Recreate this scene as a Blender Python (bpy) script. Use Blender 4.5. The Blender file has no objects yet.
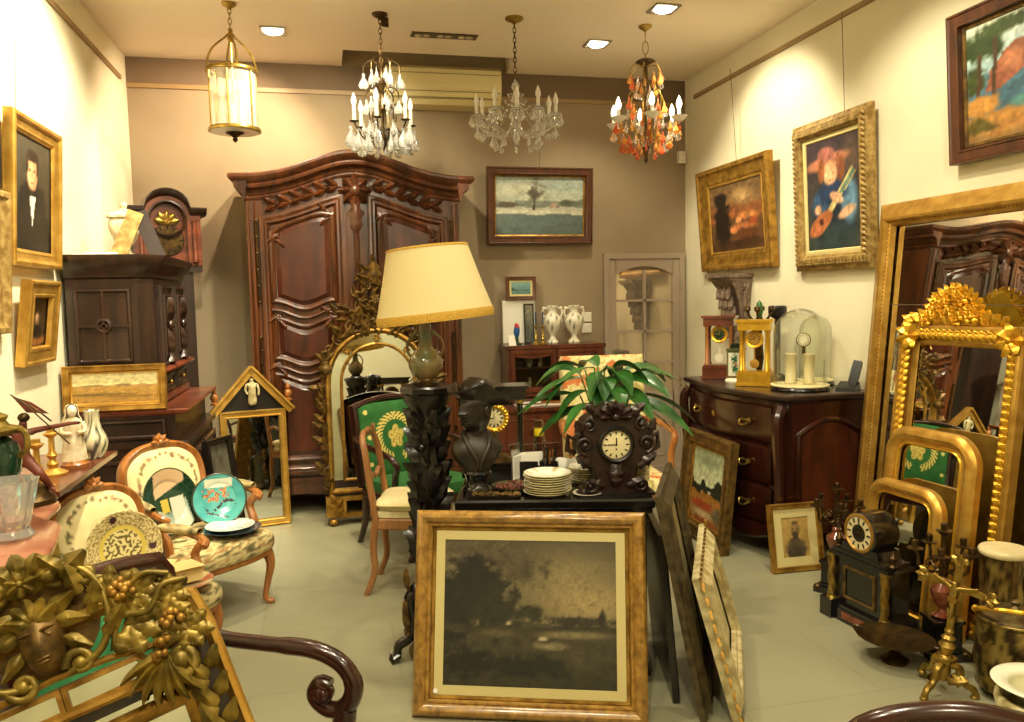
import bpy, bmesh, math, random
from mathutils import Vector as V, Matrix as M, noise
R = math.radians; PI = math.pi
sc = bpy.context.scene; COL = sc.collection
random.seed(11)
# ---------------------------------------------------------------- camera and surveying
F = 800.; CH = 1.55; YAW = R(13.0); PIT = R(4.55); ROLL = 0.02
_f = V((math.sin(YAW)*math.cos(PIT), math.cos(YAW)*math.cos(PIT), -math.sin(PIT)))
_r = V((math.cos(YAW), -math.sin(YAW), 0)); _u = _r.cross(_f)
_R = _r*math.cos(ROLL) - _u*math.sin(ROLL); _U = _r*math.sin(ROLL) + _u*math.cos(ROLL)
CAM = V((0, 0, CH))
def at(px, py, x=None, y=None, z=None):
    """point of the room seen at a pixel of the photograph, on a plane of known x, y or z"""
    d = _f + _R*(px-512)/F - _U*(py-361)/F
    if x is not None: t = (x-CAM.x)/d.x
    elif y is not None: t = (y-CAM.y)/d.y
    else: t = (z-CAM.z)/d.z
    return CAM + d*t
cam = bpy.data.cameras.new('camera'); camo = bpy.data.objects.new('camera', cam); COL.objects.link(camo)
camo.matrix_world = M((( _R.x, _U.x, -_f.x, 0), (_R.y, _U.y, -_f.y, 0), (_R.z, _U.z, -_f.z, CH), (0, 0, 0, 1)))
cam.sensor_width = 36; cam.lens = F/1024*36; cam.clip_start = .05
sc.camera = camo
XL, XR, YB, ZC = -1.369, 3.08, 6.5175, 3.37
# ---------------------------------------------------------------- colours and materials
def lin(c):
    return c/12.92 if c <= .04045 else ((c+.055)/1.055)**2.4
def C(r, g, b): return (lin(r/255.), lin(g/255.), lin(b/255.), 1)
def _bsdf(name):
    m = bpy.data.materials.new(name); m.use_nodes = True
    nt = m.node_tree; return m, nt, nt.nodes['Principled BSDF']
def _coord(nt, scale=(1, 1, 1)):
    tc = nt.nodes.new('ShaderNodeTexCoord'); mp = nt.nodes.new('ShaderNodeMapping')
    mp.inputs['Scale'].default_value = scale
    nt.links.new(tc.outputs['Object'], mp.inputs[0]); return mp.outputs[0]
def _ramp(nt, fac, stops):
    r = nt.nodes.new('ShaderNodeValToRGB'); e = r.color_ramp.elements
    while len(e) < len(stops): e.new(.5)
    for k, (p, c) in enumerate(stops): e[k].position = p; e[k].color = c
    nt.links.new(fac, r.inputs[0]); return r.outputs[0]
def _bump(nt, b, h, strength, dist=.004):
    n = nt.nodes.new('ShaderNodeBump'); n.inputs['Strength'].default_value = strength; n.inputs['Distance'].default_value = dist
    nt.links.new(h, n.inputs['Height']); nt.links.new(n.outputs[0], b.inputs['Normal'])
def plain(name, c, rough=.5, metal=0., c2=None, scale=12., bump=0., coat=0., detail=4., lo=.35, hi=.65, sub=0.):
    m, nt, b = _bsdf(name)
    b.inputs['Base Color'].default_value = c; b.inputs['Roughness'].default_value = rough; b.inputs['Metallic'].default_value = metal
    b.inputs['Coat Weight'].default_value = coat; b.inputs['Coat Roughness'].default_value = .12
    if c2 or bump:
        n = nt.nodes.new('ShaderNodeTexNoise'); n.inputs['Scale'].default_value = scale; n.inputs['Detail'].default_value = detail
        nt.links.new(_coord(nt), n.inputs['Vector'])
        if c2: nt.links.new(_ramp(nt, n.outputs[0], [(lo, c), (hi, c2)]), b.inputs['Base Color'])
        if bump: _bump(nt, b, n.outputs[0], bump)
    return m
def wood(name, c1, c2, rough=.35, scale=9., stretch=(1, 1, .12), coat=.3, bump=.08):
    m, nt, b = _bsdf(name)
    n = nt.nodes.new('ShaderNodeTexNoise'); n.inputs['Scale'].default_value = scale; n.inputs['Detail'].default_value = 7; n.inputs['Distortion'].default_value = .7
    nt.links.new(_coord(nt, (stretch[0]*2.4, stretch[1]*2.4, stretch[2]*2.4)), n.inputs['Vector'])
    nt.links.new(_ramp(nt, n.outputs[0], [(.3, c1), (.7, c2)]), b.inputs['Base Color'])
    b.inputs['Roughness'].default_value = rough; b.inputs['Coat Weight'].default_value = coat; b.inputs['Coat Roughness'].default_value = .15
    _bump(nt, b, n.outputs[0], bump, .002)
    return m
def painted(name, rough=.6, bump=.15, bscale=90., metal=0., coat=0.):
    m, nt, b = _bsdf(name)
    a = nt.nodes.new('ShaderNodeVertexColor'); a.layer_name = 'Col'
    nt.links.new(a.outputs[0], b.inputs['Base Color']); b.inputs['Roughness'].default_value = rough; b.inputs['Metallic'].default_value = metal
    b.inputs['Coat Weight'].default_value = coat; b.inputs['Coat Roughness'].default_value = .1
    if bump:
        n = nt.nodes.new('ShaderNodeTexNoise'); n.inputs['Scale'].default_value = bscale
        nt.links.new(_coord(nt), n.inputs['Vector']); _bump(nt, b, n.outputs[0], bump, .003)
    return m
def glow(name, c, s):
    m, nt, b = _bsdf(name); b.inputs['Base Color'].default_value = c
    b.inputs['Emission Color'].default_value = c; b.inputs['Emission Strength'].default_value = s
    return m
def glassy(name, c=(1, 1, 1, 1), rough=.02, ior=1.45, tr=1.):
    m, nt, b = _bsdf(name); b.inputs['Base Color'].default_value = c; b.inputs['Roughness'].default_value = rough
    b.inputs['Transmission Weight'].default_value = tr; b.inputs['IOR'].default_value = ior
    return m
def thin_glass(name, tint=(.93, .95, .92, 1), gloss=.12):
    m = bpy.data.materials.new(name); m.use_nodes = True; nt = m.node_tree; nt.nodes.clear()
    o = nt.nodes.new('ShaderNodeOutputMaterial'); t = nt.nodes.new('ShaderNodeBsdfTransparent'); g = nt.nodes.new('ShaderNodeBsdfGlossy')
    fr = nt.nodes.new('ShaderNodeLayerWeight'); fr.inputs[0].default_value = gloss
    mx = nt.nodes.new('ShaderNodeMixShader'); t.inputs[0].default_value = tint; g.inputs['Roughness'].default_value = .03
    nt.links.new(fr.outputs['Facing'], mx.inputs[0]); nt.links.new(t.outputs[0], mx.inputs[1]); nt.links.new(g.outputs[0], mx.inputs[2])
    nt.links.new(mx.outputs[0], o.inputs[0]); return m
MT = {}
# ---------------------------------------------------------------- scene tree
def tag(o, label, cat, group=None):
    o['label'] = label; o['category'] = cat
    if group: o['group'] = group
    return o
def thing(name, label, cat, loc=(0, 0, 0), rot=0., tilt=0., roll=0., group=None, scale=1.):
    o = bpy.data.objects.new(name, None); COL.objects.link(o); o.empty_display_size = .05
    o.matrix_world = M.Translation(V(loc)) @ M.Rotation(rot, 4, 'Z') @ M.Rotation(-tilt, 4, 'X') @ M.Rotation(roll, 4, 'Y') @ M.Scale(scale, 4)
    return tag(o, label, cat, group)
def dup(root, label, loc, rot=0., tilt=0., roll=0., scale=1.):
    r = root.copy(); COL.objects.link(r)
    r.matrix_world = M.Translation(V(loc)) @ M.Rotation(rot, 4, 'Z') @ M.Rotation(-tilt, 4, 'X') @ M.Rotation(roll, 4, 'Y') @ M.Scale(scale, 4)
    r['label'] = label
    for ch in [c for c in COL.objects if c.parent == root]:
        c = ch.copy(); COL.objects.link(c); c.parent = r
        for g in [k for k in COL.objects if k.parent == ch]:
            d = g.copy(); COL.objects.link(d); d.parent = c
    return r
def link(name, me, parent=None, mat=None, loc=None):
    o = bpy.data.objects.new(name, me); COL.objects.link(o)
    if parent: o.parent = parent
    if mat: me.materials.append(MT[mat] if isinstance(mat, str) else mat)
    if loc is not None: o.location = loc
    return o
def struct(o): o['kind'] = 'structure'; return o
class MB:
    """collects shapes into one mesh"""
    def __init__(s): s.b = bmesh.new(); s.m = M.Identity(4); s.st = []
    def push(s, m): s.st.append(s.m); s.m = s.m @ m; return s
    def pop(s): s.m = s.st.pop(); return s
    def v(s, co): return s.b.verts.new(s.m @ V(co))
    def f(s, vs):
        try: return s.b.faces.new(vs)
        except ValueError: return None
    def box(s, c, d, rz=0., top=1.):
        if rz: s.push(M.Translation(V(c)) @ M.Rotation(rz, 4, 'Z')); c = (0, 0, 0)
        x, y, z = c; a, b, h = d[0]/2, d[1]/2, d[2]/2
        lo = [s.v((x+i*a, y+j*b, z-h)) for i, j in ((-1, -1), (1, -1), (1, 1), (-1, 1))]
        hi = [s.v((x+i*a*top, y+j*b*top, z+h)) for i, j in ((-1, -1), (1, -1), (1, 1), (-1, 1))]
        s.f(lo[::-1]); s.f(hi)
        for k in range(4): s.f([lo[k], lo[(k+1) % 4], hi[(k+1) % 4], hi[k]])
        if rz: s.pop()
        return s
    def loft(s, rings, close=True, cap=True):
        rs = [[s.v(p) for p in r] for r in rings]; n = len(rs[0])
        for a, b in zip(rs, rs[1:]):
            for k in range(n if close else n-1): s.f([a[k], a[(k+1) % n], b[(k+1) % n], b[k]])
        if cap and close: s.f(rs[0][::-1]); s.f(rs[-1])
        return s
    def tube(s, pts, r, n=8, closed=False, flat=1.):
        P = [V(p) for p in pts]; L = len(P)
        rr = r if isinstance(r, (list, tuple)) else [r]*L
        if len(rr) != L: rr = [rr[0]+(rr[-1]-rr[0])*k/(L-1) for k in range(L)]
        T = []
        for k in range(L):
            a = P[(k-1) % L] if (closed or k) else P[0]; b = P[(k+1) % L] if (closed or k < L-1) else P[-1]
            t = b-a; T.append(t.normalized() if t.length > 1e-9 else V((0, 0, 1)))
        up = V((0, 0, 1)) if abs(T[0].z) < .9 else V((0, 1, 0))
        nrm = (up - T[0]*up.dot(T[0])).normalized(); rings = []
        for k in range(L):
            nrm = nrm - T[k]*nrm.dot(T[k]); nrm.normalize(); bi = T[k].cross(nrm)
            rings.append([P[k]+(nrm*math.cos(2*PI*j/n)*flat+bi*math.sin(2*PI*j/n))*rr[k] for j in range(n)])
        if closed: rings.append(rings[0]); return s.loft(rings, cap=False)
        return s.loft(rings)
    def lathe(s, prof, n=20, c=(0, 0, 0), sx=1., sy=1., a0=0., a1=2*PI, ax='z', cap=True):
        full = abs(a1-a0-2*PI) < 1e-6; m = n if full else n+1
        rings = []
        for r, z in prof:
            ring = []
            for k in range(m):
                t = a0+(a1-a0)*k/n; p = (r*math.cos(t)*sx, r*math.sin(t)*sy, z)
                if ax == 'y': p = (p[0], -p[2], p[1])      # axis towards the front (-y)
                if ax == 'x': p = (p[2], p[0], p[1])
                ring.append((c[0]+p[0], c[1]+p[1], c[2]+p[2]))
            rings.append(ring)
        return s.loft(rings, close=full, cap=full and cap)
    def ball(s, c, r, n=10, k=7):
        r = r if isinstance(r, (tuple, list)) else (r, r, r)
        prof = [(max(math.sin(PI*i/k), .02), -math.cos(PI*i/k)) for i in range(k+1)]
        return s.loft([[(c[0]+q*r[0]*math.cos(2*PI*j/n), c[1]+q*r[1]*math.sin(2*PI*j/n), c[2]+z*r[2]) for j in range(n)] for q, z in prof])
    def prism(s, poly, y0, y1, bev=0.):
        """polygon in x,z (counter-clockwise seen from the front) from depth y0 (front) back to y1"""
        if bev:
            q = offset(poly, bev); return s.loft([[(x, y1, z) for x, z in poly], [(x, y0+bev, z) for x, z in poly], [(x, y0, z) for x, z in q]])
        return s.loft([[(x, y1, z) for x, z in poly], [(x, y0, z) for x, z in poly]])
    def slab(s, poly, z0, z1, bev=0.):
        if bev:
            q = offset(poly, bev)
            return s.loft([[(x, y, z0) for x, y in q], [(x, y, z0+bev) for x, y in poly], [(x, y, z1-bev) for x, y in poly], [(x, y, z1) for x, y in q]])
        return s.loft([[(x, y, z0) for x, y in poly], [(x, y, z1) for x, y in poly]])
    def rim(s, poly, prof):
        """moulding swept round a closed outline in x,z: prof = [(inset, height to the front)]"""
        rings = [[(x, -h, z) for x, z in offset(poly, d)] for d, h in prof]
        return s.loft(rings, cap=False)
    def leaf(s, c, ang, L, W, h=.01, lobes=3, curl=.5, n=10, bend=0., vein=.3):
        """carved leaf lying in x,z, relief to the front"""
        s.push(M.Translation(V(c)) @ M.Rotation(-ang, 4, 'Y')); rows = []
        for i in range(n+1):
            t = i/n; w = W*.5*max(math.sin(PI*min(t*.93+.05, 1))**.7, .06)*(1+.28*math.sin(t*PI*2*lobes)); b = bend*t*t*L
            row = []
            for j in range(-2, 3):
                q = j/2.; yy = -h*(.35+math.sin(PI*t)*.7)*(1-.75*abs(q)**1.5+(vein if j == 0 else 0)) - curl*h*max(0, t-.6)*3*(1-abs(q)*.5)
                row.append((t*L-abs(q)*W*.12*math.sin(t*PI*2*lobes), yy, b+q*w))
            rows.append(row)
        s.loft(rows, close=False, cap=False); s.pop(); return s
    def scroll(s, c, r, turns=1.4, a0=0., d=1, rad=.01, n=22, y=0., tail=None):
        pts = [] if tail is None else [V(p) for p in tail]; rr = [rad]*len(pts)
        for k in range(n+1):
            t = k/n; a = a0+d*2*PI*turns*t; q = r*(1-.82*t)
            pts.append(V((c[0]+q*math.cos(a), c[1]+y*t, c[2]+q*math.sin(a)))); rr.append(rad*(1-.35*t))
        s.tube(pts, rr, 6); s.ball((c[0], c[1]+y, c[2]), rad*1.5, 6, 5); return s
    def flower(s, c, r, n=6, h=.01):
        for k in range(n): s.leaf(c, 2*PI*k/n, r, r*.8, h, 1, .8, 5)
        return s.ball((c[0], c[1]-h, c[2]), r*.25, 7, 5)
    def build(s, name, mat, parent=None, ang=38., loc=None, weld=False):
        if weld: bmesh.ops.remove_doubles(s.b, verts=s.b.verts, dist=1e-5)
        bmesh.ops.recalc_face_normals(s.b, faces=s.b.faces)
        if any(k in name for k in ('carv', 'crest', 'ornament', 'border', 'foliage', 'column', 'mounts', 'rosette')): ang = max(ang, 75)
        ca = R(ang)
        for f in s.b.faces: f.smooth = True
        for e in s.b.edges:
            if len(e.link_faces) == 2 and e.calc_face_angle(0) > ca: e.smooth = False
        me = bpy.data.meshes.new(name); s.b.to_mesh(me); s.b.free()
        return link(name, me, parent, mat, loc)
def offset(poly, d):
    if not d: return list(poly)
    n = len(poly); out = []
    for k in range(n):
        p, c, q = poly[k-1], poly[k], poly[(k+1) % n]
        a = V((c[0]-p[0], c[1]-p[1])); b = V((q[0]-c[0], q[1]-c[1]))
        if a.length < 1e-9: a = b.copy()
        if b.length < 1e-9: b = a.copy()
        a.normalize(); b.normalize()
        na = V((-a.y, a.x)); nb = V((-b.y, b.x)); m = na+nb
        k2 = m.dot(na)
        m = m/k2 if k2 > .25 else na
        out.append((c[0]+m.x*d, c[1]+m.y*d))
    return out
def rect(W, H, x=0., z=0.): return [(x-W/2, z), (x+W/2, z), (x+W/2, z+H), (x-W/2, z+H)]
def arched(W, H, r, n=8, x=0., z=0.):
    """rounded upper corners"""
    p = [(x-W/2, z), (x+W/2, z)]
    p += [(x+W/2-r+r*math.cos(t), z+H-r+r*math.sin(t)) for t in [PI/2*k/n for k in range(n+1)]]
    p += [(x-W/2+r+r*math.cos(t), z+H-r+r*math.sin(t)) for t in [PI/2+PI/2*k/n for k in range(n+1)]]
    return p
def ell(rx, ry, n=24, x=0., z=0.): return [(x+rx*math.cos(2*PI*k/n), z+ry*math.sin(2*PI*k/n)) for k in range(n)]
def between(f0, f1, x0, x1, n=14):
    """outline under curve f1 and above curve f0"""
    xs = [x0+(x1-x0)*k/n for k in range(n+1)]
    return [(x, f0(x)) for x in xs]+[(x, f1(x)) for x in xs[::-1]]
def arc(c, r, a0, a1, n=10, y=0., rz=None):
    rz = rz or r
    return [(c[0]+r*math.cos(a0+(a1-a0)*k/n), y, c[1]+rz*math.sin(a0+(a1-a0)*k/n)) for k in range(n+1)]
def bez(p, n=12):
    P = [V(q) for q in p]; out = []
    for k in range(n+1):
        t = k/n; Q = list(P)
        while len(Q) > 1: Q = [a.lerp(b, t) for a, b in zip(Q, Q[1:])]
        out.append(Q[0])
    return out
def smooth(p, n=4):
    """Catmull-Rom through the points"""
    P = [V(q) for q in p]; P = [P[0]*2-P[1]]+P+[P[-1]*2-P[-2]]; out = []
    for i in range(1, len(P)-2):
        for k in range(n):
            t = k/n; a, b, c, d = P[i-1:i+3]
            out.append(.5*((2*b)+(c-a)*t+(2*a-5*b+4*c-d)*t*t+(3*b-a-3*c+d)*t**3))
    return out+[P[-2]]
def colour_mesh(name, verts, faces, cols, parent, mat, sm=True):
    me = bpy.data.meshes.new(name); me.from_pydata(verts, [], faces)
    ca = me.color_attributes.new('Col', 'FLOAT_COLOR', 'POINT')
    for k, c in enumerate(cols): ca.data[k].color = (lin(c[0]/255.), lin(c[1]/255.), lin(c[2]/255.), 1)
    if sm: me.polygons.foreach_set('use_smooth', [True]*len(me.polygons))
    me.update(); return link(name, me, parent, mat)
def canvas(name, W, H, fn, parent, nx=50, ny=40, y=0., z=0., mat='paint', x=0.):
    vs, cs, fs = [], [], []
    for j in range(ny+1):
        for i in range(nx+1):
            u, v = i/nx, j/ny
            vs.append((x+(u-.5)*W, y, z+v*H)); cs.append(fn(u, v))
    for j in range(ny):
        for i in range(nx):
            a = j*(nx+1)+i; fs.append((a, a+1, a+nx+2, a+nx+1))
    return colour_mesh(name, vs, fs, cs, parent, mat, False)
def nz(x, y, s=1., k=0.): return noise.noise(V((x*s+k*7.3, y*s-k*3.1, k)))
def mixc(a, b, t):
    t = min(max(t, 0), 1); return tuple(p+(q-p)*t for p, q in zip(a, b))
def sst(a, b, x):
    t = min(max((x-a)/(b-a), 0), 1); return t*t*(3-2*t)
class Pic:
    """a painting as soft shapes, laid from back to front"""
    def __init__(s, bg, rough=.06, scale=9., asp=1., k=1.): s.bg = bg; s.L = []; s.rough = rough; s.scale = scale; s.asp = asp; s.k = k
    def e(s, x, y, rx, ry, c, soft=.25, rot=0., jit=.15):
        s.L.append(('e', x, y, rx, ry, c, soft, math.cos(rot), math.sin(rot), jit)); return s
    def p(s, poly, c): s.L.append(('p', poly, c)); return s
    def g(s, y0, y1, c0, c1, ns=0., sc=5.): s.L.append(('g', y0, y1, c0, c1, ns, sc)); return s   # horizontal band
    def __call__(s, u, v):
        c = mixc(s.bg[0], s.bg[1], v); n1 = nz(u, v, s.scale, s.k); n2 = nz(u, v, s.scale*3.1, s.k+2)
        for l in s.L:
            if l[0] == 'e':
                _, x, y, rx, ry, cc, soft, co, si, jit = l
                dx, dy = (u-x)*s.asp, v-y; a = (dx*co+dy*si)/(rx*s.asp if not si else rx); b = (-dx*si+dy*co)/ry
                d = math.sqrt(a*a+b*b)+(n1+n2*.6)*jit
                c = mixc(c, cc, 1-sst(1-soft, 1+soft*.4, d))
            elif l[0] == 'g':
                _, y0, y1, c0, c1, ns, q = l; w = v+nz(u, 3.3, q, s.k+y0)*ns
                if y0 <= w < y1: c = mixc(c0, c1, (w-y0)/(y1-y0))
            else:
                poly, cc = l[1], l[2]; ins = False; n = len(poly)
                for k in range(n):
                    x1, y1 = poly[k-1]; x2, y2 = poly[k]
                    if (y1 > v) != (y2 > v) and u < (x2-x1)*(v-y1)/(y2-y1)+x1: ins = not ins
                if ins: c = cc
        q = 1+(n1*.9+n2)*s.rough*2
        return tuple(min(max(k*q, 0), 255) for k in c)
def bulge(name, poly, fn, parent, mat, h=.03, y=0., rings=7, back=None):
    """padded panel over an outline in x,z, coloured by fn(u,v)"""
    xs = [p[0] for p in poly]; zs = [p[1] for p in poly]; x0, x1, z0, z1 = min(xs), max(xs), min(zs), max(zs)
    cx, cz = sum(xs)/len(xs), sum(zs)/len(zs); n = len(poly); vs, cs, fs = [], [], []
    for i in range(rings+1):
        t = 1-i/rings; hh = h*math.sqrt(max(0, 1-t**2.6))
        for p in poly:
            X, Z = cx+(p[0]-cx)*t, cz+(p[1]-cz)*t
            vs.append((X, y-hh, Z)); cs.append(fn((X-x0)/(x1-x0), (Z-z0)/(z1-z0)))
    for i in range(rings):
        for k in range(n): fs.append((i*n+k, i*n+(k+1) % n, (i+1)*n+(k+1) % n, (i+1)*n+k))
    return colour_mesh(name, vs, fs, cs, parent, mat)
def pad(name, W, H, fn, parent, mat, h=.03, y=0., nx=70, ny=70, p=5.):
    """rectangular cushion panel in x,z (z from 0), swelling to the front"""
    vs, cs, fs = [], [], []
    for j in range(ny+1):
        for i in range(nx+1):
            u, v = i/nx, j/ny; q = (1-abs(2*u-1)**p)*(1-abs(2*v-1)**p)
            vs.append(((u-.5)*W, y-h*max(q, 0)**.5, v*H)); cs.append(fn(u, v))
    for j in range(ny):
        for i in range(nx):
            a = j*(nx+1)+i; fs.append((a, a+1, a+nx+2, a+nx+1))
    return colour_mesh(name, vs, fs, cs, parent, mat)
def dense(poly, step):
    out = []
    for k in range(len(poly)):
        a, b = V(poly[k-1]), V(poly[k]); n = max(1, int((b-a).length/step))
        out += [tuple(a.lerp(b, j/n)) for j in range(n)]
    return out
def fan_disc(name, prof, fn, parent, mat, n=40, c=(0, 0, 0), sx=1.):
    """turned dish about z, prof from the centre outwards and back under; colour fn(r/rmax, angle)"""
    rm = max(p[0] for p in prof); vs, cs, fs = [], [], []
    for r, z in prof:
        for k in range(n):
            a = 2*PI*k/n; vs.append((c[0]+r*math.cos(a)*sx, c[1]+r*math.sin(a), c[2]+z)); cs.append(fn(r/rm, a))
    for i in range(len(prof)-1):
        for k in range(n): fs.append((i*n+k, i*n+(k+1) % n, (i+1)*n+(k+1) % n, (i+1)*n+k))
    return colour_mesh(name, vs, fs, cs, parent, mat)
def skin(name, J, E, mat, parent, sub=2):
    """one continuous surface grown round a skeleton: J = {joint: (co, r or (rx, ry))}"""
    ks = list(J); me = bpy.data.meshes.new(name); me.from_pydata([J[k][0] for k in ks], [(ks.index(a), ks.index(b)) for a, b in E], [])
    o = bpy.data.objects.new(name, me); COL.objects.link(o)
    o.modifiers.new('s', 'SKIN'); sd = o.modifiers.new('d', 'SUBSURF'); sd.levels = sd.render_levels = sub
    for k, d in zip(ks, me.skin_vertices[0].data):
        r = J[k][1]; d.radius = r if isinstance(r, tuple) else (r, r)
    me.skin_vertices[0].data[0].use_root = True
    dg = bpy.context.evaluated_depsgraph_get(); m2 = bpy.data.meshes.new_from_object(o.evaluated_get(dg))
    bpy.data.objects.remove(o); m2.name = name; m2.materials.clear()
    m2.polygons.foreach_set('use_smooth', [True]*len(m2.polygons))
    return link(name, m2, parent, mat)
ORD = ['topmost', 'second from the top', 'third from the top', 'fourth from the top', 'fifth from the top', 'sixth from the top', 'seventh from the top', 'eighth from the top', 'ninth from the top', 'lowest']
# ---------------------------------------------------------------- materials
MT['wall_white'] = plain('wall_white', C(228, 220, 190), .85, c2=C(222, 213, 182), scale=3, bump=.05)
MT['wall_taupe'] = plain('wall_taupe', C(150, 132, 104), .85, c2=C(144, 126, 99), scale=3, bump=.05)
MT['taupe_dark'] = plain('taupe_dark', C(112, 92, 70), .8)
MT['ceiling'] = plain('ceiling', C(240, 226, 204), .9)
MT['door_paint'] = plain('door_paint', C(158, 140, 120), .6)
MT['rail_paint'] = plain('rail_paint', C(150, 122, 78), .5)
MT['floor'] = None
m, nt, b = _bsdf('floor_tiles')
br = nt.nodes.new('ShaderNodeTexBrick'); br.inputs['Scale'].default_value = 1.; br.offset = 0.5
for k, v_ in (('Color1', C(148, 144, 116)), ('Color2', C(145, 141, 113)), ('Mortar', C(137, 133, 106)), ('Mortar Size', .004), ('Brick Width', 1.2), ('Row Height', .6), ('Mortar Smooth', .3)): br.inputs[k].default_value = v_
nt.links.new(_coord(nt), br.inputs['Vector'])
n1 = nt.nodes.new('ShaderNodeTexNoise'); n1.inputs['Scale'].default_value = 2.2; n1.inputs['Detail'].default_value = 8; nt.links.new(_coord(nt), n1.inputs['Vector'])
mx = nt.nodes.new('ShaderNodeMix'); mx.data_type = 'RGBA'; mx.blend_type = 'MULTIPLY'; mx.inputs[0].default_value = .55
nt.links.new(br.outputs[0], mx.inputs[6]); nt.links.new(_ramp(nt, n1.outputs[0], [(.3, (.72, .72, .70, 1)), (.7, (1, 1, 1, 1))]), mx.inputs[7])
nt.links.new(mx.outputs[2], b.inputs['Base Color']); b.inputs['Roughness'].default_value = .5
MT['floor'] = m
MT['walnut'] = wood('walnut', C(46, 23, 9), C(106, 55, 22), .34, 7, coat=.25)
MT['walnut_panel'] = wood('walnut_panel', C(48, 19, 9), C(88, 38, 18), .32, 4, (1.2, 1, .3), coat=.25)
MT['oak_dark'] = wood('oak_dark', C(25, 14, 8), C(52, 29, 17), .38, 8, coat=.35)
MT['oak_red'] = wood('oak_red', C(70, 30, 16), C(124, 60, 36), .3, 8, (.2, .2, 1), coat=.5)
MT['mahogany'] = wood('mahogany', C(30, 11, 7), C(58, 22, 13), .25, 5, coat=.6)
MT['honey'] = wood('honey', C(122, 70, 26), C(176, 112, 52), .35, 10, coat=.3)
MT['beech'] = wood('beech', C(128, 82, 42), C(170, 118, 68), .4, 10, coat=.2)
MT['burl'] = wood('burl', C(116, 80, 28), C(178, 134, 60), .28, 14, (1, 1, .9), coat=.5)
MT['ebony'] = plain('ebony', C(9, 8, 7), .25, c2=C(18, 14, 11), scale=20, coat=.5)
MT['carved_black'] = plain('carved_black', C(12, 9, 7), .35, c2=C(26, 18, 12), scale=14, bump=.2, coat=.3)
MT['carved_brown'] = plain('carved_brown', C(24, 12, 9), .35, c2=C(46, 23, 15), scale=22, bump=.3, coat=.3)
MT['gold'] = plain('gold', C(180, 134, 52), .36, .7, c2=C(212, 168, 82), scale=14, bump=.1)
MT['gold_old'] = plain('gold_old', C(128, 92, 30), .42, .6, c2=C(182, 138, 58), scale=18, bump=.25)
MT['gold_dark'] = plain('gold_dark', C(74, 54, 22), .45, .5, c2=C(128, 98, 46), scale=22, bump=.3)
MT['gold_green'] = plain('gold_green', C(80, 66, 22), .4, .5, c2=C(164, 138, 58), scale=16, bump=.25)
MT['gold_bright'] = plain('gold_bright', C(232, 186, 60), .3, .7, c2=C(214, 160, 48), scale=20)
MT['brass'] = plain('brass', C(176, 148, 74), .32, .85, c2=C(140, 112, 50), scale=20)
MT['bronze'] = plain('bronze', C(58, 44, 26), .35, .8, c2=C(92, 70, 36), scale=25)
MT['silver_gilt'] = plain('silver_gilt', C(120, 104, 70), .4, .7, c2=C(76, 64, 42), scale=30, bump=.3)
MT['grey_wood'] = plain('grey_wood', C(140, 118, 100), .6, c2=C(96, 78, 64), scale=26, bump=.3)
MT['mahogany_lit'] = wood('mahogany_lit', C(62, 28, 14), C(104, 50, 28), .3, 6, coat=.4)  # mahogany with a lighter colour, so the back wall pieces look lit
MT['iron'] = plain('iron', C(40, 34, 26), .45, .7)
MT['steel'] = plain('steel', C(170, 165, 150), .3, .9)
MT['frame_olive'] = plain('frame_olive', C(46, 38, 22), .45, .2, c2=C(88, 74, 46), scale=24, bump=.3)
MT['cream_frame'] = plain('cream_frame', C(206, 192, 146), .5, c2=C(150, 132, 84), scale=20, bump=.3)
MT['antique_frame'] = plain('antique_frame', C(180, 150, 88), .5, .25, c2=C(126, 96, 44), scale=26, bump=.45)
MT['black_frame'] = plain('black_frame', C(26, 20, 16), .3, coat=.3)
MT['brown_frame'] = wood('brown_frame', C(60, 30, 14), C(96, 52, 26), .35)
MT['mount'] = plain('mount', C(204, 188, 128), .8)
MT['paper'] = plain('paper', C(236, 230, 214), .8)
MT['sticker'] = plain('sticker', C(244, 242, 234), .6)
MT['paint'] = painted('oil_paint', .45, .12, 120)
MT['paint_matt'] = painted('print_paper', .55, .05)
MT['textile'] = painted('woven_textile', .9, .3, 260)
MT['glaze'] = painted('glazed_ceramic', .18, .03, 30, coat=.4)
MT['polychrome'] = painted('painted_carving', .5, .2, 60)
MT['mirror'] = plain('mirror_silver', (.82, .84, .80, 1), .015, 1.)
MT['mirror_old'] = plain('mirror_foxed', (.66, .70, .60, 1), .05, 1., c2=(.78, .82, .72, 1), scale=9)
MT['glass'] = thin_glass('window_glass', (.78, .78, .72, 1), .42)
MT['dome_glass'] = thin_glass('dome_glass', (.95, .97, .93, 1), .22)
MT['crystal'] = glassy('crystal', (.95, .94, .90, 1), .04, 1.52, .84)
MT['amber'] = glassy('amber_crystal', C(250, 186, 96), .05, 1.5, .6)
MT['rose'] = glassy('rose_crystal', C(236, 128, 84), .05, 1.5, .6)
MT['opal'] = plain('opal_glass', C(236, 232, 220), .2, coat=.5)
MT['bulb_off'] = plain('bulb_off', C(226, 220, 206), .25, coat=.4)
MT['bulb_on'] = glow('bulb_on', (1., .82, .52, 1), 14)
MT['spot_on'] = glow('spot_on', (1., .88, .72, 1), 30)
MT['lens_off'] = plain('lens_off', C(214, 196, 160), .2, .3)
m = bpy.data.materials.new('lantern_glass'); m.use_nodes = True; nt = m.node_tree; nt.nodes.clear()
o = nt.nodes.new('ShaderNodeOutputMaterial'); t_ = nt.nodes.new('ShaderNodeBsdfTransparent'); g_ = nt.nodes.new('ShaderNodeBsdfPrincipled'); mx = nt.nodes.new('ShaderNodeMixShader'); mx.inputs[0].default_value = .38
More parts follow.
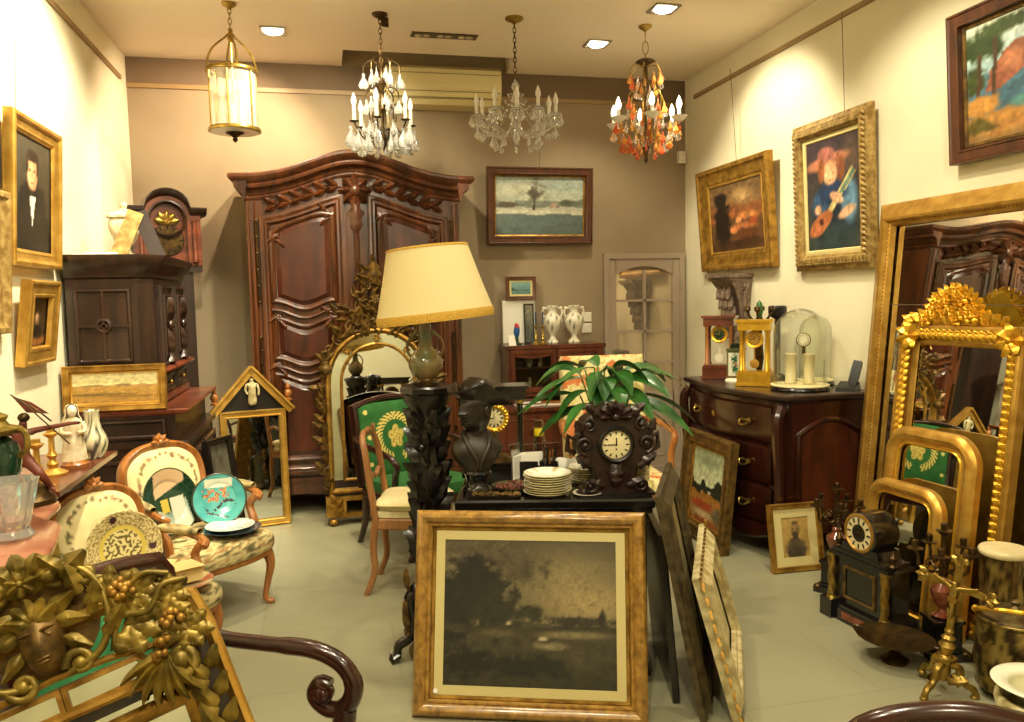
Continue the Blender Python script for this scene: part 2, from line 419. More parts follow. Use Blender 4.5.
g_.inputs['Base Color'].default_value = C(226, 222, 206); g_.inputs['Roughness'].default_value = .08; g_.inputs['Coat Weight'].default_value = .6
nt.links.new(t_.outputs[0], mx.inputs[1]); nt.links.new(g_.outputs[0], mx.inputs[2]); nt.links.new(mx.outputs[0], o.inputs[0]); MT['lantern_glass'] = m
MT['lamp_shade'] = None
m, nt, b = _bsdf('lamp_shade'); b.inputs['Base Color'].default_value = C(222, 206, 152); b.inputs['Roughness'].default_value = .85
tr = nt.nodes.new('ShaderNodeBsdfTranslucent'); tr.inputs[0].default_value = C(222, 200, 140); mx = nt.nodes.new('ShaderNodeMixShader'); mx.inputs[0].default_value = .3
out = nt.nodes['Material Output']; nt.links.new(b.outputs[0], mx.inputs[1]); nt.links.new(tr.outputs[0], mx.inputs[2]); nt.links.new(mx.outputs[0], out.inputs[0])
MT['lamp_shade'] = m
MT['fringe'] = plain('fringe', C(206, 164, 64), .8, c2=C(170, 128, 40), scale=200, bump=.5)
MT['green_ceramic'] = plain('green_ceramic', C(84, 92, 58), .2, c2=C(134, 96, 58), scale=7, coat=.5)
MT['green_glaze'] = plain('green_glaze', C(16, 40, 26), .15, c2=C(30, 66, 44), scale=6, coat=.6)
MT['marble_red'] = plain('marble_red', C(150, 84, 60), .18, c2=C(196, 134, 104), scale=6, coat=.5, detail=9)
MT['marble_black'] = plain('marble_black', C(14, 13, 12), .12, c2=C(26, 24, 22), scale=10, coat=.6)
MT['marble_brown'] = plain('marble_brown', C(92, 40, 26), .2, c2=C(140, 76, 50), scale=16, coat=.5)
MT['marble_white'] = plain('marble_white', C(226, 212, 168), .35, c2=C(206, 188, 140), scale=8, coat=.2)
MT['porcelain'] = plain('porcelain', C(234, 226, 204), .25, c2=C(216, 204, 176), scale=12, coat=.4)
MT['biscuit'] = plain('biscuit', C(226, 214, 184), .6, c2=C(184, 162, 120), scale=22, bump=.2)
MT['terracotta'] = plain('terracotta', C(124, 62, 44), .5, c2=C(92, 42, 30), scale=10)
MT['grey_stone'] = plain('grey_stone', C(62, 54, 40), .45, c2=C(34, 28, 20), scale=12, bump=.2)
MT['dark_skin_stone'] = plain('dark_skin_stone', C(20, 14, 11), .35, c2=C(38, 27, 19), scale=10, coat=.2)
MT['leaf'] = plain('leaf', C(24, 62, 22), .32, c2=C(58, 108, 42), scale=9, coat=.2)
MT['stalk'] = plain('stalk', C(86, 128, 52), .5)
MT['soil'] = plain('soil', C(40, 28, 18), .95, bump=.5, scale=60)
MT['cushion'] = plain('cushion', C(226, 212, 164), .9, c2=C(214, 198, 148), scale=30, bump=.2)
MT['leather'] = plain('leather', C(120, 70, 40), .4, c2=C(98, 54, 30), scale=25, bump=.2)
MT['black_plastic'] = plain('black_plastic', C(20, 20, 20), .35)
MT['white_plastic'] = plain('white_plastic', C(232, 224, 204), .4)
MT['ac_cream'] = plain('ac_cream', C(222, 206, 150), .5)
MT['ac_slot'] = plain('ac_slot', C(150, 134, 92), .6)
MT['yellow'] = plain('yellow', C(236, 206, 20), .5)
MT['clear_plastic'] = thin_glass('clear_plastic', (.82, .84, .80, 1), .35)
MT['cord'] = plain('cord', C(96, 84, 60), .6)
MT['black_wax'] = plain('black_wax', C(30, 24, 20), .5)
MT['dial_cream'] = plain('dial_cream', C(226, 212, 162), .35, coat=.3)
MT['book_a'] = plain('book_a', C(120, 66, 40), .6); MT['book_b'] = plain('book_b', C(86, 44, 30), .6)
MT['red_dish'] = plain('red_dish', C(176, 92, 62), .3, c2=C(140, 60, 42), scale=20, coat=.4)
MT['blue_dark'] = plain('blue_dark', C(40, 66, 92), .4)
MT['void'] = plain('void', C(30, 26, 20), .9)
MT['door_glass'] = plain('door_glass', C(200, 184, 160), .03, .75)
# ---------------------------------------------------------------- the room
Y0 = -2.6
def sbox(name, c, d, mat): return struct(MB().box(c, d).build(name, mat))
fl = MB().box((0, 0, 0), (6, 10, .1)).build('floor', 'floor', loc=(.85, 2.0, -.05)); struct(fl)
sbox('wall_left', (XL-.06, 2, 1.8), (.12, 9.4, 3.8), 'wall_white')
sbox('wall_right', (XR+.06, 2, 1.8), (.12, 9.4, 3.8), 'wall_white')
sbox('wall_back', (.85, YB+.06, 1.8), (4.8, .12, 3.8), 'wall_taupe')
sbox('wall_front', (.85, Y0-.06, 1.8), (4.8, .12, 3.8), 'wall_white')
rx0, rx1, ry0 = .19, 1.5, 6.1
b = MB()   # ceiling with the pocket over the air conditioner
b.box((.85, (Y0+ry0)/2, ZC+.15), (4.6, ry0-Y0, .3)); b.box(((XL+rx0)/2-.02, (ry0+YB)/2, ZC+.15), (rx0-XL+.04, YB-ry0, .3))
b.box(((XR+rx1)/2+.02, (ry0+YB)/2, ZC+.15), (XR-rx1+.04, YB-ry0, .3)); b.box(((rx0+rx1)/2, (ry0+YB)/2, ZC+.29), (rx1-rx0, YB-ry0, .02))
struct(b.build('ceiling', 'ceiling'))
sbox('trim_1', (.85, YB-.008, 3.165), (XR-XL, .016, .032), 'rail_paint')
sbox('trim_2', (XL+.008, 2.0, 3.165), (.016, 8.6, .03), 'rail_paint')
sbox('trim_3', (XR-.008, 1.9, 3.192), (.016, 8.85, .03), 'rail_paint')
sbox('trim_4', (.85, YB-.004, 3.275), (XR-XL-.01, .008, .19), 'taupe_dark')
sbox('baseboard_right', (XR-.008, 2.0, .05), (.016, 9, .1), 'wall_white')
sbox('baseboard_left', (XL+.008, 2.0, .05), (.016, 9, .1), 'wall_white')
sbox('baseboard_back', (.4, YB-.008, .05), (3.5, .016, .1), 'wall_taupe')
# glazed door in the back wall
dx, dw, dh = 2.685, .74, 1.905
d1 = MB()
d1.rim(rect(dw, dh-.002, dx, .002), [(0, -YB), (0, -YB+.04), (.045, -YB+.04), (.05, -YB+.03), (.05, -YB+.004)])
d1.box((dx-.295, YB-.018, .93), (.07, .024, 1.84)).box((dx+.295, YB-.018, .93), (.07, .024, 1.84)).box((dx, YB-.018, .36), (.54, .024, .70))
d1.push(M.Translation((0, YB-.03, 0))).rim(rect(.36, .46, dx, .14), [(0, 0), (.006, .008), (.014, 0)]).pop()
d1.prism([(dx-.265, 1.86), (dx-.265, 1.725)]+[(dx-.265+.53*k/16, 1.725+.07*math.sin(PI*k/16)) for k in range(17)]+[(dx+.265, 1.86)], YB-.03, YB-.006)
d1.box((dx, YB-.02, 1.22), (.022, .024, 1.08))
for k in (1, 2, 3): d1.box((dx, YB-.02, .70+k*.267), (.54, .024, .02))
d1 = struct(d1.build('door_1', 'door_paint'))
for i in (-1, 1):
    for k in range(4):
        p = MB().box((dx+i*.137, YB-.012, .70+.134+k*.267), (.254, .004, .252)).build('pane', 'door_glass', d1)
h = MB().tube([(dx-.28, YB-.03, 1.0), (dx-.28, YB-.08, 1.0), (dx-.19, YB-.085, 1.0)], .009, 8).box((dx-.28, YB-.034, 1.0), (.035, .006, .16)).build('door_handle', 'steel', d1)
for z in (.75, 1.6): b = MB(); b.tube([(dx+.33, YB-.045, z), (dx+.33, YB-.045, z+.08)], .008, 6); b.build('hinge', 'steel', d1)
# ---------------------------------------------------------------- lights of the room and an added front wall wash
WARM = (1., .91, .65)
def spot(name, loc, tgt, energy, size=100, blend=.6, rad=.05, colr=WARM):
    l = bpy.data.lights.new(name, 'SPOT'); l.energy = energy; l.color = colr; l.spot_size = R(size); l.spot_blend = blend; l.shadow_soft_size = rad
    o = bpy.data.objects.new(name, l); COL.objects.link(o); o.location = loc
    o.rotation_euler = (V(tgt)-V(loc)).to_track_quat('-Z', 'Y').to_euler(); return o
def downlight(x, y, label, lit=True, rot=0.):
    t = thing('ceiling_downlight', label, 'ceiling light', (x, y, ZC), rot, group='square ceiling downlights')
    MB().rim([(p[0], p[1]) for p in rect(.17, .17, 0, -.085)], [(0, 0), (0, .012), (.016, .012), (.024, .002)]).build('bezel', 'steel', t).rotation_euler = (PI/2, 0, 0)
    MB().lathe([(.06, -.004), (.06, -.014), (.05, -.02)], 20).build('lamp_disc', 'spot_on' if lit else 'lens_off', t)
    return t
downlight(-.275, 5.74, 'lit square ceiling downlight beside the round glass lantern')
downlight(1.98, 5.645, 'lit square ceiling downlight between the white and the amber chandelier')
downlight(2.17, 4.9, 'square ceiling light at the top edge above the amber chandelier')
t = thing('ceiling_light_strip', 'dark recessed strip of three small spotlights in the ceiling above the air conditioner', 'ceiling light', (.87, 5.66, ZC), 0)
MB().box((0, 0, -.004), (.46, .1, .008)).build('housing', 'bronze', t)
for k in range(3):
    for j in (-1, 1): MB().lathe([(.024, 0), (.024, -.012), (.014, -.016)], 14, (k*.15-.15+j*.028, 0, 0)).build('lamp_lens', 'lens_off', t)
for n, (x, y, tx, ty, tz, e, s) in enumerate([
    (-.275, 5.74, -.95, 6.5, 2.1, 105, 120), (1.98, 5.645, 2.1, 6.0, 0, 60, 120), (.17, 4.7, -.15, 6.3, 1.6, 200, 105),
    (-.45, 4.0, -1.37, 4.5, 2.1, 360, 95), (-.4, 2.9, -1.3, 3.4, 1.2, 130, 95), (2.17, 4.9, 3.08, 5.1, 2.2, 120, 90), (2.1, 3.4, 3.0, 3.6, 1.2, 90, 105),
    (.5, 3.2, .3, 3.6, 0, 110, 120), (1.75, 3.5, 1.9, 4.2, 0, 75, 110), (.3, 1.2, .2, 2.6, .3, 130, 120), (1.6, 1.2, 1.9, 2.7, .3, 90, 120), (-.5, 1.0, -.6, 1.9, .7, 90, 110),
    (.6, -.8, .6, 1.5, .5, 100, 130), (.8, -.6, .8, -2.6, 1.8, 200, 130)]):  # last spot is added out of view to brighten the front wall for the mirrors
    spot('ceiling_or_added_spot', (x, y, ZC-.05), (tx, ty, tz), e, s, rad=.02 if n == 0 else .05, colr=(1, .76, .52) if n == 0 else WARM)
    if n > 4 or n in (3, 4): 
        if (x, y) != (2.17, 4.9): pass
w = bpy.data.worlds.new('world'); sc.world = w; w.use_nodes = True
w.node_tree.nodes['Background'].inputs[0].default_value = (1, .86, .62, 1); w.node_tree.nodes['Background'].inputs[1].default_value = .03
sc.view_settings.view_transform = 'Standard'; sc.view_settings.look = 'None'; sc.view_settings.gamma = 1; sc.view_settings.use_curve_mapping = False
sc.view_settings.exposure = .15
sc.cycles.max_bounces = 10; sc.cycles.transparent_max_bounces = 24; sc.cycles.use_denoising = True
# ---------------------------------------------------------------- frames, pictures, mirrors
def prof_cove(w, d): return [(0, -.0), (0, d*.75), (w*.06, d*.95), (w*.16, d), (w*.26, d*.96), (w*.32, d*.82), (w*.5, d*.6), (w*.72, d*.46), (w*.8, d*.5), (w*.88, d*.44), (w, d*.2)]
def prof_round(w, d): return [(0, 0), (0, d*.5), (w*.1, d*.72), (w*.25, d*.92), (w*.42, d), (w*.6, d*.9), (w*.74, d*.66), (w*.78, d*.55), (w*.84, d*.6), (w*.92, d*.56), (w, d*.3)]
def prof_flat(w, d): return [(0, 0), (0, d*.8), (w*.08, d), (w*.2, d), (w*.26, d*.86), (w*.74, d*.74), (w*.8, d*.84), (w*.92, d*.78), (w, d*.25)]
def prof_reverse(w, d): return [(0, 0), (0, d*.35), (w*.1, d*.42), (w*.3, d*.6), (w*.55, d*.88), (w*.68, d), (w*.78, d*.94), (w*.84, d*.66), (w*.93, d*.6), (w, d*.22)]
def frame(name, poly, prof, mat, parent, back=.008):
    b = MB(); b.rim(poly, prof)
    r = [b.v((x, back, z)) for x, z in poly]; r2 = [b.v((x, 0, z)) for x, z in poly]
    n = len(poly)
    for k in range(n): b.f([r[k], r[(k+1) % n], r2[(k+1) % n], r2[k]])
    b.f(r)
    return b.build(name, mat, parent, 30, weld=True)
def picture(name, label, cat, W, H, w, d, fn, loc, rot=0., tilt=0., mat='gold', prof=prof_cove, nx=44, ny=36, liner=None, mount=None, group=None, cmat='paint', wire=None, roll=0., glass=False):
    t = thing(name, label, cat, loc, rot, tilt, roll, group)
    frame('frame', rect(W, H), prof(w, d), mat, t)
    iw, ih, z0 = W-2*w, H-2*w, w
    if liner:
        lw, lm = liner; b = MB(); b.rim(rect(iw+.004, ih+.004, 0, z0-.002), [(0, d*.22), (lw*.3, d*.3), (lw*.85, d*.22), (lw, d*.1)]); b.build('liner', lm, t)
        iw -= 2*lw; ih -= 2*lw; z0 += lw
    if mount:
        mw, mm = mount; b = MB(); b.rim(rect(iw+.004, ih+.004, 0, z0-.002), [(0, .007), (mw, .007), (mw, .003)]); b.build('mount', mm, t)
        iw -= 2*mw; ih -= 2*mw; z0 += mw
    canvas('picture_panel' if cmat != 'paint' else 'canvas', iw+.004, ih+.004, fn, t, nx, ny, -.003, z0-.002, cmat)
    if wire:
        for x in wire[1]:
            MB().tube([(x, .006, H*.86), (x, .004, wire[0])], .0022, 5).build('hanging_wire', 'cord', t)
    return t
def border(b, W, H, w, y, kind='leaf', step=.05, s=1., poly=None):
    """row of carved ornaments along the four sides of a frame"""
    for side in range(4):
        L = (W if side % 2 == 0 else H)-w*1.2; n = max(2, int(L/step))
        for k in range(n+1):
            q = -L/2+L*k/n
            if side == 0: c = (q, y, w/2); a = 0
            elif side == 1: c = (W/2-w/2, y, H/2+q); a = PI/2
            elif side == 2: c = (-q, y, H-w/2); a = PI
            else: c = (-W/2+w/2, y, H/2-q); a = -PI/2
            if kind == 'leaf':
                b.leaf(c, a+.5, step*.95*s, w*.42*s, .012*s, 2, .6, 5); b.leaf(c, a-.6, step*.8*s, w*.36*s, .01*s, 2, .6, 5)
            elif kind == 'bead': b.ball(c, step*.42*s, 7, 5)
            elif kind == 'flower': b.flower(c, w*.36*s, 5, .008*s) if k % 2 == 0 else b.leaf(c, a, step*s, w*.5*s, .012, 2, .6, 5)
# ---- subjects
def portrait_man(u, v): return PMAN(u, v)
PMAN = Pic(((44, 38, 30), (66, 60, 46)), .08)
PMAN.e(.5, .30, .42, .36, (18, 16, 14), .12).e(.5, .05, .6, .3, (16, 14, 12), .2).p([(.42, .52), (.5, .22), (.6, .52)], (214, 206, 188)).e(.5, .52, .13, .035, (16, 14, 14), .2)
PMAN.e(.5, .7, .15, .165, (196, 142, 100), .2).e(.46, .68, .1, .13, (216, 166, 120), .6).e(.5, .845, .17, .06, (40, 28, 20), .3).e(.365, .76, .04, .09, (40, 28, 20), .4).e(.64, .76, .04, .1, (40, 28, 20), .4)
PMAN.e(.44, .72, .025, .012, (50, 34, 26), .3).e(.56, .72, .025, .012, (50, 34, 26), .3).e(.5, .67, .018, .035, (170, 116, 82), .5).e(.5, .61, .045, .012, (150, 80, 66), .4)
PDARK = Pic(((30, 24, 16), (62, 44, 22)), .15).e(.5, .55, .16, .2, (120, 92, 60), .6).e(.5, .62, .09, .1, (176, 140, 100), .5).e(.5, .12, .6, .12, (134, 84, 40), .3).e(.55, .3, .3, .16, (20, 16, 12), .3)
PGREY = Pic(((150, 132, 84), (176, 158, 104)), .15)
PFIELD = Pic(((150, 112, 48), (178, 140, 66)), .09, 14, 2.2).g(.5, .62, (168, 126, 64), (150, 120, 72), .03, 9).g(.6, 1.1, (206, 192, 132), (226, 214, 160), .05, 7).e(.3, .28, .5, .06, (110, 84, 36), .6).e(.7, .2, .4, .05, (128, 92, 38), .6).e(.6, .6, .1, .05, (120, 104, 60), .6).e(.2, .6, .12, .04, (132, 112, 66), .6)
PSNOW = Pic(((84, 98, 92), (120, 132, 124)), .08, 9, 1.45)
PSNOW.g(.36, .5, (190, 186, 162), (170, 170, 150), .03, 5).g(.48, .6, (110, 116, 104), (128, 134, 120), .05, 8).g(.58, 1.1, (176, 180, 158), (140, 152, 146), .05, 4).e(.22, .78, .3, .14, (190, 190, 166), .7).e(.8, .86, .3, .1, (150, 160, 150), .7)
PSNOW.e(.43, .72, .11, .2, (112, 108, 92), .6, 0, .7).e(.43, .68, .07, .13, (88, 82, 66), .6, 0, .7).p([(.42, .4), (.425, .7), (.44, .7), (.45, .4)], (58, 48, 38)).e(.12, .52, .12, .06, (86, 76, 62), .4).e(.85, .55, .16, .07, (82, 84, 70), .4, 0, .3).p([(.62, .46), (.62, .53), (.66, .56), (.7, .53), (.7, .46)], (160, 134, 110)).e(.4, .4, .3, .03, (210, 206, 182), .4).e(.6, .2, .5, .1, (92, 108, 104), .7)
PRED = Pic(((84, 54, 30), (118, 84, 50)), .16, 10, 1.3).g(.45, .7, (150, 86, 44), (120, 76, 46), .08, 6).g(.68, 1.2, (128, 96, 58), (92, 70, 44), .1, 4).e(.62, .8, .2, .12, (176, 140, 92), .7).e(.24, .42, .17, .42, (26, 18, 14), .25, 0, .3).e(.22, .78, .15, .13, (24, 18, 14), .4).e(.62, .34, .28, .07, (168, 100, 60), .6).e(.7, .22, .25, .1, (96, 54, 26), .5).e(.72, .5, .2, .05, (184, 120, 66), .5).e(.5, .08, .6, .08, (60, 36, 18), .5).e(.55, .44, .06, .05, (214, 150, 90), .4).e(.82, .4, .08, .06, (150, 66, 36), .4).e(.45, .3, .08, .06, (206, 128, 70), .4)
PGUIT = Pic(((52, 60, 52), (58, 44, 50)), .14, 8, .65)
PGUIT.e(.85, .8, .2, .2, (84, 66, 56), .6).e(.5, .3, .42, .3, (26, 36, 48), .3).e(.48, .1, .5, .16, (40, 54, 56), .4).e(.25, .42, .18, .14, (48, 78, 110), .4).e(.8, .42, .17, .22, (92, 128, 152), .4).e(.5, .52, .3, .13, (34, 52, 84), .4).e(.4, .8, .3, .07, (170, 108, 80), .3, .1).e(.38, .87, .18, .07, (158, 96, 84), .3).e(.46, .69, .15, .115, (206, 150, 110), .25).e(.42, .66, .09, .07, (226, 176, 132), .6).e(.28, .72, .07, .12, (148, 84, 48), .4).e(.66, .72, .08, .13, (138, 78, 46), .4)
PGUIT.e(.41, .695, .022, .009, (60, 36, 28), .3).e(.52, .69, .022, .009, (60, 36, 28), .3).e(.45, .63, .035, .01, (160, 70, 60), .3)
PGUIT.p([(.3, .3), (.36, .25), (.93, .66), (.86, .71)], (178, 160, 104)).e(.25, .24, .18, .085, (166, 96, 58), .15, .62).e(.27, .26, .045, .035, (70, 38, 26), .2).p([(.62, .5), (.66, .48), (.92, .665), (.88, .7)], (92, 116, 96)).e(.57, .46, .1, .045, (216, 164, 126), .3, -.5).e(.2, .37, .07, .05, (208, 152, 114), .3).e(.75, .32, .12, .05, (206, 160, 124), .35, .4)
PSEA = Pic(((146, 112, 66), (170, 138, 86)), .12, 9, 1.1)
PSEA.g(.2, .6, (58, 92, 112), (84, 120, 136), .03, 5).g(.58, 1.2, (150, 180, 186), (214, 206, 178), .02, 5).p([(.15, .4), (.3, .42), (.52, .56), (.62, .62), (.55, .74), (.42, .78), (.3, .7), (.2, .58)], (146, 86, 60)).e(.4, .62, .12, .1, (170, 108, 76), .5).e(.5, .6, .05, .08, (112, 64, 46), .4)
PSEA.e(.12, .8, .22, .13, (46, 62, 30), .3, 0, .45).e(.3, .92, .2, .08, (58, 74, 36), .3, 0, .45).e(.07, .52, .1, .12, (60, 72, 34), .3, 0, .4).p([(.2, .3), (.23, .85), (.26, .85), (.24, .3)], (78, 54, 34)).p([(.07, .3), (.1, .75), (.13, .75), (.11, .3)], (70, 48, 30)).e(.1, .3, .18, .1, (196, 138, 66), .3, 0, .4).e(.28, .13, .35, .12, (178, 126, 62), .3, 0, .4).e(.5, .27, .14, .06, (92, 150, 140), .5, 0, .5).e(.8, .22, .3, .06, (180, 196, 184), .4, 0, .5).e(.7, .1, .4, .1, (168, 116, 60), .3, 0, .4).e(.9, .45, .2, .05, (190, 206, 200), .4, 0, .5).e(.1, .13, .12, .08, (96, 84, 36), .3, 0, .4)
PBIG = Pic(((48, 44, 29), (96, 87, 60)), .12, 17, 1.2)
PBIG.g(.4, .9, (100, 90, 62), (96, 86, 60), .1, 3).g(.85, 1.2, (84, 74, 52), (74, 66, 46), .1, 3).e(.72, .72, .34, .26, (134, 119, 80), .9, 0, .5).e(.85, .58, .3, .16, (150, 130, 86), .8, 0, .3).e(.42, .8, .2, .12, (80, 70, 48), .7, 0, .4).e(.2, .62, .2, .26, (40, 36, 24), .35, 0, .4).e(.17, .78, .13, .12, (36, 32, 22), .35, 0, .4).e(.3, .5, .16, .2, (46, 42, 28), .5, 0, .4).e(.05, .5, .1, .3, (38, 34, 24), .4, 0, .4)
PBIG.g(.36, .42, (60, 54, 36), (52, 48, 32), .04, 12).e(.78, .45, .25, .035, (54, 48, 34), .4, 0, .5).e(.76, .36, .24, .03, (116, 104, 72), .5, 0, .3).e(.92, .47, .025, .07, (44, 38, 26), .4).e(.62, .28, .12, .03, (128, 116, 84), .6, 0, .6).e(.32, .36, .12, .03, (92, 82, 56), .6, 0, .8).e(.5, .14, .3, .08, (32, 34, 20), .5, 0, .5).e(.8, .2, .1, .1, (70, 64, 44), .6, 0, .6).e(.15, .15, .2, .1, (34, 30, 20), .5, 0, .5).e(.58, .33, .03, .014, (190, 176, 140), .4).e(.38, .43, .02, .01, (180, 160, 124), .4).e(.5, .5, .1, .06, (50, 48, 30), .5, 0, .6).e(.42, .64, .006, .16, (54, 48, 32), .5)
PGREEN = Pic(((160, 118, 60), (140, 140, 104)), .1, 10, .95)
PGREEN.g(.5, 1.2, (206, 214, 176), (158, 174, 142), .05, 4).e(.5, .85, .4, .1, (150, 166, 140), .7).e(.3, .62, .3, .05, (206, 208, 178), .6).g(.38, .53, (40, 46, 30), (30, 36, 26), .1, 12).e(.8, .56, .12, .08, (34, 40, 28), .3, 0, .4).g(.28, .4, (176, 124, 50), (160, 104, 40), .05, 6).e(.35, .24, .4, .07, (168, 74, 40), .4, 0, .3).e(.4, .12, .35, .06, (206, 178, 130), .5, 0, .5).e(.85, .15, .16, .14, (110, 100, 74), .5, 0, .5).e(.55, .44, .06, .02, (214, 206, 180), .3).e(.5, .03, .5, .05, (150, 74, 38), .5, 0, .4)
PETCH = Pic(((168, 136, 70), (178, 146, 80)), .05, 8, .75).e(.5, .2, .42, .3, (96, 80, 52), .3).e(.5, .12, .38, .2, (70, 58, 40), .4).e(.5, .4, .2, .1, (84, 68, 46), .3).e(.5, .68, .17, .2, (120, 94, 58), .25).e(.5, .74, .13, .1, (150, 120, 76), .5).e(.5, .55, .13, .1, (66, 52, 36), .4).e(.43, .7, .03, .015, (50, 40, 28), .3).e(.57, .7, .03, .015, (50, 40, 28), .3).e(.5, .86, .14, .04, (90, 72, 46), .4)
PLAKE = Pic(((70, 110, 104), (120, 156, 146)), .06, 6, 1.4).g(.0, .3, (76, 110, 104), (96, 132, 124), .02, 5).p([(0, .3), (0, .6), (.3, .36), (.5, .28)], (52, 76, 62)).p([(.5, .28), (.75, .4), (1, .34), (1, .25)], (70, 92, 80))
PDULL = Pic(((120, 108, 72), (150, 136, 96)), .2)
# ---- left wall
wire = lambda h: (h, (0,))
picture('portrait_painting', 'gilt-framed portrait of a dark-haired man in a black suit on the left wall', 'painting', .655, .6815, .08, .042, PMAN, (XL+.014, 4.2485, 1.736), R(90), -.057, 'gold', prof_cove, 40, 46, wire=(1.43, (-.18,)))
picture('dark_painting', 'small dark painting in a gold frame hung below the portrait of the man', 'painting', .411, .396, .085, .04, PDARK, (XL+.014, 4.1776, 1.283), R(90), -.125, 'gold', prof_flat, 30, 30)
picture('painting', 'pale gilt ornate frame cut off by the left edge', 'painting', .8, .60, .10, .035, PDULL, (XL+.014, 3.465, 1.44), R(90), -.05, 'antique_frame', prof_cove, 20, 20)
picture('painting', 'dark frame at the left edge, above the pale gilt one', 'painting', .7, .34, .07, .03, PDARK, (XL+.014, 3.52, 2.06), R(90), -.04, 'black_frame', prof_flat, 20, 16)
# ---- back wall
picture('landscape_painting', 'snowy river landscape in a brown and gilt frame on the back wall', 'painting', .898, .6213, .065, .05, PSNOW, (1.755, 6.49, 1.988), 0, -.07, 'brown_frame', prof_flat, 64, 48, liner=(.014, 'gold_old'), wire=(1.2, (.0,)))
# ---- right wall
picture('landscape_painting', 'reddish evening landscape with dark trees in a gilt frame on the right wall', 'painting', 1.08, .7976, .13, .048, PRED, (XR-.014, 5.555, 1.727), R(-90), -.074, 'gold_old', prof_cove, 46, 38, liner=(.02, 'gold'), wire=(1.47, (.05,)))
t = picture('portrait_painting', 'painting of a child in blue playing a guitar, wide carved cream-gold frame', 'painting', .774, .9254, .10, .05, PGUIT, (XR-.014, 4.377, 1.6807), R(-90), -.044, 'antique_frame', prof_reverse, 48, 64, liner=(.03, 'mount'), wire=(1.5, (.12,)))
b = MB(); border(b, .774, .9254, .1, -.04, 'leaf', .03, .9); b.build('carved_border', 'antique_frame', t)
picture('seascape_painting', 'coastal painting of red rocks, pine trees and blue sea, top right', 'painting', .86, .7097, .07, .045, PSEA, (XR-.014, 2.99, 2.1544), R(-90), -.06, 'brown_frame', prof_flat, 60, 50, liner=(.02, 'gold_dark'), wire=(1.0, (.1,)))
# ---- leaning
t = picture('framed_engraving', 'large landscape engraving in a wide burl wood frame leaning on the black cabinet', 'picture', .8686, .7534, .062, .045, PBIG, (.672, 2.752, 0), -.345, .235, 'burl', prof_round, 96, 80, liner=(.016, 'gold_old'), mount=(.034, 'mount'), cmat='paint_matt')
MB().lathe([(.009, 0), (.009, .002)], 12, (-.35, -.012, .09), ax='y').build('price_sticker', 'sticker', t)
picture('framed_portrait_print', 'small gilt-framed portrait print standing on the floor against the commode', 'picture', .32, .375, .03, .022, PETCH, (2.5064, 3.8796, 0), -.02, .179, 'gold_old', prof_flat, 36, 44, mount=(.05, 'mount'), cmat='paint_matt')
picture('landscape_painting', 'painting of green sky over orange fields in a dark frame leaning on the commode drawers', 'painting', .649, .671, .085, .05, PGREEN, (2.262, 4.54, 0), R(-91), .10, 'gold_dark', prof_flat, 54, 54, liner=(.02, 'gold_old'))
picture('landscape_painting', 'long narrow field landscape in a gilt frame standing on the dark cabinet ledge', 'painting', .505, .243, .035, .03, PFIELD, (-1.10, 4.576, .993), 0, .06, 'gold_old', prof_flat, 60, 28, liner=(.012, 'gold'))
picture('painting', 'thin black frame added to darken the gap between the black cabinet and the leaning painting', 'painting', .56, .655, .05, .02, PDARK, (1.308, 2.985, 0), R(75), .08, 'black_frame', prof_flat, 12, 12)  # black frame added to stand in for the shade beside the cabinet
picture('painting', 'dark gilt-edged painting leaning on the right side of the black cabinet', 'painting', .60, .845, .085, .04, PDULL, (1.409, 2.814, 0), 1.082, .193, 'frame_olive', prof_reverse, 30, 30)
t = picture('painting', 'pale painting in a cream carved frame, outermost of those leaning right of the black cabinet', 'painting', .718, .5428, .085, .05, Pic(((196, 182, 134), (214, 200, 150)), .1), (1.553, 2.843, 0), 1.079, .27, 'cream_frame', prof_reverse, 20, 20)
b = MB(); border(b, .718, .5428, .03, -.016, 'leaf', .05, 1.); b.build('carved_border', 'gold_old', t)
picture('glazed_picture', 'small black-framed glazed picture leaning on the dark cabinet behind the turquoise plate', 'picture', .24, .76, .03, .03, Pic(((110, 104, 84), (70, 66, 54)), .2), (-.575, 4.93, 0), R(62), .14, 'black_frame', prof_flat, 14, 20)
# ---- mirrors on the right
def mirror(name, label, poly, prof, mat, loc, rot, tilt, ins, gm='mirror'):
    t = thing(name, label, 'mirror', loc, rot, tilt)
    frame('frame', poly, prof, mat, t)
    b = MB(); b.f([b.v((x, -.006, z)) for x, z in offset(poly, ins-.006)]); b.build('mirror_glass', gm, t)
    return t
W, H = 1.30, 2.02
t = mirror('large_mirror', 'tall wide gilt mirror leaning on the right wall behind the smaller mirrors', rect(W, H), prof_reverse(.125, .075), 'gold', (2.865, 3.245, 0), R(-90), .086, .125)
b = MB(); border(b, W-.19, H-.19, .018, -.045, 'bead', .022, .8); b.push(M.Translation((0, 0, .095))); b.pop()
b.build('beading', 'gold_dark', t).location = (0, 0, .095)
MB().box((0, -.0085, 1.475), (W-.26, .003, .005)).build('glass_joint', 'steel', t)
W, H = .69, 1.385
t = mirror('crested_mirror', 'gilt carved mirror with a flower crest standing before the large mirror', rect(W, H), prof_cove(.10, .05), 'gold', (2.745, 3.135, 0), -1.5, .105, .10)
b = MB(); border(b, W, H, .085, -.036, 'leaf', .034, 1.25); border(b, W, H, .085, -.04, 'bead', .034, .45); b.build('carved_border', 'gold_bright', t)
b = MB()   # crest
b.push(M.Translation((-.03, -.03, H-.03)))
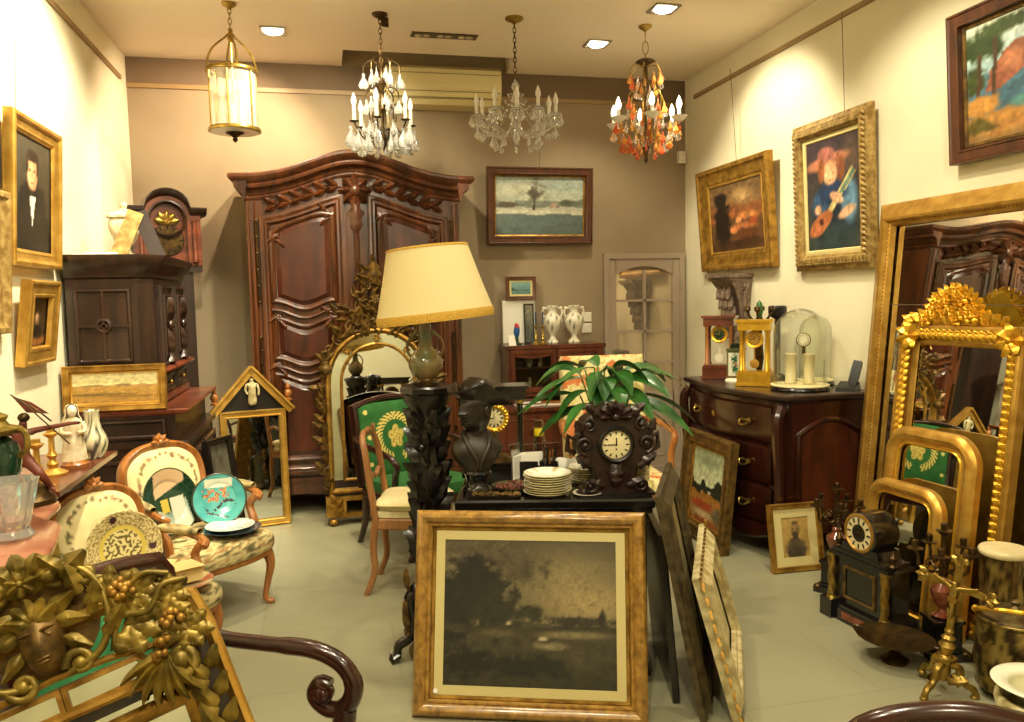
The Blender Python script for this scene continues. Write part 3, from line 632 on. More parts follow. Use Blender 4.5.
for sx in (-1, 1):
    b.scroll((sx*.17, 0, .045), .05, 1.3, -PI/2, sx, .012, tail=bez([(sx*.02, 0, .03), (sx*.08, 0, -.02), (sx*.15, 0, -.03), (sx*.17, 0, -.005)], 6))
    b.scroll((sx*.27, 0, .0), .035, 1.2, PI/2, -sx, .01)
    for k in range(5): b.leaf((sx*(.05+.05*k), -.005, .03), PI/2-sx*(.3+.15*k), .11-.012*k, .045, .02, 2, .8, 6)
b.prism([(-.16, .03), (.16, .03), (.13, .09), (.07, .16), (0, .19), (-.07, .16), (-.13, .09)], -.012, .0)
for k in range(60):
    a = random.uniform(.02, PI-.02); q = .17*math.sqrt(random.random())
    b.flower((math.cos(a)*q*1.0, -.012-random.uniform(0, .03)*(1-q/.2), .035+math.sin(a)*q*.95), random.uniform(.016, .03), 5, .012)
for k in range(16): a = PI*k/15; b.leaf((math.cos(a)*.13, -.01, .05+math.sin(a)*.115), a, .06, .035, .014, 2, .9, 7)
b.flower((0, -.02, .20), .03, 6, .01)
b.pop(); b.build('crest', 'gold_bright', t)
for sx in (-1, 1):
    b = MB(); b.push(M.Translation((sx*(W/2-.06), -.045, H-.06)))
    for k in range(7): b.leaf((0, 0, 0), k*2*PI/7, .075, .05, .02, 2, .8, 6)
    b.ball((0, -.015, 0), .016); b.pop(); b.build('corner_ornament', 'gold_bright', t)
W, H = .53, .90
t = mirror('arched_mirror', 'gilt mirror with rounded top corners, the larger of the two before the crested mirror', arched(W, H, .14), prof_round(.085, .05), 'gold', (2.645, 3.13, 0), -1.5, .10, .085)
MB().rim(offset(arched(W, H, .14), .074), [(0, .03), (.006, .036), (.012, .03)]).build('beading', 'gold_bright', t)
W, H = .465, .65
t = mirror('arched_mirror', 'smallest gilt round-cornered mirror, just behind the black marble clock', arched(W, H, .12), prof_round(.07, .045), 'gold', (2.562, 3.17, 0), -1.51, .10, .07)
MB().rim(offset(arched(W, H, .12), .06), [(0, .026), (.005, .032), (.01, .026)]).build('beading', 'gold_bright', t)
# ---- pediment mirror
W, H = .44, .81
t = thing('pediment_mirror', 'narrow gilt mirror with a triangular pediment, small figure and two finials, before the wardrobe', 'mirror', (-.512, 5.715, 0), .22, .06)
frame('frame', rect(W, H), prof_flat(.05, .045), 'gold', t)
b = MB(); b.f([b.v((x, -.006, z)) for x, z in rect(W-.09, H-.09, 0, .045)]); b.build('mirror_glass', 'mirror', t)
MB().prism([(-.255, H), (.255, H), (0, H+.27)], -.012, .01).build('pediment_panel', 'black_frame', t)
b = MB()
for sx in (-1, 1):
    b.push(M.Translation((0, -.012, H+.30)) @ M.Rotation(sx*math.atan2(.30, .27), 4, 'Y'))
    L = .41; b.box((sx*L/2, -.012, -.022), (L, .05, .04)); b.box((sx*L/2, -.022, .004), (L, .07, .014)); b.pop()
b.build('pediment_moulding', 'gold', t)
fin = [(.0, 0), (.024, .0), (.026, .012), (.012, .02), (.02, .03), (.027, .05), (.022, .07), (.01, .08), (.016, .088), (.017, .1), (.008, .12), (.002, .135)]
for sx in (-1, 1): MB().lathe(fin, 14, (sx*.245, -.02, H+.05)).build('finial', 'honey', t)
skin('figurine', {'p': ((0, -.045, H+.12), (.028, .02)), 'c': ((0, -.045, H+.17), (.028, .018)), 'n': ((0, -.045, H+.2), .012), 'h': ((0, -.05, H+.222), .018), 's': ((0, -.045, H+.07), (.034, .02)), 'f': ((0, -.045, H+.03), (.03, .02)),
                  'la': ((-.035, -.045, H+.18), .01), 'le': ((-.045, -.05, H+.14), .009), 'lh': ((-.03, -.055, H+.11), .007), 'ra': ((.035, -.045, H+.18), .01), 're': ((.045, -.05, H+.14), .009), 'rh': ((.04, -.055, H+.1), .007)},
     [('p', 'c'), ('c', 'n'), ('n', 'h'), ('p', 's'), ('s', 'f'), ('c', 'la'), ('la', 'le'), ('le', 'lh'), ('c', 'ra'), ('ra', 're'), ('re', 'rh')], 'cream_frame', t)
# ---------------------------------------------------------------- wardrobe
def bell(x, w, h): return h*math.exp(-(x/w)**2*3.2)
t = thing('wardrobe', 'large carved walnut wardrobe with arched cornice and two shaped-panel doors', 'wardrobe', (.235, 6.2, 0))
AW, AD = 1.50, .52        # body
zc = lambda x: 2.285+bell(x, .76, .185)
b = MB(); b.prism(between(lambda x: .16, zc, -AW/2, AW/2, 24), -AD/2, AD/2); b.build('carcass', 'walnut', t)
b = MB()   # cornice, a moulding carried over the arch
pr = [(-.0, 0.), (-.012, .0), (-.018, .012), (-.012, .024), (-.02, .03), (-.03, .055), (-.055, .07), (-.068, .07), (-.072, .085), (-.066, .096), (-.078, .105), (-.10, .122), (-.108, .135), (-.108, .15), (-.10, .158), (-.085, .16)]
xs = [-AW/2+AW*k/30 for k in range(31)]; rows = []
for x in xs:
    sx = x/(AW/2); rows.append([(x+sx*abs(d)*(1 if abs(sx) > .999 else 0), -AD/2+d, zc(x)-.03+h*1.1) for d, h in pr]+[(x+sx*.08*(1 if abs(sx) > .999 else 0), AD/2-.005, zc(x)+.13), (x, AD/2-.005, zc(x)-.03)])
b.loft(rows)
for sx in (-1, 1): b.loft([[(sx*(AW/2)-sx*d, y, zc(AW/2)-.03+h*1.1) for d, h in pr]+[(sx*(AW/2-.02), y, zc(AW/2)+.13)] for y in (-AD/2-.085, AD/2-.005)])
b.build('cornice', 'walnut', t, 24)
b = MB()
b.box((0, -AD/2-.004, .20), (AW, .03, .09)); b.box((0, -AD/2-.01, .26), (AW+.02, .03, .03)); b.box((0, 0, .26), (AW+.03, AD, .025))
for sx in (-1, 1):
    b.tube(bez([(sx*(AW/2-.07), -AD/2+.03, .2), (sx*(AW/2+.03), -AD/2-.04, .14), (sx*(AW/2-.06), -AD/2+.02, .06), (sx*(AW/2+.0), -AD/2-.02, 0.01)], 8), [.05, .045, .04, .035, .03, .03, .032, .036, .04], 8)
    b.box((sx*(AW/2-.06), AD/2-.06, .09), (.08, .08, .18))
b.prism(between(lambda x: .16-.06*math.cos(x*PI/1.2)**2*.8, lambda x: .18, -.6, .6, 20), -AD/2, -AD/2+.03)
b.build('plinth', 'walnut', t)
for sx in (-1, 1): b = MB(); b.tube([(sx*(AW/2-.035), -AD/2-.004, .3), (sx*(AW/2-.035), -AD/2-.004, 2.25)], .024, 10).box((sx*(AW/2-.035), -AD/2+.0, 1.27), (.075, .018, 1.98)); b.build('corner_post', 'walnut', t)
# doors
yd = -AD/2-.012
for sx in (-1, 1):
    xa, xb = .085, .665          # inner and outer edge
    f = lambda x: zc(x)-.155
    X = (lambda x: sx*x)
    fix = (lambda P: [(sx*x, z) for x, z in P] if sx > 0 else [(sx*x, z) for x, z in P][::-1])
    D = MB(); out = fix(between(lambda x: .30, f, xa, xb, 16)); D.prism(out, yd-.012, yd+.02)
    D.push(M.Translation((0, yd-.012, 0)))
    inset = lambda f0, f1, x0, x1, d: fix(between(lambda x: f0(min(max(x, x0), x1))+d, lambda x: f1(min(max(x, x0), x1))-d, x0+d, x1-d, 16))
    rings = lambda B, f0, f1, x0, x1, prof: B.loft([[(x, -h, z) for x, z in inset(f0, f1, x0, x1, d)] for d, h in prof], cap=False)
    rings(D, lambda x: .30, f, xa, xb, [(0, 0), (0, .014), (.012, .018), (.03, .012), (.036, .02), (.05, .022), (.062, .008), (.07, 0)])
    D.pop(); door = D.build('door', 'walnut', t)
    pa, pb = xa+.085, xb-.08; pm = (pa+pb)/2; pw = (pb-pa)/2
    S = lambda x, z, a: z+a*math.cos((x-pm)/pw*PI)       # serpentine rails
    pans = [(lambda x: S(x, 1.53, -.03), lambda x: f(x)-.085-.045*abs((x-pm)/pw)**3), (lambda x: S(x, 1.125, -.03), lambda x: S(x, 1.40, -.03)), (lambda x: .42, lambda x: S(x, 1.0, -.03))]
    P = MB(); Q = MB()
    for pn in pans:
        P.push(M.Translation((0, yd-.012, 0))); rings(P, *pn, pa, pb, [(-.022, 0), (-.018, .016), (-.004, .022), (.01, .016), (.016, .006), (.024, .004)]); P.pop()
        Q.push(M.Translation((0, yd-.014, 0))); rings(Q, *pn, pa, pb, [(.02, 0), (.05, .012), (.056, .016)]); o_ = [Q.v((x, -.016, z)) for x, z in inset(*pn, pa, pb, .056)]; nn = len(o_); [Q.f([o_[k], o_[k+1], o_[nn-2-k], o_[nn-1-k]]) for k in range(nn//2-1)]; Q.pop()
    Q.build('door_panel', 'walnut_panel', door, 10); 
    for zr in (1.465, 1.063):   # serpentine mouldings of the rails
        P.tube([(sx*(pa-.02+(pb-pa+.04)*k/14), yd-.022, S(pa-.02+(pb-pa+.04)*k/14, zr, -.03)) for k in range(15)], .015, 7)
    P.build('panel_moulding', 'walnut', door, 28)
    for xq, zq, aa in ((pb-.03, f(pb)-.15, PI*.75), (pa+.03, f(pa)-.13, PI*.25), (pa+.03, 1.44, PI*.3), (pb-.03, 1.44, PI*.7), (pa+.02, 1.1, PI*.3), (pb-.02, 1.1, PI*.7)):
        K = MB(); c = (sx*xq, yd-.024, zq); a2 = aa if sx > 0 else PI-aa
        K.scroll(c, .035, 1.3, a2, sx, .008); K.leaf((c[0], c[1], c[2]+.02), PI-a2+PI/2, .09, .04, .014, 3, .6, 7); K.leaf((c[0], c[1], c[2]-.02), -a2, .08, .035, .014, 3, .6, 7); K.build('carved_corner', 'walnut', door)
    for za, zb in ((1.55, 2.12), (.85, 1.3), (.35, .6)):
        x = sx*(xb+.022); n_ = 5; H = MB(); H.tube([(x, yd-.03, za), (x, yd-.03, zb)], .008, 8)
        for k in range(n_+1): H.ball((x, yd-.03, za+(zb-za)*k/n_), .0115, 7, 5)
        H.build('hinge', 'bronze', door)
K = MB()   # centre strip and frieze carving
K.box((0, yd-.006, 1.25), (.13, .03, 1.95)); K.tube([(0, yd-.03, .35), (0, yd-.03, 2.05)], .02, 8)
K.build('centre_stile', 'walnut', t)
K = MB(); yy = -AD/2-.02
for k in range(8):
    a = k*2*PI/8; K.leaf((0, yy, 2.335), a, .12, .07, .03, 3, .7, 7)
K.ball((0, yy-.02, 2.335), (.045, .03, .045)); K.leaf((0, yd-.02, 2.28), -PI/2, .26, .1, .03, 3, .6, 9)
for k in range(4): K.ball((0, yd-.035, 2.16-.035*k), .022-.002*k, 8, 6)
for sx in (-1, 1):
    for k in range(6):
        x = sx*(.12+.085*k); z = zc(x)-.09
        K.leaf((x, yy+.005, z), (0 if sx > 0 else PI)+sx*.5, .1, .05, .02, 3, .6, 6); K.leaf((x, yy+.005, z), (0 if sx > 0 else PI)-sx*.5, .09, .045, .018, 3, .6, 6)
        if k % 2: K.flower((x, yy, z+.01), .028, 6, .012)
    K.tube([(sx*(.1+.5*k/8), yy+.008, zc(.1+.5*k/8)-.09) for k in range(9)], .008, 6)
K.build('frieze_carving', 'walnut', t)
# ---------------------------------------------------------------- longcase clock
t = thing('longcase_clock', 'tall dark longcase clock with arched hood in the back left corner', 'clock', (-1.10, 6.20, 0), R(18))
cw, cd = .44, .22; b = MB()
b.box((0, 0, .3), (cw-.02, cd, .6)); b.box((0, 0, 1.2), (cw-.12, cd-.03, 1.2)); b.box((0, -.01, .05), (cw+.03, cd+.02, .1)); b.box((0, 0, 1.80), (cw, cd+.02, .05)); b.box((0, 0, .61), (cw+.02, cd+.02, .04))
b.build('trunk', 'oak_dark', t)
b = MB(); hz = lambda x: 2.18+(.13*math.sqrt(max(0, 1-(x/.15)**2)) if abs(x) < .15 else 0)
n = 32; xs = [-cw/2+cw*k/n for k in range(n+1)]
op = [(.12*math.cos(PI*k/12), 2.15+.12*math.sin(PI*k/12)) for k in range(13)]
b.prism([(-cw/2, 1.82), (-.13, 1.82), (-.13, 2.15)]+[(-p[0], p[1]) for p in op][0:13]+[(.13, 2.15), (.13, 1.82), (cw/2, 1.82), (cw/2, 2.2)]+[(x, hz(x)) for x in xs[::-1]][1:-1]+[(-cw/2, 2.2)], -cd/2-.02, -cd/2+.005)
b.prism(between(lambda x: 1.82, hz, -cw/2, cw/2, 24), -cd/2+.02, cd/2)
b.build('hood', 'oak_red', t)
b = MB()
for k in range(len(xs)-1): pass
b.loft([[(x*1.0+(.04 if k == n else -.04 if k == 0 else 0), y, hz(x)+dz) for y, dz in ((-cd/2-.02, -.005), (-cd/2-.045, .012), (-cd/2-.06, .035), (-cd/2-.06, .05), (cd/2, .05), (cd/2, -.005))] for k, x in enumerate(xs)])
b.rim([(.13*math.cos(2*PI*k/24), 2.15+.13*math.sin(2*PI*k/24)) for k in range(24)], [(0, cd/2+.02), (.0, cd/2+.03), (.012, cd/2+.035), (.02, cd/2+.02)])
b.build('hood_moulding', 'oak_dark', t)
for sx in (-1, 1): b = MB(); b.lathe([(.018, 1.84), (.022, 1.85), (.014, 1.88), (.016, 2.0), (.014, 2.12), (.02, 2.14)], 12, (sx*.175, -cd/2-.035, 0)); b.build('hood_column', 'oak_red', t)
b = MB(); b.lathe([(.001, .012), (.105, .012), (.11, .004), (.112, 0)], 28, (0, -cd/2+.018, 2.0), ax='y'); d = b.build('dial', 'bronze', t)
b = MB()
for k in range(12):
    a = k*PI/6; b.push(M.Translation((0, -cd/2+.004, 2.0)) @ M.Rotation(a, 4, 'Y')); b.box((0, 0, .088), (.008, .003, .024)); b.pop()
b.build('numerals', 'marble_black', d)
b = MB().tube([(0, -cd/2-.002, 2.0), (.04, -cd/2-.002, 2.05)], .003, 5).tube([(0, -cd/2-.002, 2.0), (-.02, -cd/2-.002, 2.075)], .003, 5).build('hands', 'marble_black', d)
b = MB()
for k in range(5): b.leaf((0, -cd/2+.012, 2.12), PI*(.1+.2*k), .09, .05, .014, 2, .6, 6)
b.flower((0, -cd/2+.005, 2.13), .03, 6, .012); b.build('dial_crest', 'brass', t)
# ---------------------------------------------------------------- dark cabinet on the left wall
t = thing('cabinet', 'tall dark oak two-stage cabinet with carved doors against the left wall', 'cabinet', (XL+.03, 4.57, 0))
# local: x out from the wall, y along the wall
LY, UX, LX = 1.12, .42, .58
b = MB(); b.box((LX/2, LY/2, .43), (LX-.03, LY-.02, .76)); b.box((LX/2, LY/2, .03), (LX+.02, LY, .06)); b.box((LX/2, LY/2, .80), (LX+.02, LY+.01, .03)); b.box((LX/2-.02, LY/2, .885), (LX-.07, LY-.04, .15))
b.build('lower_case', 'oak_dark', t)
b = MB()
b.loft([[(0, 0, z), (LX+e, 0-e, z), (LX+e, LY, z), (0, LY, z)] for z, e in ((.955, -.02), (.965, .0), (.972, .015), (.985, .02), (.992, .012))])
b.build('ledge', 'oak_red', t)
b = MB(); U0 = .1; c = .07
ux = [(0, U0), (UX-c, U0), (UX, U0+c), (UX, LY-c), (UX-c, LY-.02), (0, LY-.02)]
b.slab(ux, .99, 1.70); b.build('upper_case', 'oak_dark', t)
b = MB()
def cor(e): return [(0, U0-e), (UX-c+e*.4, U0-e), (UX+e, U0+c-e*.4), (UX+e, LY-c+e*.4), (UX-c+e*.4, LY-.02+e*.5), (0, LY-.02+e*.5)]
b.loft([[(x, y, z) for x, y in cor(e)] for z, e in ((1.69, 0), (1.70, .015), (1.725, .02), (1.75, .045), (1.78, .06), (1.80, .07), (1.818, .07))])
b.build('cornice', 'oak_dark', t)
b = MB(); b.loft([[(x, y, z) for x, y in cor(e)] for z, e in ((1.0, .02), (1.03, .02), (1.04, .005))]); b.loft([[(x, y, z) for x, y in cor(e)] for z, e in ((1.16, .0), (1.17, .05), (1.185, .06), (1.20, .05), (1.205, .0))]); b.build('waist_moulding', 'oak_red', t)
b = MB()   # near side panelling (faces -y)
b.push(M.Translation((0, U0, 0))); b.rim(rect(.28, .40, .18, 1.24), [(0, 0), (.004, .012), (.014, .014), (.022, .004)])
b.box((.18, -.006, 1.44), (.014, .012, .38)); b.box((.18, -.006, 1.44), (.26, .012, .014)); b.rim(ell(.03, .03, 16, .18, 1.44), [(-.012, 0), (-.008, .014), (0, .016), (.008, .004)])
b.rim(rect(.3, .1, .18, 1.05), [(0, 0), (.004, .01), (.014, .012), (.02, .003)]); b.pop()
b.push(M.Translation((0, .01, 0))); b.rim(rect(.40, .11, .28, .83), [(0, 0), (.004, .012), (.016, .014), (.024, .004)]); b.rim(rect(.46, .6, .28, .12), [(0, 0), (.004, .012), (.016, .014), (.024, .004)]); b.pop()
b.build('side_panel', 'oak_dark', t)
for k in range(2):   # upper doors facing +x
    ya = U0+c+.07+k*.42; d = MB(); d.push(M.Translation((UX, ya+.17, 0)) @ M.Rotation(PI/2, 4, 'Z'))
    d.box((0, -.008, 1.43), (.34, .02, .46)); d.push(M.Translation((0, -.018, 0)))
    d.rim(rect(.34, .46, 0, 1.20), [(0, 0), (.004, .012), (.016, .014), (.022, .003)]); d.rim(rect(.2, .36, 0, 1.25), [(0, 0), (.004, .014), (.014, .018), (.022, .004)])
    d.pop(); door = (d.build('door', 'oak_dark', t))
    d = MB(); d.push(M.Translation((UX, ya+.17, 0)) @ M.Rotation(PI/2, 4, 'Z')); d.push(M.Translation((0, -.02, 0)))
    d.leaf((0, 0, 1.44), PI/2, .15, .11, .035, 3, .4, 8); d.leaf((0, 0, 1.42), -PI/2, .15, .09, .035, 3, .4, 8); d.ball((0, -.02, 1.43), (.03, .02, .03)); d.lathe([(.02, 1.2), (.05, 1.22), (.025, 1.27)], 10)
    d.pop(); d.build('carving', 'oak_dark', door)
    d = MB(); d.push(M.Translation((UX, ya+.17, 0)) @ M.Rotation(PI/2, 4, 'Z'))
    d.rim(rect(.34, .1, 0, 1.05), [(0, .0), (.004, .016), (.016, .018), (.022, .006)]); d.box((0, -.004, 1.1), (.31, .016, .08)); d.pop(); dr = d.build('drawer', 'oak_dark', t)
    MB().ball((UX+.025, ya+.17, 1.1), .014).build('knob', 'brass', dr)
    d = MB(); d.push(M.Translation((LX, .27+k*.48, 0)) @ M.Rotation(PI/2, 4, 'Z')); d.box((0, 0, .43), (.44, .02, .6)); d.push(M.Translation((0, -.01, 0))); d.rim(rect(.44, .6, 0, .13), [(0, 0), (.004, .012), (.018, .014), (.026, .003)]); d.rim(ell(.12, .2, 20, 0, .43), [(0, 0), (.006, .014), (.02, .016), (.03, .003)]); d.pop(); d.pop()
    d.build('door', 'oak_dark', t)
# on the cabinet
p = at(143, 256, y=4.95); zt = 1.819
t = thing('lidded_urn', 'pale lidded urn standing on top of the dark cabinet behind a leaning board', 'urn', (-1.13, 5.12, zt), scale=1.25)
MB().lathe([(.001, 0), (.05, 0), (.052, .015), (.025, .03), (.022, .05), (.05, .09), (.068, .14), (.07, .17), (.06, .185), (.058, .19)], 22).build('body', 'biscuit', t)
MB().lathe([(.075, .19), (.075, .2), (.06, .21), (.03, .225), (.012, .235), (.018, .25), (.012, .262), (.002, .265)], 22).build('lid', 'biscuit', t)
t = thing('board', 'pale gilt-edged board tilted against the urn on the dark cabinet', 'board', (-1.13, 4.92, zt), R(8), .12, R(22))
MB().box((0, 0, .14), (.085, .02, .28)).build('panel', 'antique_frame', t)
t = thing('dark_board', 'dark thin board leaning the other way beside the pale board on the cabinet', 'board', (-.925, 4.98, zt), R(8), .1, R(-20))
MB().box((0, 0, .14), (.08, .02, .28)).build('panel', 'oak_dark', t)
t = thing('papers', 'flat pale papers lying on top of the dark cabinet by the wall', 'papers', (-1.22, 4.82, zt), R(6))
b = MB(); b.box((0, 0, .006), (.2, .14, .012)); b.box((.03, .02, .016), (.16, .12, .008), .12); b.build('sheets', 'paper', t)
# ---------------------------------------------------------------- small tabletop cabinet and chest at the back wall
t = thing('chest', 'low dark wooden chest with ring handle behind the black cabinet at the back wall', 'chest', (1.80, 6.22, 0))
b = MB(); b.box((0, 0, .36), (1.06, .46, .60)); b.box((0, 0, .675), (1.10, .5, .03)); b.box((0, 0, .05), (1.08, .48, .1)); b.build('case', 'mahogany_lit', t)
for k in range(2):
    for j in range(2):
        d = MB().box((-.26+.52*k, -.235, .22+.28*j), (.5, .014, .26)); d.push(M.Translation((0, -.242, 0))); d.rim(rect(.44, .2, -.26+.52*k, .12+.28*j), [(0, 0), (.004, .008), (.012, .002)]); d.pop(); d = d.build('drawer', 'mahogany_lit', t)
        MB().tube([(-.26+.52*k+.028*math.cos(2*PI*q/14), -.252, .22+.28*j+.028*math.sin(2*PI*q/14)) for q in range(14)], .005, 6, True).build('ring_handle', 'bronze', d)
t = thing('display_cabinet', 'small mahogany glazed display cabinet standing on the chest at the back wall', 'cabinet', (1.79, 6.30, .69))
b = MB(); cw, chh = .80, .46
for sx in (-1, 1): b.box((sx*(cw/2-.03), 0, .035), (.06, .25, .07)); b.box((sx*(cw/2-.012), 0, chh/2+.04), (.024, .27, chh-.06))
b.box((0, 0, .08), (cw, .28, .03)); b.box((0, 0, chh), (cw+.03, .3, .03)); b.box((0, .13, .27), (cw, .012, .38)); b.box((0, .0, .27), (.03, .26, .38)); b.box((0, 0, .29), (cw-.05, .22, .012))
b.build('case', 'mahogany_lit', t)
for sx in (-1, 1):
    d = MB(); d.push(M.Translation((sx*.195, -.135, .1))); d.rim(rect(.37, .34), [(0, .0), (0, .018), (.02, .02), (.036, .016), (.04, -.004), (0, -.004)]); d.prism([(-.16, .30)]+[(-.15+.3*k/8, .29-.02*math.sin(PI*k/8)) for k in range(9)]+[(.16, .30)][::-1], -.014, 0); d.pop(); d = d.build('door', 'mahogany_lit', t)
    MB().box((sx*.195, -.137, .27), (.31, .003, .28)).build('door_glass', 'glass', d)
random.seed(5)
for sx in (-1, 1):
    for z in (.096, .297):
        for k in range(3):
            x = sx*.195+(k-1)*.09; kind = (k+int(z*10)+(sx > 0)) % 3
            q = thing(('cup', 'figurine', 'bowl')[kind], ('small %s in the display cabinet, %s of the %s shelf' % (('cup', 'figurine', 'bowl')[kind], ('left end', 'middle', 'right end')[k], ('lower' if z < .2 else 'upper')+(' left' if sx < 0 else ' right'))), ('cup', 'figurine', 'bowl')[kind], (1.79+x, 6.28, .69+z), group='trinkets in the display cabinet')
            pr_ = ([(.001, 0), (.018, 0), (.02, .01), (.03, .04), (.032, .06), (.028, .06), (.02, .015)], [(.001, 0), (.022, 0), (.02, .02), (.012, .05), (.018, .07), (.008, .09), (.014, .1), (.002, .115)], [(.001, 0), (.02, 0), (.022, .008), (.045, .035), (.047, .04), (.02, .012)])[kind]
            MB().lathe(pr_, 12).build('body', ('porcelain', 'biscuit', 'steel')[kind], q)
for k in range(3):
    q = thing('book', '%s book lying flat under the small display cabinet' % ('red-brown leather', 'dark brown leather', 'tan')[k], 'book', (1.52+.005*k, 6.08, .692+.026*(k if k < 2 else 0)) if k < 2 else (1.70, 6.10, .692), R(4-7*k), group='old books on the chest')
    b = MB(); b.box((0, 0, .0115), (.185, .13, .018)); b.build('pages', 'paper', q); b = MB(); b.box((0, 0, .0015), (.19, .14, .003)).box((0, 0, .0225), (.19, .14, .003)).box((0, .07, .012), (.19, .004, .024)); b.build('cover', ('book_a', 'book_b', 'honey')[k], q)
zt = 1.166
picture('small_landscape_painting', 'small wood-framed lake picture propped above the display cabinet at the back wall', 'picture', .255, .19, .03, .02, PLAKE, (1.575, 6.44, 1.528), 0, .05, 'brown_frame', prof_flat, 30, 24, liner=(.018, 'mount'))
t = thing('blank_canvas', 'blank white canvas standing on the display cabinet behind the parrot figurine', 'panel', (1.555, 6.46, zt), 0, .0)
b = MB(); b.prism(rect(.285, .365), -.008, .008); b.build('board', 'paper', t)
MB().rim(rect(.29, .37, 0, -.002), [(0, -.0), (0, .012), (.008, .012), (.01, .006)]).build('edge', 'steel', t)
t = thing('photo_strip', 'small dark upright picture leaning on the white panel', 'picture', (1.635, 6.42, zt+.0), 0, .06)
frame('frame', rect(.085, .33), prof_flat(.012, .012), 'black_frame', t); canvas('picture_panel', .065, .31, Pic(((60, 70, 60), (130, 120, 100)), .2), t, 8, 18, -.004, .01, 'paint_matt')
t = thing('parrot_figurine', 'small red and blue parrot figurine on the display cabinet', 'figurine', (1.49, 6.27, zt), scale=1.5)
bd = skin('body', {'t': ((.0, .01, .03), .008), 'b': ((0, 0, .06), .018), 'c': ((0, -.006, .085), .018), 'h': ((0, -.008, .112), .014), 'k': ((-.012, -.014, .11), .006), 'tl': ((.006, .018, .005), .006)}, [('b', 'c'), ('c', 'h'), ('h', 'k'), ('b', 't'), ('t', 'tl')], 'polychrome', t)
ca = bd.data.color_attributes.new('Col', 'FLOAT_COLOR', 'POINT')
for v_ in bd.data.vertices:
    cc = (190, 40, 30) if v_.co.z > .095 else (40, 90, 150) if v_.co.z > .045 else (60, 110, 90); ca.data[v_.index].color = C(*cc)
MB().lathe([(.001, 0), (.028, 0), (.03, .008), (.012, .016), (.01, .04), (.002, .042)], 14).build('base', 'green_glaze', t)
def candlestick(name, label, loc, h, mat, candle=True, cm='blue_dark', group=None, s=1.):
    t = thing(name, label, 'candlestick', loc, group=group)
    p = [(.001, 0), (.045, 0), (.046, .008), (.03, .018), (.014, .03), (.02, .045), (.011, .06)]+[(.011, h*.35), (.018, h*.42), (.010, h*.5), (.009, h*.8), (.02, h*.86), (.024, h*.9), (.013, h*.93), (.013, h), (.008, h)]
    MB().lathe([(r*s, z) for r, z in p], 16).build('stem', mat, t)
    if candle: MB().lathe([(.009*s, h-.01), (.009*s, h+.1), (.002, h+.105)], 10).build('candle', cm, t)
    return t
candlestick('candlestick', 'left thin brass candlestick with dark blue candle on the display cabinet', (1.635, 6.21, zt), .16, 'brass', True, 'blue_dark', 'pair of candlesticks with blue candles', .75)
candlestick('candlestick', 'right thin brass candlestick with blue candle beside the white vases', (1.70, 6.235, zt), .16, 'brass', True, 'blue_dark', 'pair of candlesticks with blue candles', .75)
t = thing('white_card', 'small folded white card at the left end of the display cabinet top', 'card', (1.43, 6.21, zt), R(20)); b = MB(); b.loft([[(-.035, -.02, 0), (.035, -.02, 0), (.03, 0, .08), (-.03, 0, .08)], [(-.035, -.023, 0), (.035, -.023, 0), (.03, -.003, .083), (-.03, -.003, .083)]]); b.build('card', 'paper', t)
def twin_vase(label, x):
    t = thing('vase', label, 'vase', (x, 6.30, zt), group='pair of white two-handled vases')
    def dec(r, a): return (216, 208, 184)
    prof = [(.001, 0), (.05, 0), (.05, .02), (.03, .035), (.02, .06), (.035, .085), (.07, .13), (.082, .18), (.078, .215), (.05, .235), (.034, .255), (.032, .29), (.05, .305), (.045, .31), (.02, .3)]
    vs = fan_disc('body', prof, lambda r, a: (112, 112, 100) if (math.sin(a*9+r*22)+math.sin(a*5-r*31)) > 1.05 and r > .55 else (222, 214, 190), t, 'glaze', 48)
    for sx in (-1, 1): MB().tube(bez([(sx*.068, 0, .215), (sx*.1, 0, .25), (sx*.08, 0, .31), (sx*.036, 0, .285)], 10), .008, 7).ball((sx*.074, 0, .29), .012).build('handle', 'porcelain', t)
    return t
twin_vase('white two-handled vase with grey scrolls, left one of the pair on the display cabinet', 1.80); twin_vase('white two-handled vase with grey scrolls, right one of the pair, next to the wall sockets', 1.985)
t = thing('wall_socket', 'upper of the two white square sockets on the back wall', 'socket', (2.165, YB-.002, 1.33), group='white wall sockets'); MB().prism(rect(.085, .08), -.01, 0, .004).lathe([(.026, .0), (.028, .002), (.022, -.004)], 16, (0, -.01, .04), ax='y').build('plate', 'white_plastic', t)
dup(t, 'lower of the two white square sockets on the back wall', (2.165, YB-.002, 1.235))
t = thing('motion_sensor', 'small white sensor box in the upper right corner of the back wall', 'sensor', (3.03, YB-.03, 2.67)); MB().box((0, 0, .05), (.06, .05, .1)).ball((0, -.026, .035), (.022, .01, .022)).build('housing', 'white_plastic', t); MB().box((0.028, .02, .05), (.03, .02, .03)).build('bracket', 'white_plastic', t)
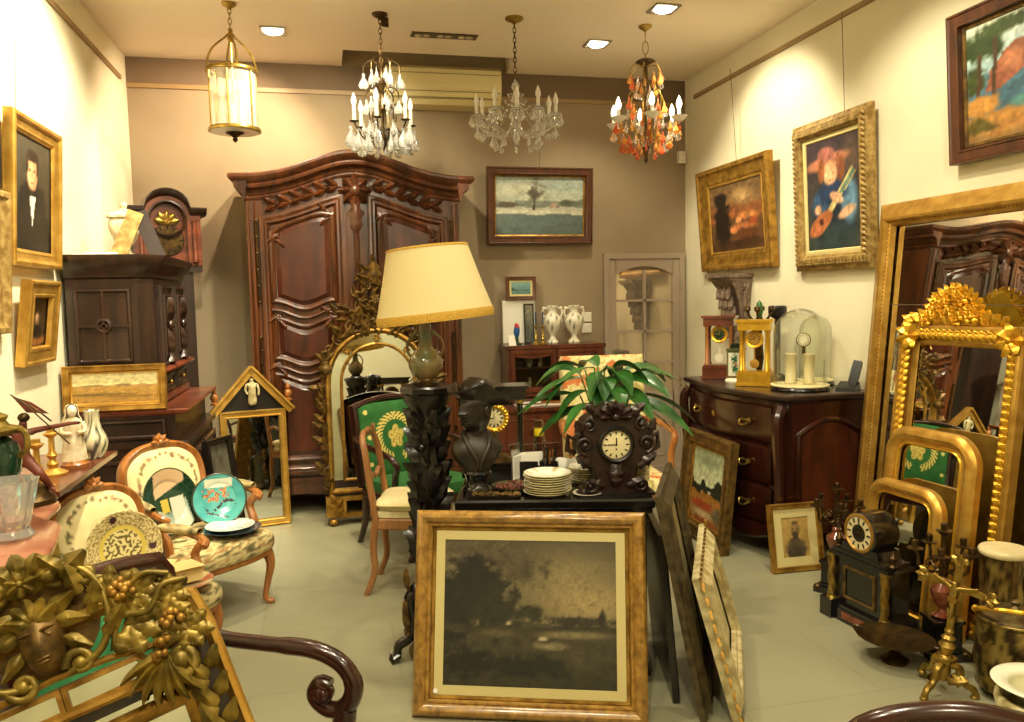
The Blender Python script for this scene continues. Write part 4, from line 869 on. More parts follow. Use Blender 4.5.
# ---------------------------------------------------------------- black table in the middle
TR = R(-15)
TE = V((math.cos(TR), math.sin(TR), 0)); TN = V((-math.sin(TR), math.cos(TR), 0))
TF = V((.86, 3.02, 0))         # middle of the front edge
def tb(u, v, z=.74): return TF+TE*u+TN*v+V((0, 0, z))
t = thing('low_cabinet', 'low black cabinet in mid shop covered with clocks, plates and a bust', 'cabinet', TF, TR)
b = MB(); b.slab([(-.40, 0), (.40, 0), (.40, .86), (-.40, .86)], .70, .74, .008); b.slab([(-.39, .012), (.39, .012), (.39, .85), (-.39, .85)], .68, .70); b.build('top', 'ebony', t)
b = MB(); b.box((.005, .43, .37), (.73, .78, .62)); b.box((.005, .43, .03), (.76, .80, .06)); b.build('case', 'ebony', t)
for sx in (-1, 1):
    d = MB(); d.push(M.Translation((.005+sx*.18, .038, 0))); d.box((0, 0, .36), (.34, .012, .56)); d.push(M.Translation((0, -.006, 0))); d.rim(rect(.34, .56, 0, .08), [(0, 0), (.004, .008), (.014, .008), (.02, .0), (.05, 0), (.054, .006), (.06, .0)]); d.pop(); d.pop(); d = d.build('door', 'ebony', t)
    MB().ball((.005+sx*.03, .022, .38), .01).build('knob', 'brass', d)
b = MB(); b.push(M.Translation((.372, .43, 0)) @ M.Rotation(PI/2, 4, 'Z')); b.rim(rect(.66, .54, 0, .09), [(0, 0), (.004, .006), (.014, .006), (.02, .0)]); b.pop(); b.build('side_panel', 'ebony', t)
# ---- plates
def plate_prof(r, h=.018): return [(.001, .004), (r*.58, .004), (r*.66, .009), (r*.97, h), (r, h), (r*.98, h-.003), (r*.64, .002), (r*.55, 0), (.001, 0)]
def plate_stack(n, base, r, where, grp, gap=.0095, seed=1):
    random.seed(seed); src = None
    for k in range(n):
        lab = 'white plate, %s of the %s' % ('topmost' if k == n-1 else 'lowest' if k == 0 else ORD[n-1-k], where)
        loc = V(base)+V((random.uniform(-.004, .004), random.uniform(-.004, .004), k*gap))
        if src is None:
            src = thing('plate', lab, 'plate', loc, 0, group=grp)
            fan_disc('dish', plate_prof(r), lambda q, a: (206, 190, 130) if q > .97 else (238, 232, 208) if (q < .6 or math.sin(a*7)+math.sin(a*11+1) < 1.2) else (196, 178, 130), src, 'glaze', 48)
        else: dup(src, lab, loc, random.uniform(0, 6))
plate_stack(9, tb(-.025, .10), .098, 'tall stack left of the carved clock', 'plates in the tall stack')
plate_stack(7, tb(.155, .30), .09, 'stack behind the carved clock on its left', 'plates in the rear stack', seed=2)
plate_stack(8, tb(.335, .30), .085, 'stack right of the carved clock', 'plates in the right stack', seed=3)
t = thing('saucer', 'single small white saucer beside the foot of the carved clock', 'saucer', tb(.135, .085)); fan_disc('dish', plate_prof(.06, .012), lambda q, a: (232, 224, 196), t, 'glaze', 32)
# ---- carved mantel clock
t = thing('carved_clock', 'dark carved wooden clock with a round cream dial in front of the plant', 'clock', tb(.245, .12), TR+R(8), scale=.93)
half = [(.0, .40), (.035, .398), (.06, .385), (.075, .36), (.10, .355), (.135, .335), (.15, .30), (.148, .27), (.165, .25), (.175, .215), (.165, .18), (.14, .165), (.128, .14), (.105, .12), (.095, .095), (.09, .065), (.105, .045), (.13, .03), (.15, .022), (.155, 0)]
ol = [(x, z) for x, z in smooth([(a, 0, c) for a, c in half], 3) for x, z in [(x, z)]] if False else [(p.x, p.z) for p in smooth([(a, 0, c) for a, c in half], 3)]
ol = [(-x, z) for x, z in ol[1:]][::1] + [(x, z) for x, z in ol[::-1]][:-0 or None]
ol = ol if sum(ol[k-1][0]*ol[k][1]-ol[k][0]*ol[k-1][1] for k in range(len(ol))) > 0 else ol[::-1]
b = MB(); b.prism(ol, -.05, .06, .008); b.build('case', 'carved_brown', t)
b = MB(); b.push(M.Translation((0, -.05, 0)))
for sx in (-1, 1):
    b.scroll((sx*.135, -.005, .225), .04, 1.4, -PI/2, sx, .011); b.scroll((sx*.115, -.005, .31), .03, 1.2, PI/2, sx, .009); b.scroll((sx*.115, -.005, .045), .03, 1.3, 0 if sx < 0 else PI, sx, .01)
    b.leaf((sx*.1, -.004, .12), PI/2-sx*.9, .1, .045, .016, 3, .6); b.leaf((sx*.05, -.004, .34), PI/2-sx*.9, .1, .05, .016, 3, .6); b.leaf((sx*.05, -.004, .04), PI/2-sx*1.2, .08, .04, .014, 3, .6); b.leaf((sx*.15, 0, .26), PI/2-sx*.3, .08, .04, .016, 3, .6)
for k in range(7): b.leaf((0, -.004, .345), PI*(k/6), .075, .035, .02, 2, .6)
b.ball((0, -.012, .345), .018); b.leaf((0, -.004, .14), -PI/2, .1, .07, .018, 3, .6)
b.pop(); b.build('carving', 'carved_brown', t)
for sx in (-1, 1): b = MB(); b.tube([(sx*.158, .0, .23), (sx*.20, .0, .26), (sx*.205, .0, .20), (sx*.17, .0, .18)], .013, 8); b.build('side_scroll', 'carved_brown', t)
b = MB(); b.push(M.Translation((0, -.055, .225))); b.lathe([(.082, -.004), (.082, .01), (.072, .022), (.064, .018), (.062, .004)], 36, ax='y'); b.pop(); b.build('bezel', 'carved_black', t)
b = MB(); b.lathe([(.001, .006), (.055, .006), (.066, .002), (.067, -.002)], 32, (0, -.056, .225), ax='y'); d = b.build('dial', 'dial_cream', t)
b = MB()
for k in range(12): b.push(M.Translation((0, -.0625, .225)) @ M.Rotation(k*PI/6, 4, 'Y')); b.box((0, 0, .05), (.006, .002, .013)); b.pop()
b.lathe([(.004, 0), (.004, .003), (.001, .004)], 8, (0, -.0615, .205), ax='y'); b.build('numerals', 'marble_black', d)
MB().box((-.018, -.064, .225), (.042, .002, .004)).box((.001, -.064, .238), (.0045, .002, .034)).lathe([(.005, 0), (.005, .004)], 8, (0, -.062, .225), ax='y').build('hands', 'marble_black', d)
MB().box((0, 0, -.0), (.34, .16, .012)).build('plinth', 'carved_black', t).location = (0, -.005, .006)
# ---- black portico clock with gold dial
t = thing('portico_clock', 'black portico clock with gold ringed dial between its columns, behind the bust', 'clock', tb(-.265, .50), TR+R(4))
b = MB(); b.box((0, 0, .02), (.30, .15, .04)); b.box((0, 0, .05), (.27, .13, .02)); b.build('base', 'ebony', t)
b = MB(); b.box((0, 0, .375), (.29, .14, .05)); b.box((0, 0, .405), (.32, .16, .014)); b.build('entablature', 'ebony', t)
for sx in (-1, 1):
    for y in (-.05, .05): 
        c_ = MB(); c_.lathe([(.016, .06), (.016, .075), (.0125, .08), (.011, .335), (.016, .345), (.016, .35)], 12, (sx*.12, y, 0)); c_ = c_.build('column', 'ebony', t)
        MB().lathe([(.0165, .332), (.018, .34), (.0175, .35)], 12, (sx*.12, y, 0)).build('capital', 'gold', c_)
b = MB(); b.lathe([(.066, -.006), (.07, 0), (.068, .012), (.055, .02), (.046, .016), (.045, .004)], 32, (0, -.035, .265), ax='y')
for k in range(24): b.ball((.06*math.cos(k*PI/12), -.05, .265+.06*math.sin(k*PI/12)), .008, 6, 4)
b.build('bezel', 'gold_bright', t)
MB().lathe([(.06, -.05), (.06, .0), (.045, .003)], 24, (0, -.035, .265), ax='y').build('drum', 'bronze', t)
d = MB().lathe([(.001, .006), (.046, .005)], 28, (0, -.037, .265), ax='y').build('dial', 'dial_cream', t)
b = MB()
for k in range(12): b.push(M.Translation((0, -.044, .265)) @ M.Rotation(k*PI/6, 4, 'Y')); b.box((0, 0, .036), (.006, .002, .012)); b.pop()
b.build('numerals', 'marble_black', d); MB().box((-.012, -.045, .265), (.028, .002, .003)).box((0.001, -.045, .277), (.003, .002, .024)).build('hands', 'marble_black', d)
b = MB(); b.tube([(0, -.02, .2), (0, -.02, .1)], .004, 6).lathe([(.001, .006), (.028, .003), (.028, -.002)], 20, (0, -.022, .11), ax='y')
for k in range(6): b.leaf((0, -.028, .11), k*PI/3, .03, .018, .006, 2, .5, 5)
b.build('pendulum', 'gold_old', t)
MB().loft([[(-.10, -.03, .06), (.10, -.03, .06), (.08, -.05, .06), (-.08, -.05, .06)], [(-.05, -.03, .10), (.05, -.03, .10), (.04, -.045, .10), (-.04, -.045, .10)]]).build('mount', 'gold_dark', t)
# ---- bust with tricorne hat
t = thing('bust', 'dark bust of a man in a tricorne hat and grey collar on the black cabinet', 'bust', tb(-.318, .15), R(0), scale=1.0)
def rg(cx, cy, z, rx, ry, n=20, p=1.0, k=0.): return [(cx+rx*math.cos(2*PI*j/n), cy+ry*math.sin(2*PI*j/n)*(1+k*(math.sin(2*PI*j/n) < 0)), z) for j in range(n)]
MB().lathe([(.001, 0), (.062, 0), (.064, .018), (.05, .03), (.046, .05), (.052, .075), (.06, .085), (.055, .095)], 24).build('socle', 'marble_black', t)
def tors(z, rx, ry, k): return [(rx*math.cos(a)*(1+k*math.cos(5*a+z*34)), .008+ry*math.sin(a)*(1+k*math.cos(6*a-z*26)), z) for a in [2*PI*j/36 for j in range(36)]]
b = MB(); b.loft([tors(.08, .044, .036, 0), tors(.105, .062, .046, .02), tors(.135, .086, .058, .05), tors(.165, .104, .064, .06), tors(.19, .110, .062, .05), tors(.208, .100, .056, .03), tors(.222, .076, .05, .01), tors(.236, .054, .046, 0), tors(.256, .046, .045, 0)])
for sx in (-1, 1): b.tube(smooth([(sx*.048, .03, .25), (sx*.052, -.012, .24), (sx*.04, -.05, .20), (sx*.012, -.062, .15), (sx*.004, -.05, .11)], 4), [.014, .015, .013, .010, .006], 8)
b.build('torso', 'grey_stone', t, 60)
# head facing half right
hd = MB(); hd.push(M.Translation((0, 0, .24)) @ M.Rotation(R(-52), 4, 'Z') @ M.Scale(1.1, 4))
rings = []
for z, rx, rf, rb in ((0, .036, .036, .042), (.02, .035, .037, .044), (.034, .038, .056, .048), (.045, .045, .068, .054), (.06, .05, .070, .058), (.075, .053, .071, .062), (.092, .056, .072, .066), (.105, .057, .070, .07), (.12, .058, .073, .072), (.14, .058, .07, .072), (.16, .052, .058, .064), (.175, .036, .038, .044), (.182, .01, .01, .012)):
    r_ = []
    for j in range(24):
        a = 2*PI*j/24; s_ = math.sin(a); x = rx*math.cos(a); y = (rb if s_ > 0 else rf)*s_; fr = max(0, -s_)**14
        y -= fr*{.075: .006, .092: .026, .105: .02, .12: .008, .045: .006, .06: .008}.get(z, 0)
        if z == .12: y -= .005*max(0, -s_)**3
        if z == .105: y += .010*max(0, 1-abs(abs(math.cos(a))-.42)/.2)*(s_ < 0)
        r_.append((x, y, z))
    rings.append(r_)
hd.loft(rings)
for sx in (-1, 1):
    hd.ball((sx*.0575, .004, .098), (.008, .016, .022), 8, 6); hd.ball((sx*.022, -.063, .106), (.010, .006, .006), 8, 5)
    hd.ball((sx*.012, -.078, .083), (.008, .009, .006), 8, 5)
hd.ball((0, -.074, .066), (.018, .008, .004), 8, 5); hd.ball((0, -.073, .059), (.015, .008, .004), 8, 5)
hd.pop(); hd.build('head', 'dark_skin_stone', t)
b = MB(); b.push(M.Translation((0, 0, .382)) @ M.Rotation(R(-52), 4, 'Z') @ M.Scale(1.08, 4) @ M.Rotation(R(-16), 4, 'X'))
n = 36
def brim(k, q):
    a = 2*PI*k/n+PI/6; L = (.5+.5*math.cos(3*(a-PI/2*3)))     # 1 at the three points
    rr = .068+(.03+.05*L)*q; zz = q*(.065*(1-L)+.012*L)
    return (rr*math.cos(a)*(1-.10*q*(1-L)), rr*math.sin(a)*(1-.10*q*(1-L)), zz)
for q0 in (0,):
    top = [[brim(k, q/5) for k in range(n)] for q in range(6)]; bot = [[(x*.985, y*.985, z-.006) for x, y, z in r_] for r_ in top[::-1]]
    b.loft(top+bot, cap=False)
b.loft([[(.068*s_*math.cos(2*PI*k/n), .072*s_*math.sin(2*PI*k/n), z) for k in range(n)] for s_, z in ((1, -.01), (1.0, .03), (.92, .065), (.6, .088), (.1, .093))])
b.pop(); b.build('tricorne_hat', 'dark_skin_stone', t)
b = MB().tube([(.0, .05, .36), (.01, .075, .31), (.0, .08, .25)], [.018, .02, .014], 8).build('hair_queue', 'dark_skin_stone', t)
# ---- trays and jewellery
t = thing('jewellery_dish', 'oval dish of red and pale beads on the black cabinet by the bust', 'dish', tb(-.15, .20), TR)
MB().lathe([(.001, .008), (.07, .008), (.085, .016), (.09, .018), (.088, .012), (.07, 0), (.001, 0)], 32, sx=1.25).build('dish', 'silver_gilt', t)
random.seed(9); b = MB()
for k in range(90): a = random.uniform(0, 6.28); q = .078*math.sqrt(random.random()); b.ball((q*1.2*math.cos(a), q*math.sin(a), .013+random.uniform(0, .006)), random.uniform(.004, .007), 6, 4)
o = b.build('beads', 'terracotta', t); o['kind'] = 'stuff'
t = thing('beaded_tray', 'black tray of gilt bead trimmings along the front of the black cabinet', 'tray', tb(-.235, .042), TR)
MB().box((0, 0, .008), (.20, .06, .016)).build('tray', 'ebony', t); b = MB()
for k in range(120): b.ball((random.uniform(-.095, .095), random.uniform(-.026, .026), .018+random.uniform(0, .004)), random.uniform(.003, .0055), 6, 4)
o = b.build('beads', 'gold_dark', t); o['kind'] = 'stuff'
# ---- desk things at the back of the table
t = thing('spray_bottle', 'clear plastic bottle with a yellow label and clear cap on the black cabinet', 'bottle', tb(-.058, .50))
MB().lathe([(.001, 0), (.032, 0), (.034, .02), (.034, .11), (.026, .125), (.03, .15), (.024, .165), (.022, .175), (.001, .176)], 20).build('body', 'clear_plastic', t)
MB().lathe([(.022, .175), (.0235, .18), (.0235, .205), (.022, .207)], 20).build('label', 'yellow', t)
MB().lathe([(.0215, .2), (.0215, .235), (.019, .245), (.001, .246)], 20).build('cap', 'clear_plastic', t)
t = thing('card_holder', 'black box of white cards beside the bottle on the black cabinet', 'box', tb(-.10, .40), TR+R(5), scale=1.15)
MB().box((0, 0, .035), (.105, .05, .07)).build('box', 'black_plastic', t); b = MB()
for k in range(7): b.box((-.006+.003*k, -.018+.006*k, .075+.003*(k % 3)), (.08, .0015, .04), .06*(k-3))
b.build('cards', 'paper', t)
t = thing('pen_pot', 'square black pen pot right of the bottle on the black cabinet', 'pen pot', tb(-.005, .40), TR); b = MB(); b.rim(rect(.06, .06, 0, -.03), [(0, 0), (0, .07), (.004, .07), (.004, .0)]); o = b.build('pot', 'black_plastic', t); o.rotation_euler = (-PI/2, 0, 0)
for k in range(6):
    a = k*1.05; q = thing('pen', 'pen standing in the square black pen pot', 'pen', tb(-.005, .40, .742)+V((.012*math.cos(a), .012*math.sin(a), 0)), a, R(8), group='pens in the pen pot')
    MB().lathe([(.001, 0), (.0035, .006), (.0035, .12+.012*(k % 3)), (.002, .125+.012*(k % 3))], 7).build('barrel', ('honey', 'bronze', 'marble_black')[k % 3], q)
t = thing('papers', 'crumpled white papers on the black cabinet behind the stacked plates', 'papers', tb(.075, .45), TR, scale=1.1); b = MB(); random.seed(4)
b.loft([[(-.06+.12*i/6, -.03+.06*j/4+random.uniform(-.004, .004), .02+.055*math.sin(PI*j/4)*random.uniform(.6, 1.1)+random.uniform(0, .012)) for i in range(7)] for j in range(5)], close=False, cap=False); b.box((0, 0, .01), (.12, .07, .02)).build('sheets', 'paper', t)
t = thing('small_pot', 'small round black pot in front of the white papers', 'pot', tb(.055, .36)); MB().lathe([(.001, 0), (.02, 0), (.021, .04), (.018, .042), (.017, .01)], 16).build('pot', 'black_plastic', t)
t = thing('leaflet_stand', 'clear upright stand with white leaflets left of the card box', 'leaflet stand', tb(-.165, .36), TR+R(60)); MB().box((0, 0, .005), (.07, .06, .01)).box((0, .0, .085), (.07, .003, .16)).build('stand', 'clear_plastic', t); MB().box((0, -.008, .06), (.06, .008, .10)).build('leaflets', 'paper', t)
# ---- peace lily
t = thing('potted_plant', 'leafy green peace lily in a pot behind the carved clock', 'plant', tb(.25, .46), 0)
MB().lathe([(.001, 0), (.075, 0), (.08, .01), (.10, .12), (.108, .14), (.10, .145), (.095, .12)], 26).build('pot', 'green_glaze', t)
o = MB().lathe([(.001, .128), (.095, .125)], 20).build('soil', 'soil', t)
random.seed(21); L = MB(); S = MB()
def blade(b, base, tip, w, droop, tw=0.):
    base, tip = V(base), V(tip); mid = base.lerp(tip, .5)+V((0, 0, droop)); rows = []; n = 9
    for k in range(n+1):
        s_ = k/n; p = base.lerp(mid, s_).lerp(mid.lerp(tip, s_), s_); d = (mid-base).lerp(tip-mid, s_).normalized()
        side = d.cross(V((0, 0, 1))); side = side.normalized() if side.length > .05 else V((1, 0, 0)); side = (M.Rotation(tw, 3, d) @ side)
        up = side.cross(d); hw = w*math.sin(PI*min(s_*.94+.04, 1))**.8*(1-.25*s_)
        rows.append([p+side*hw*q+up*abs(q)*hw*.28 for q in (-1, -.5, 0, .5, 1)])
    b.loft(rows, close=False, cap=False)
spec = [(-178, .16, .50, .30, .055), (-165, .12, .42, .2, .05), (168, .2, .40, .30, .05), (150, .2, .52, .22, .05), (8, .18, .48, .32, .055), (-12, .18, .40, .32, .05), (22, .18, .52, .28, .05), (-25, .16, .38, .30, .05), (60, .16, .54, .22, .05), (100, .15, .56, .22, .05), (130, .18, .54, .24, .05),
        (-60, .1, .42, .2, .06), (-90, .08, .46, .2, .065), (-120, .1, .46, .22, .06), (-75, .06, .52, .16, .06), (-40, .12, .48, .24, .05), (-145, .14, .36, .24, .05), (3, .1, .32, .28, .045), (40, .2, .36, .3, .05), (-100, .12, .36, .22, .055), (80, .1, .48, .18, .055), (-130, .05, .54, .2, .055), (-170, .1, .56, .26, .05), (175, .12, .32, .26, .045), (-5, .14, .54, .26, .05), (-50, .06, .56, .2, .055), (-110, .05, .5, .2, .06)]
for a, r0, z0, L2, w in spec:
    a = R(a+random.uniform(-6, 6)); q = V((math.cos(a), math.sin(a), 0)); b0 = q*.03+V((0, 0, .12)); b1 = q*r0*.6+V((0, 0, z0*.78+.05)); 
    S.tube(bez([b0, q*.05+V((0, 0, z0*.5)), b1], 6), .004, 5)
    blade(L, b1, b1+q*L2*.95+V((0, 0, -.05-.45*random.random()*L2)), w*.95, .07+.03*random.random(), random.uniform(-.5, .5))
L.build('foliage', 'leaf', t); S.build('stalks', 'stalk', t)
MB().loft([[(-.02, -.03, .30), (.0, -.045, .31), (.015, -.03, .30)], [(-.025, -.03, .37), (.0, -.05, .38), (.022, -.03, .37)], [(-.002, -.03, .42), (0, -.034, .422), (.002, -.03, .42)]], close=False, cap=False).build('flower', 'biscuit', t)
# ---------------------------------------------------------------- pedestal and lamp
PX = V((.405, 3.385, 0))
t = thing('pedestal', 'black carved figural pedestal carrying the table lamp, left of the black cabinet', 'pedestal', PX, TR)
b = MB(); b.slab([(.115*math.cos(PI/8+k*PI/4), .115*math.sin(PI/8+k*PI/4)) for k in range(8)], 1.15, 1.185, .008); b.lathe([(.06, 1.05), (.07, 1.08), (.10, 1.12), (.105, 1.15)], 16); b.build('top', 'carved_black', t)
b = MB(); b.lathe([(.075, .32), (.05, .36), (.045, .42), (.07, .48), (.06, .56), (.045, .62), (.05, .70), (.075, .78), (.06, .86), (.05, .92), (.07, 1.0), (.06, 1.06)], 18)
for k in range(9):
    for q in range(9):
        a = k*2*PI/9+(q % 2)*.35; rq = .036+.018*math.sin(q*1.7)**2; b.push(M.Rotation(a, 4, 'Z') @ M.Translation((0, -rq, 0)))
        b.leaf((0, 0, .38+.075*q), PI/2+.4*math.sin(k+q), .11, .05, .03, 2, 1.2, 8)
        if (k+q) % 3 == 0: b.ball((0, -.012, .40+.075*q), .018, 7, 5)
        b.pop()
b.build('column', 'carved_black', t)
b = MB()   # crouching dragon-like foot carvings
b.lathe([(.10, 0), (.11, .03), (.09, .06), (.10, .12), (.085, .2), (.09, .28), (.07, .33)], 18); b.build('base', 'polychrome', t)
o = [c for c in COL.objects if c.parent == t and c.name.startswith('base')][-1]
ca = o.data.color_attributes.new('Col', 'FLOAT_COLOR', 'POINT')
for v_ in o.data.vertices:
    n_ = nz(v_.co.x*3+v_.co.y, v_.co.z, 6); cc = (72, 78, 56) if .1 < v_.co.z < .26 else (104, 82, 36) if n_ > 0 else (50, 36, 22); ca.data[v_.index].color = C(*cc)
for k in range(3):
    a = R((205, 290, 110)[k]); b = MB(); b.push(M.Rotation(a, 4, 'Z') @ M.Diagonal((.82, 1, 1, 1)))
    b.tube(smooth([(.07, 0, .30), (.12, 0, .26), (.11, 0, .18), (.13, 0, .10), (.19, 0, .07), (.20, 0, .02)], 4), [.03, .03, .028, .026, .024, .022], 8)
    for j in (-1, 0, 1): b.tube([(.195, j*.016, .03), (.225, j*.022, .022), (.235, j*.024, .004)], [.014, .011, .005], 6)
    b.ball((.09, 0, .30), (.035, .03, .035)); b.leaf((.13, 0, .2), PI/2, .1, .05, .02, 3); b.pop(); b.build('leg', 'carved_black', t)
for k in range(3):
    a = R((205, 290, 110)[k]); b = MB(); b.push(M.Rotation(a+PI/2, 4, 'Z') @ M.Translation((0, -.10, .0))); b.leaf((0, -.01, .12), PI/2, .14, .07, .02, 3); b.leaf((0, -.0, .3), PI/2, .1, .06, .02, 3); b.flower((0, -.01, .12), .035, 6, .012); b.pop(); b.build('gilt_carving', 'gold_dark', t)
t = thing('table_lamp', 'green ceramic vase lamp with a cream fabric shade on the black pedestal', 'lamp', PX+V((0, 0, 1.185)), R(-13), 0, scale=1.03)
MB().lathe([(.001, 0), (.052, 0), (.055, .012), (.042, .02), (.038, .028)], 22).build('foot', 'bronze', t)
MB().lathe([(.036, .026), (.056, .045), (.070, .075), (.072, .095), (.064, .118), (.045, .14), (.030, .158), (.026, .18), (.026, .26), (.031, .275), (.026, .282), (.01, .284)], 28).build('vase', 'green_ceramic', t)
for sx in (-1, 1): b = MB(); b.tube(bez([(sx*.062, 0, .12), (sx*.085, 0, .15), (sx*.075, 0, .2), (sx*.03, 0, .22)], 8), .006, 6); b.build('handle', 'green_ceramic', t)
MB().lathe([(.012, .28), (.012, .31), (.008, .32), (.006, .40)], 10).build('socket', 'brass', t)
sh = M.Translation((.045, 0, .286)) @ M.Rotation(R(-5.5), 4, 'Y')
prs = []
b = MB(); b.push(sh); n = 48
for (r0, z0), (r1, z1) in zip([(.238, .012), (.236, .012)], [(.166, .275), (.164, .275)]): b.loft([[(r0*math.cos(2*PI*k/n), r0*math.sin(2*PI*k/n), z0) for k in range(n)], [((r0+r1)/2*math.cos(2*PI*k/n), (r0+r1)/2*math.sin(2*PI*k/n), (z0+z1)/2-.006) for k in range(n)], [(r1*math.cos(2*PI*k/n), r1*math.sin(2*PI*k/n), z1) for k in range(n)]], cap=False)
b.pop(); shd = b.build('shade', 'lamp_shade', t)
b = MB(); b.push(sh)
b.lathe([(.240, -.022), (.243, 0.), (.2405, .014), (.237, .014), (.238, -.022), (.24, -.022)], 64, cap=False); b.lathe([(.167, .268), (.169, .274), (.167, .28), (.163, .278), (.167, .268)], 48, cap=False); b.pop(); b.build('fringe', 'fringe', shd)
# ---------------------------------------------------------------- chairs
def cab_leg(b, x, y, h, dx, dy, r=.026):
    """cabriole leg bowing outwards along (dx, dy)"""
    P = [(x, y, h), (x+dx*.018, y+dy*.018, h*.82), (x+dx*.022, y+dy*.022, h*.66), (x+dx*.002, y+dy*.002, h*.36), (x-dx*.012, y-dy*.012, h*.14), (x+dx*.004, y+dy*.004, h*.05), (x+dx*.022, y+dy*.022, .012), (x+dx*.02, y+dy*.02, 0)]
    b.tube(smooth(P, 3), [r*1.15, r*1.15, r*1.12, r*1.08, r, r*.95, r*.9, r*.82, r*.75, r*.68, r*.62, r*.58, r*.54, r*.54, r*.56, r*.6, r*.66, r*.72, r*.74, r*.7, r*.6, r*.6], 9)
FAB = (212, 194, 140)
def floral(seed, dense_=1.):
    random.seed(seed); fl_ = [(random.uniform(.08, .92), random.uniform(.08, .92), random.uniform(.02, .055), random.choice([(120, 92, 44), (96, 96, 52), (150, 96, 56), (112, 76, 48), (84, 76, 44)])) for k in range(int(30*dense_))]
    def fn(u, v):
        c = mixc((222, 206, 152), (206, 186, 128), .5+nz(u, v, 6, seed))
        for x, y, r, cc in fl_:
            d = math.hypot(u-x, v-y)+nz(u, v, 24, seed)*.02
            if d < r: c = mixc(cc, c, (d/r)**2*.5)
        return c
    return fn
def medallion(seed):
    f = floral(seed, .25); random.seed(seed)
    pts = [(.5+.40*math.cos(a)+random.uniform(-.02, .02), .5+.40*math.sin(a)+random.uniform(-.02, .02), random.uniform(.02, .045), random.choice([(110, 92, 46), (92, 84, 46), (136, 88, 58), (100, 72, 50)])) for a in [k*PI/15 for k in range(30)]]
    def fn(u, v):
        c = mixc((230, 214, 160), (220, 202, 146), .5+nz(u, v, 6, seed)) if math.hypot(u-.5, v-.5) > .16 else f(u, v)
        for x, y, r, cc in pts:
            d = math.hypot((u-x)*1.3, v-y)+nz(u, v, 22, seed)*.025
            if d < r: c = mixc(cc, c, (d/r)**2*.6)
        return c
    return fn
def tap(seed):
    def fn(u, v):
        n = nz(u, v, 9, seed)+.6*nz(u, v, 22, seed+1)
        return mixc((206, 188, 132), (88, 78, 46), sst(.0, .45, n)) if n > 0 else mixc((206, 188, 132), (150, 112, 66), sst(.15, .5, -n))
    return fn
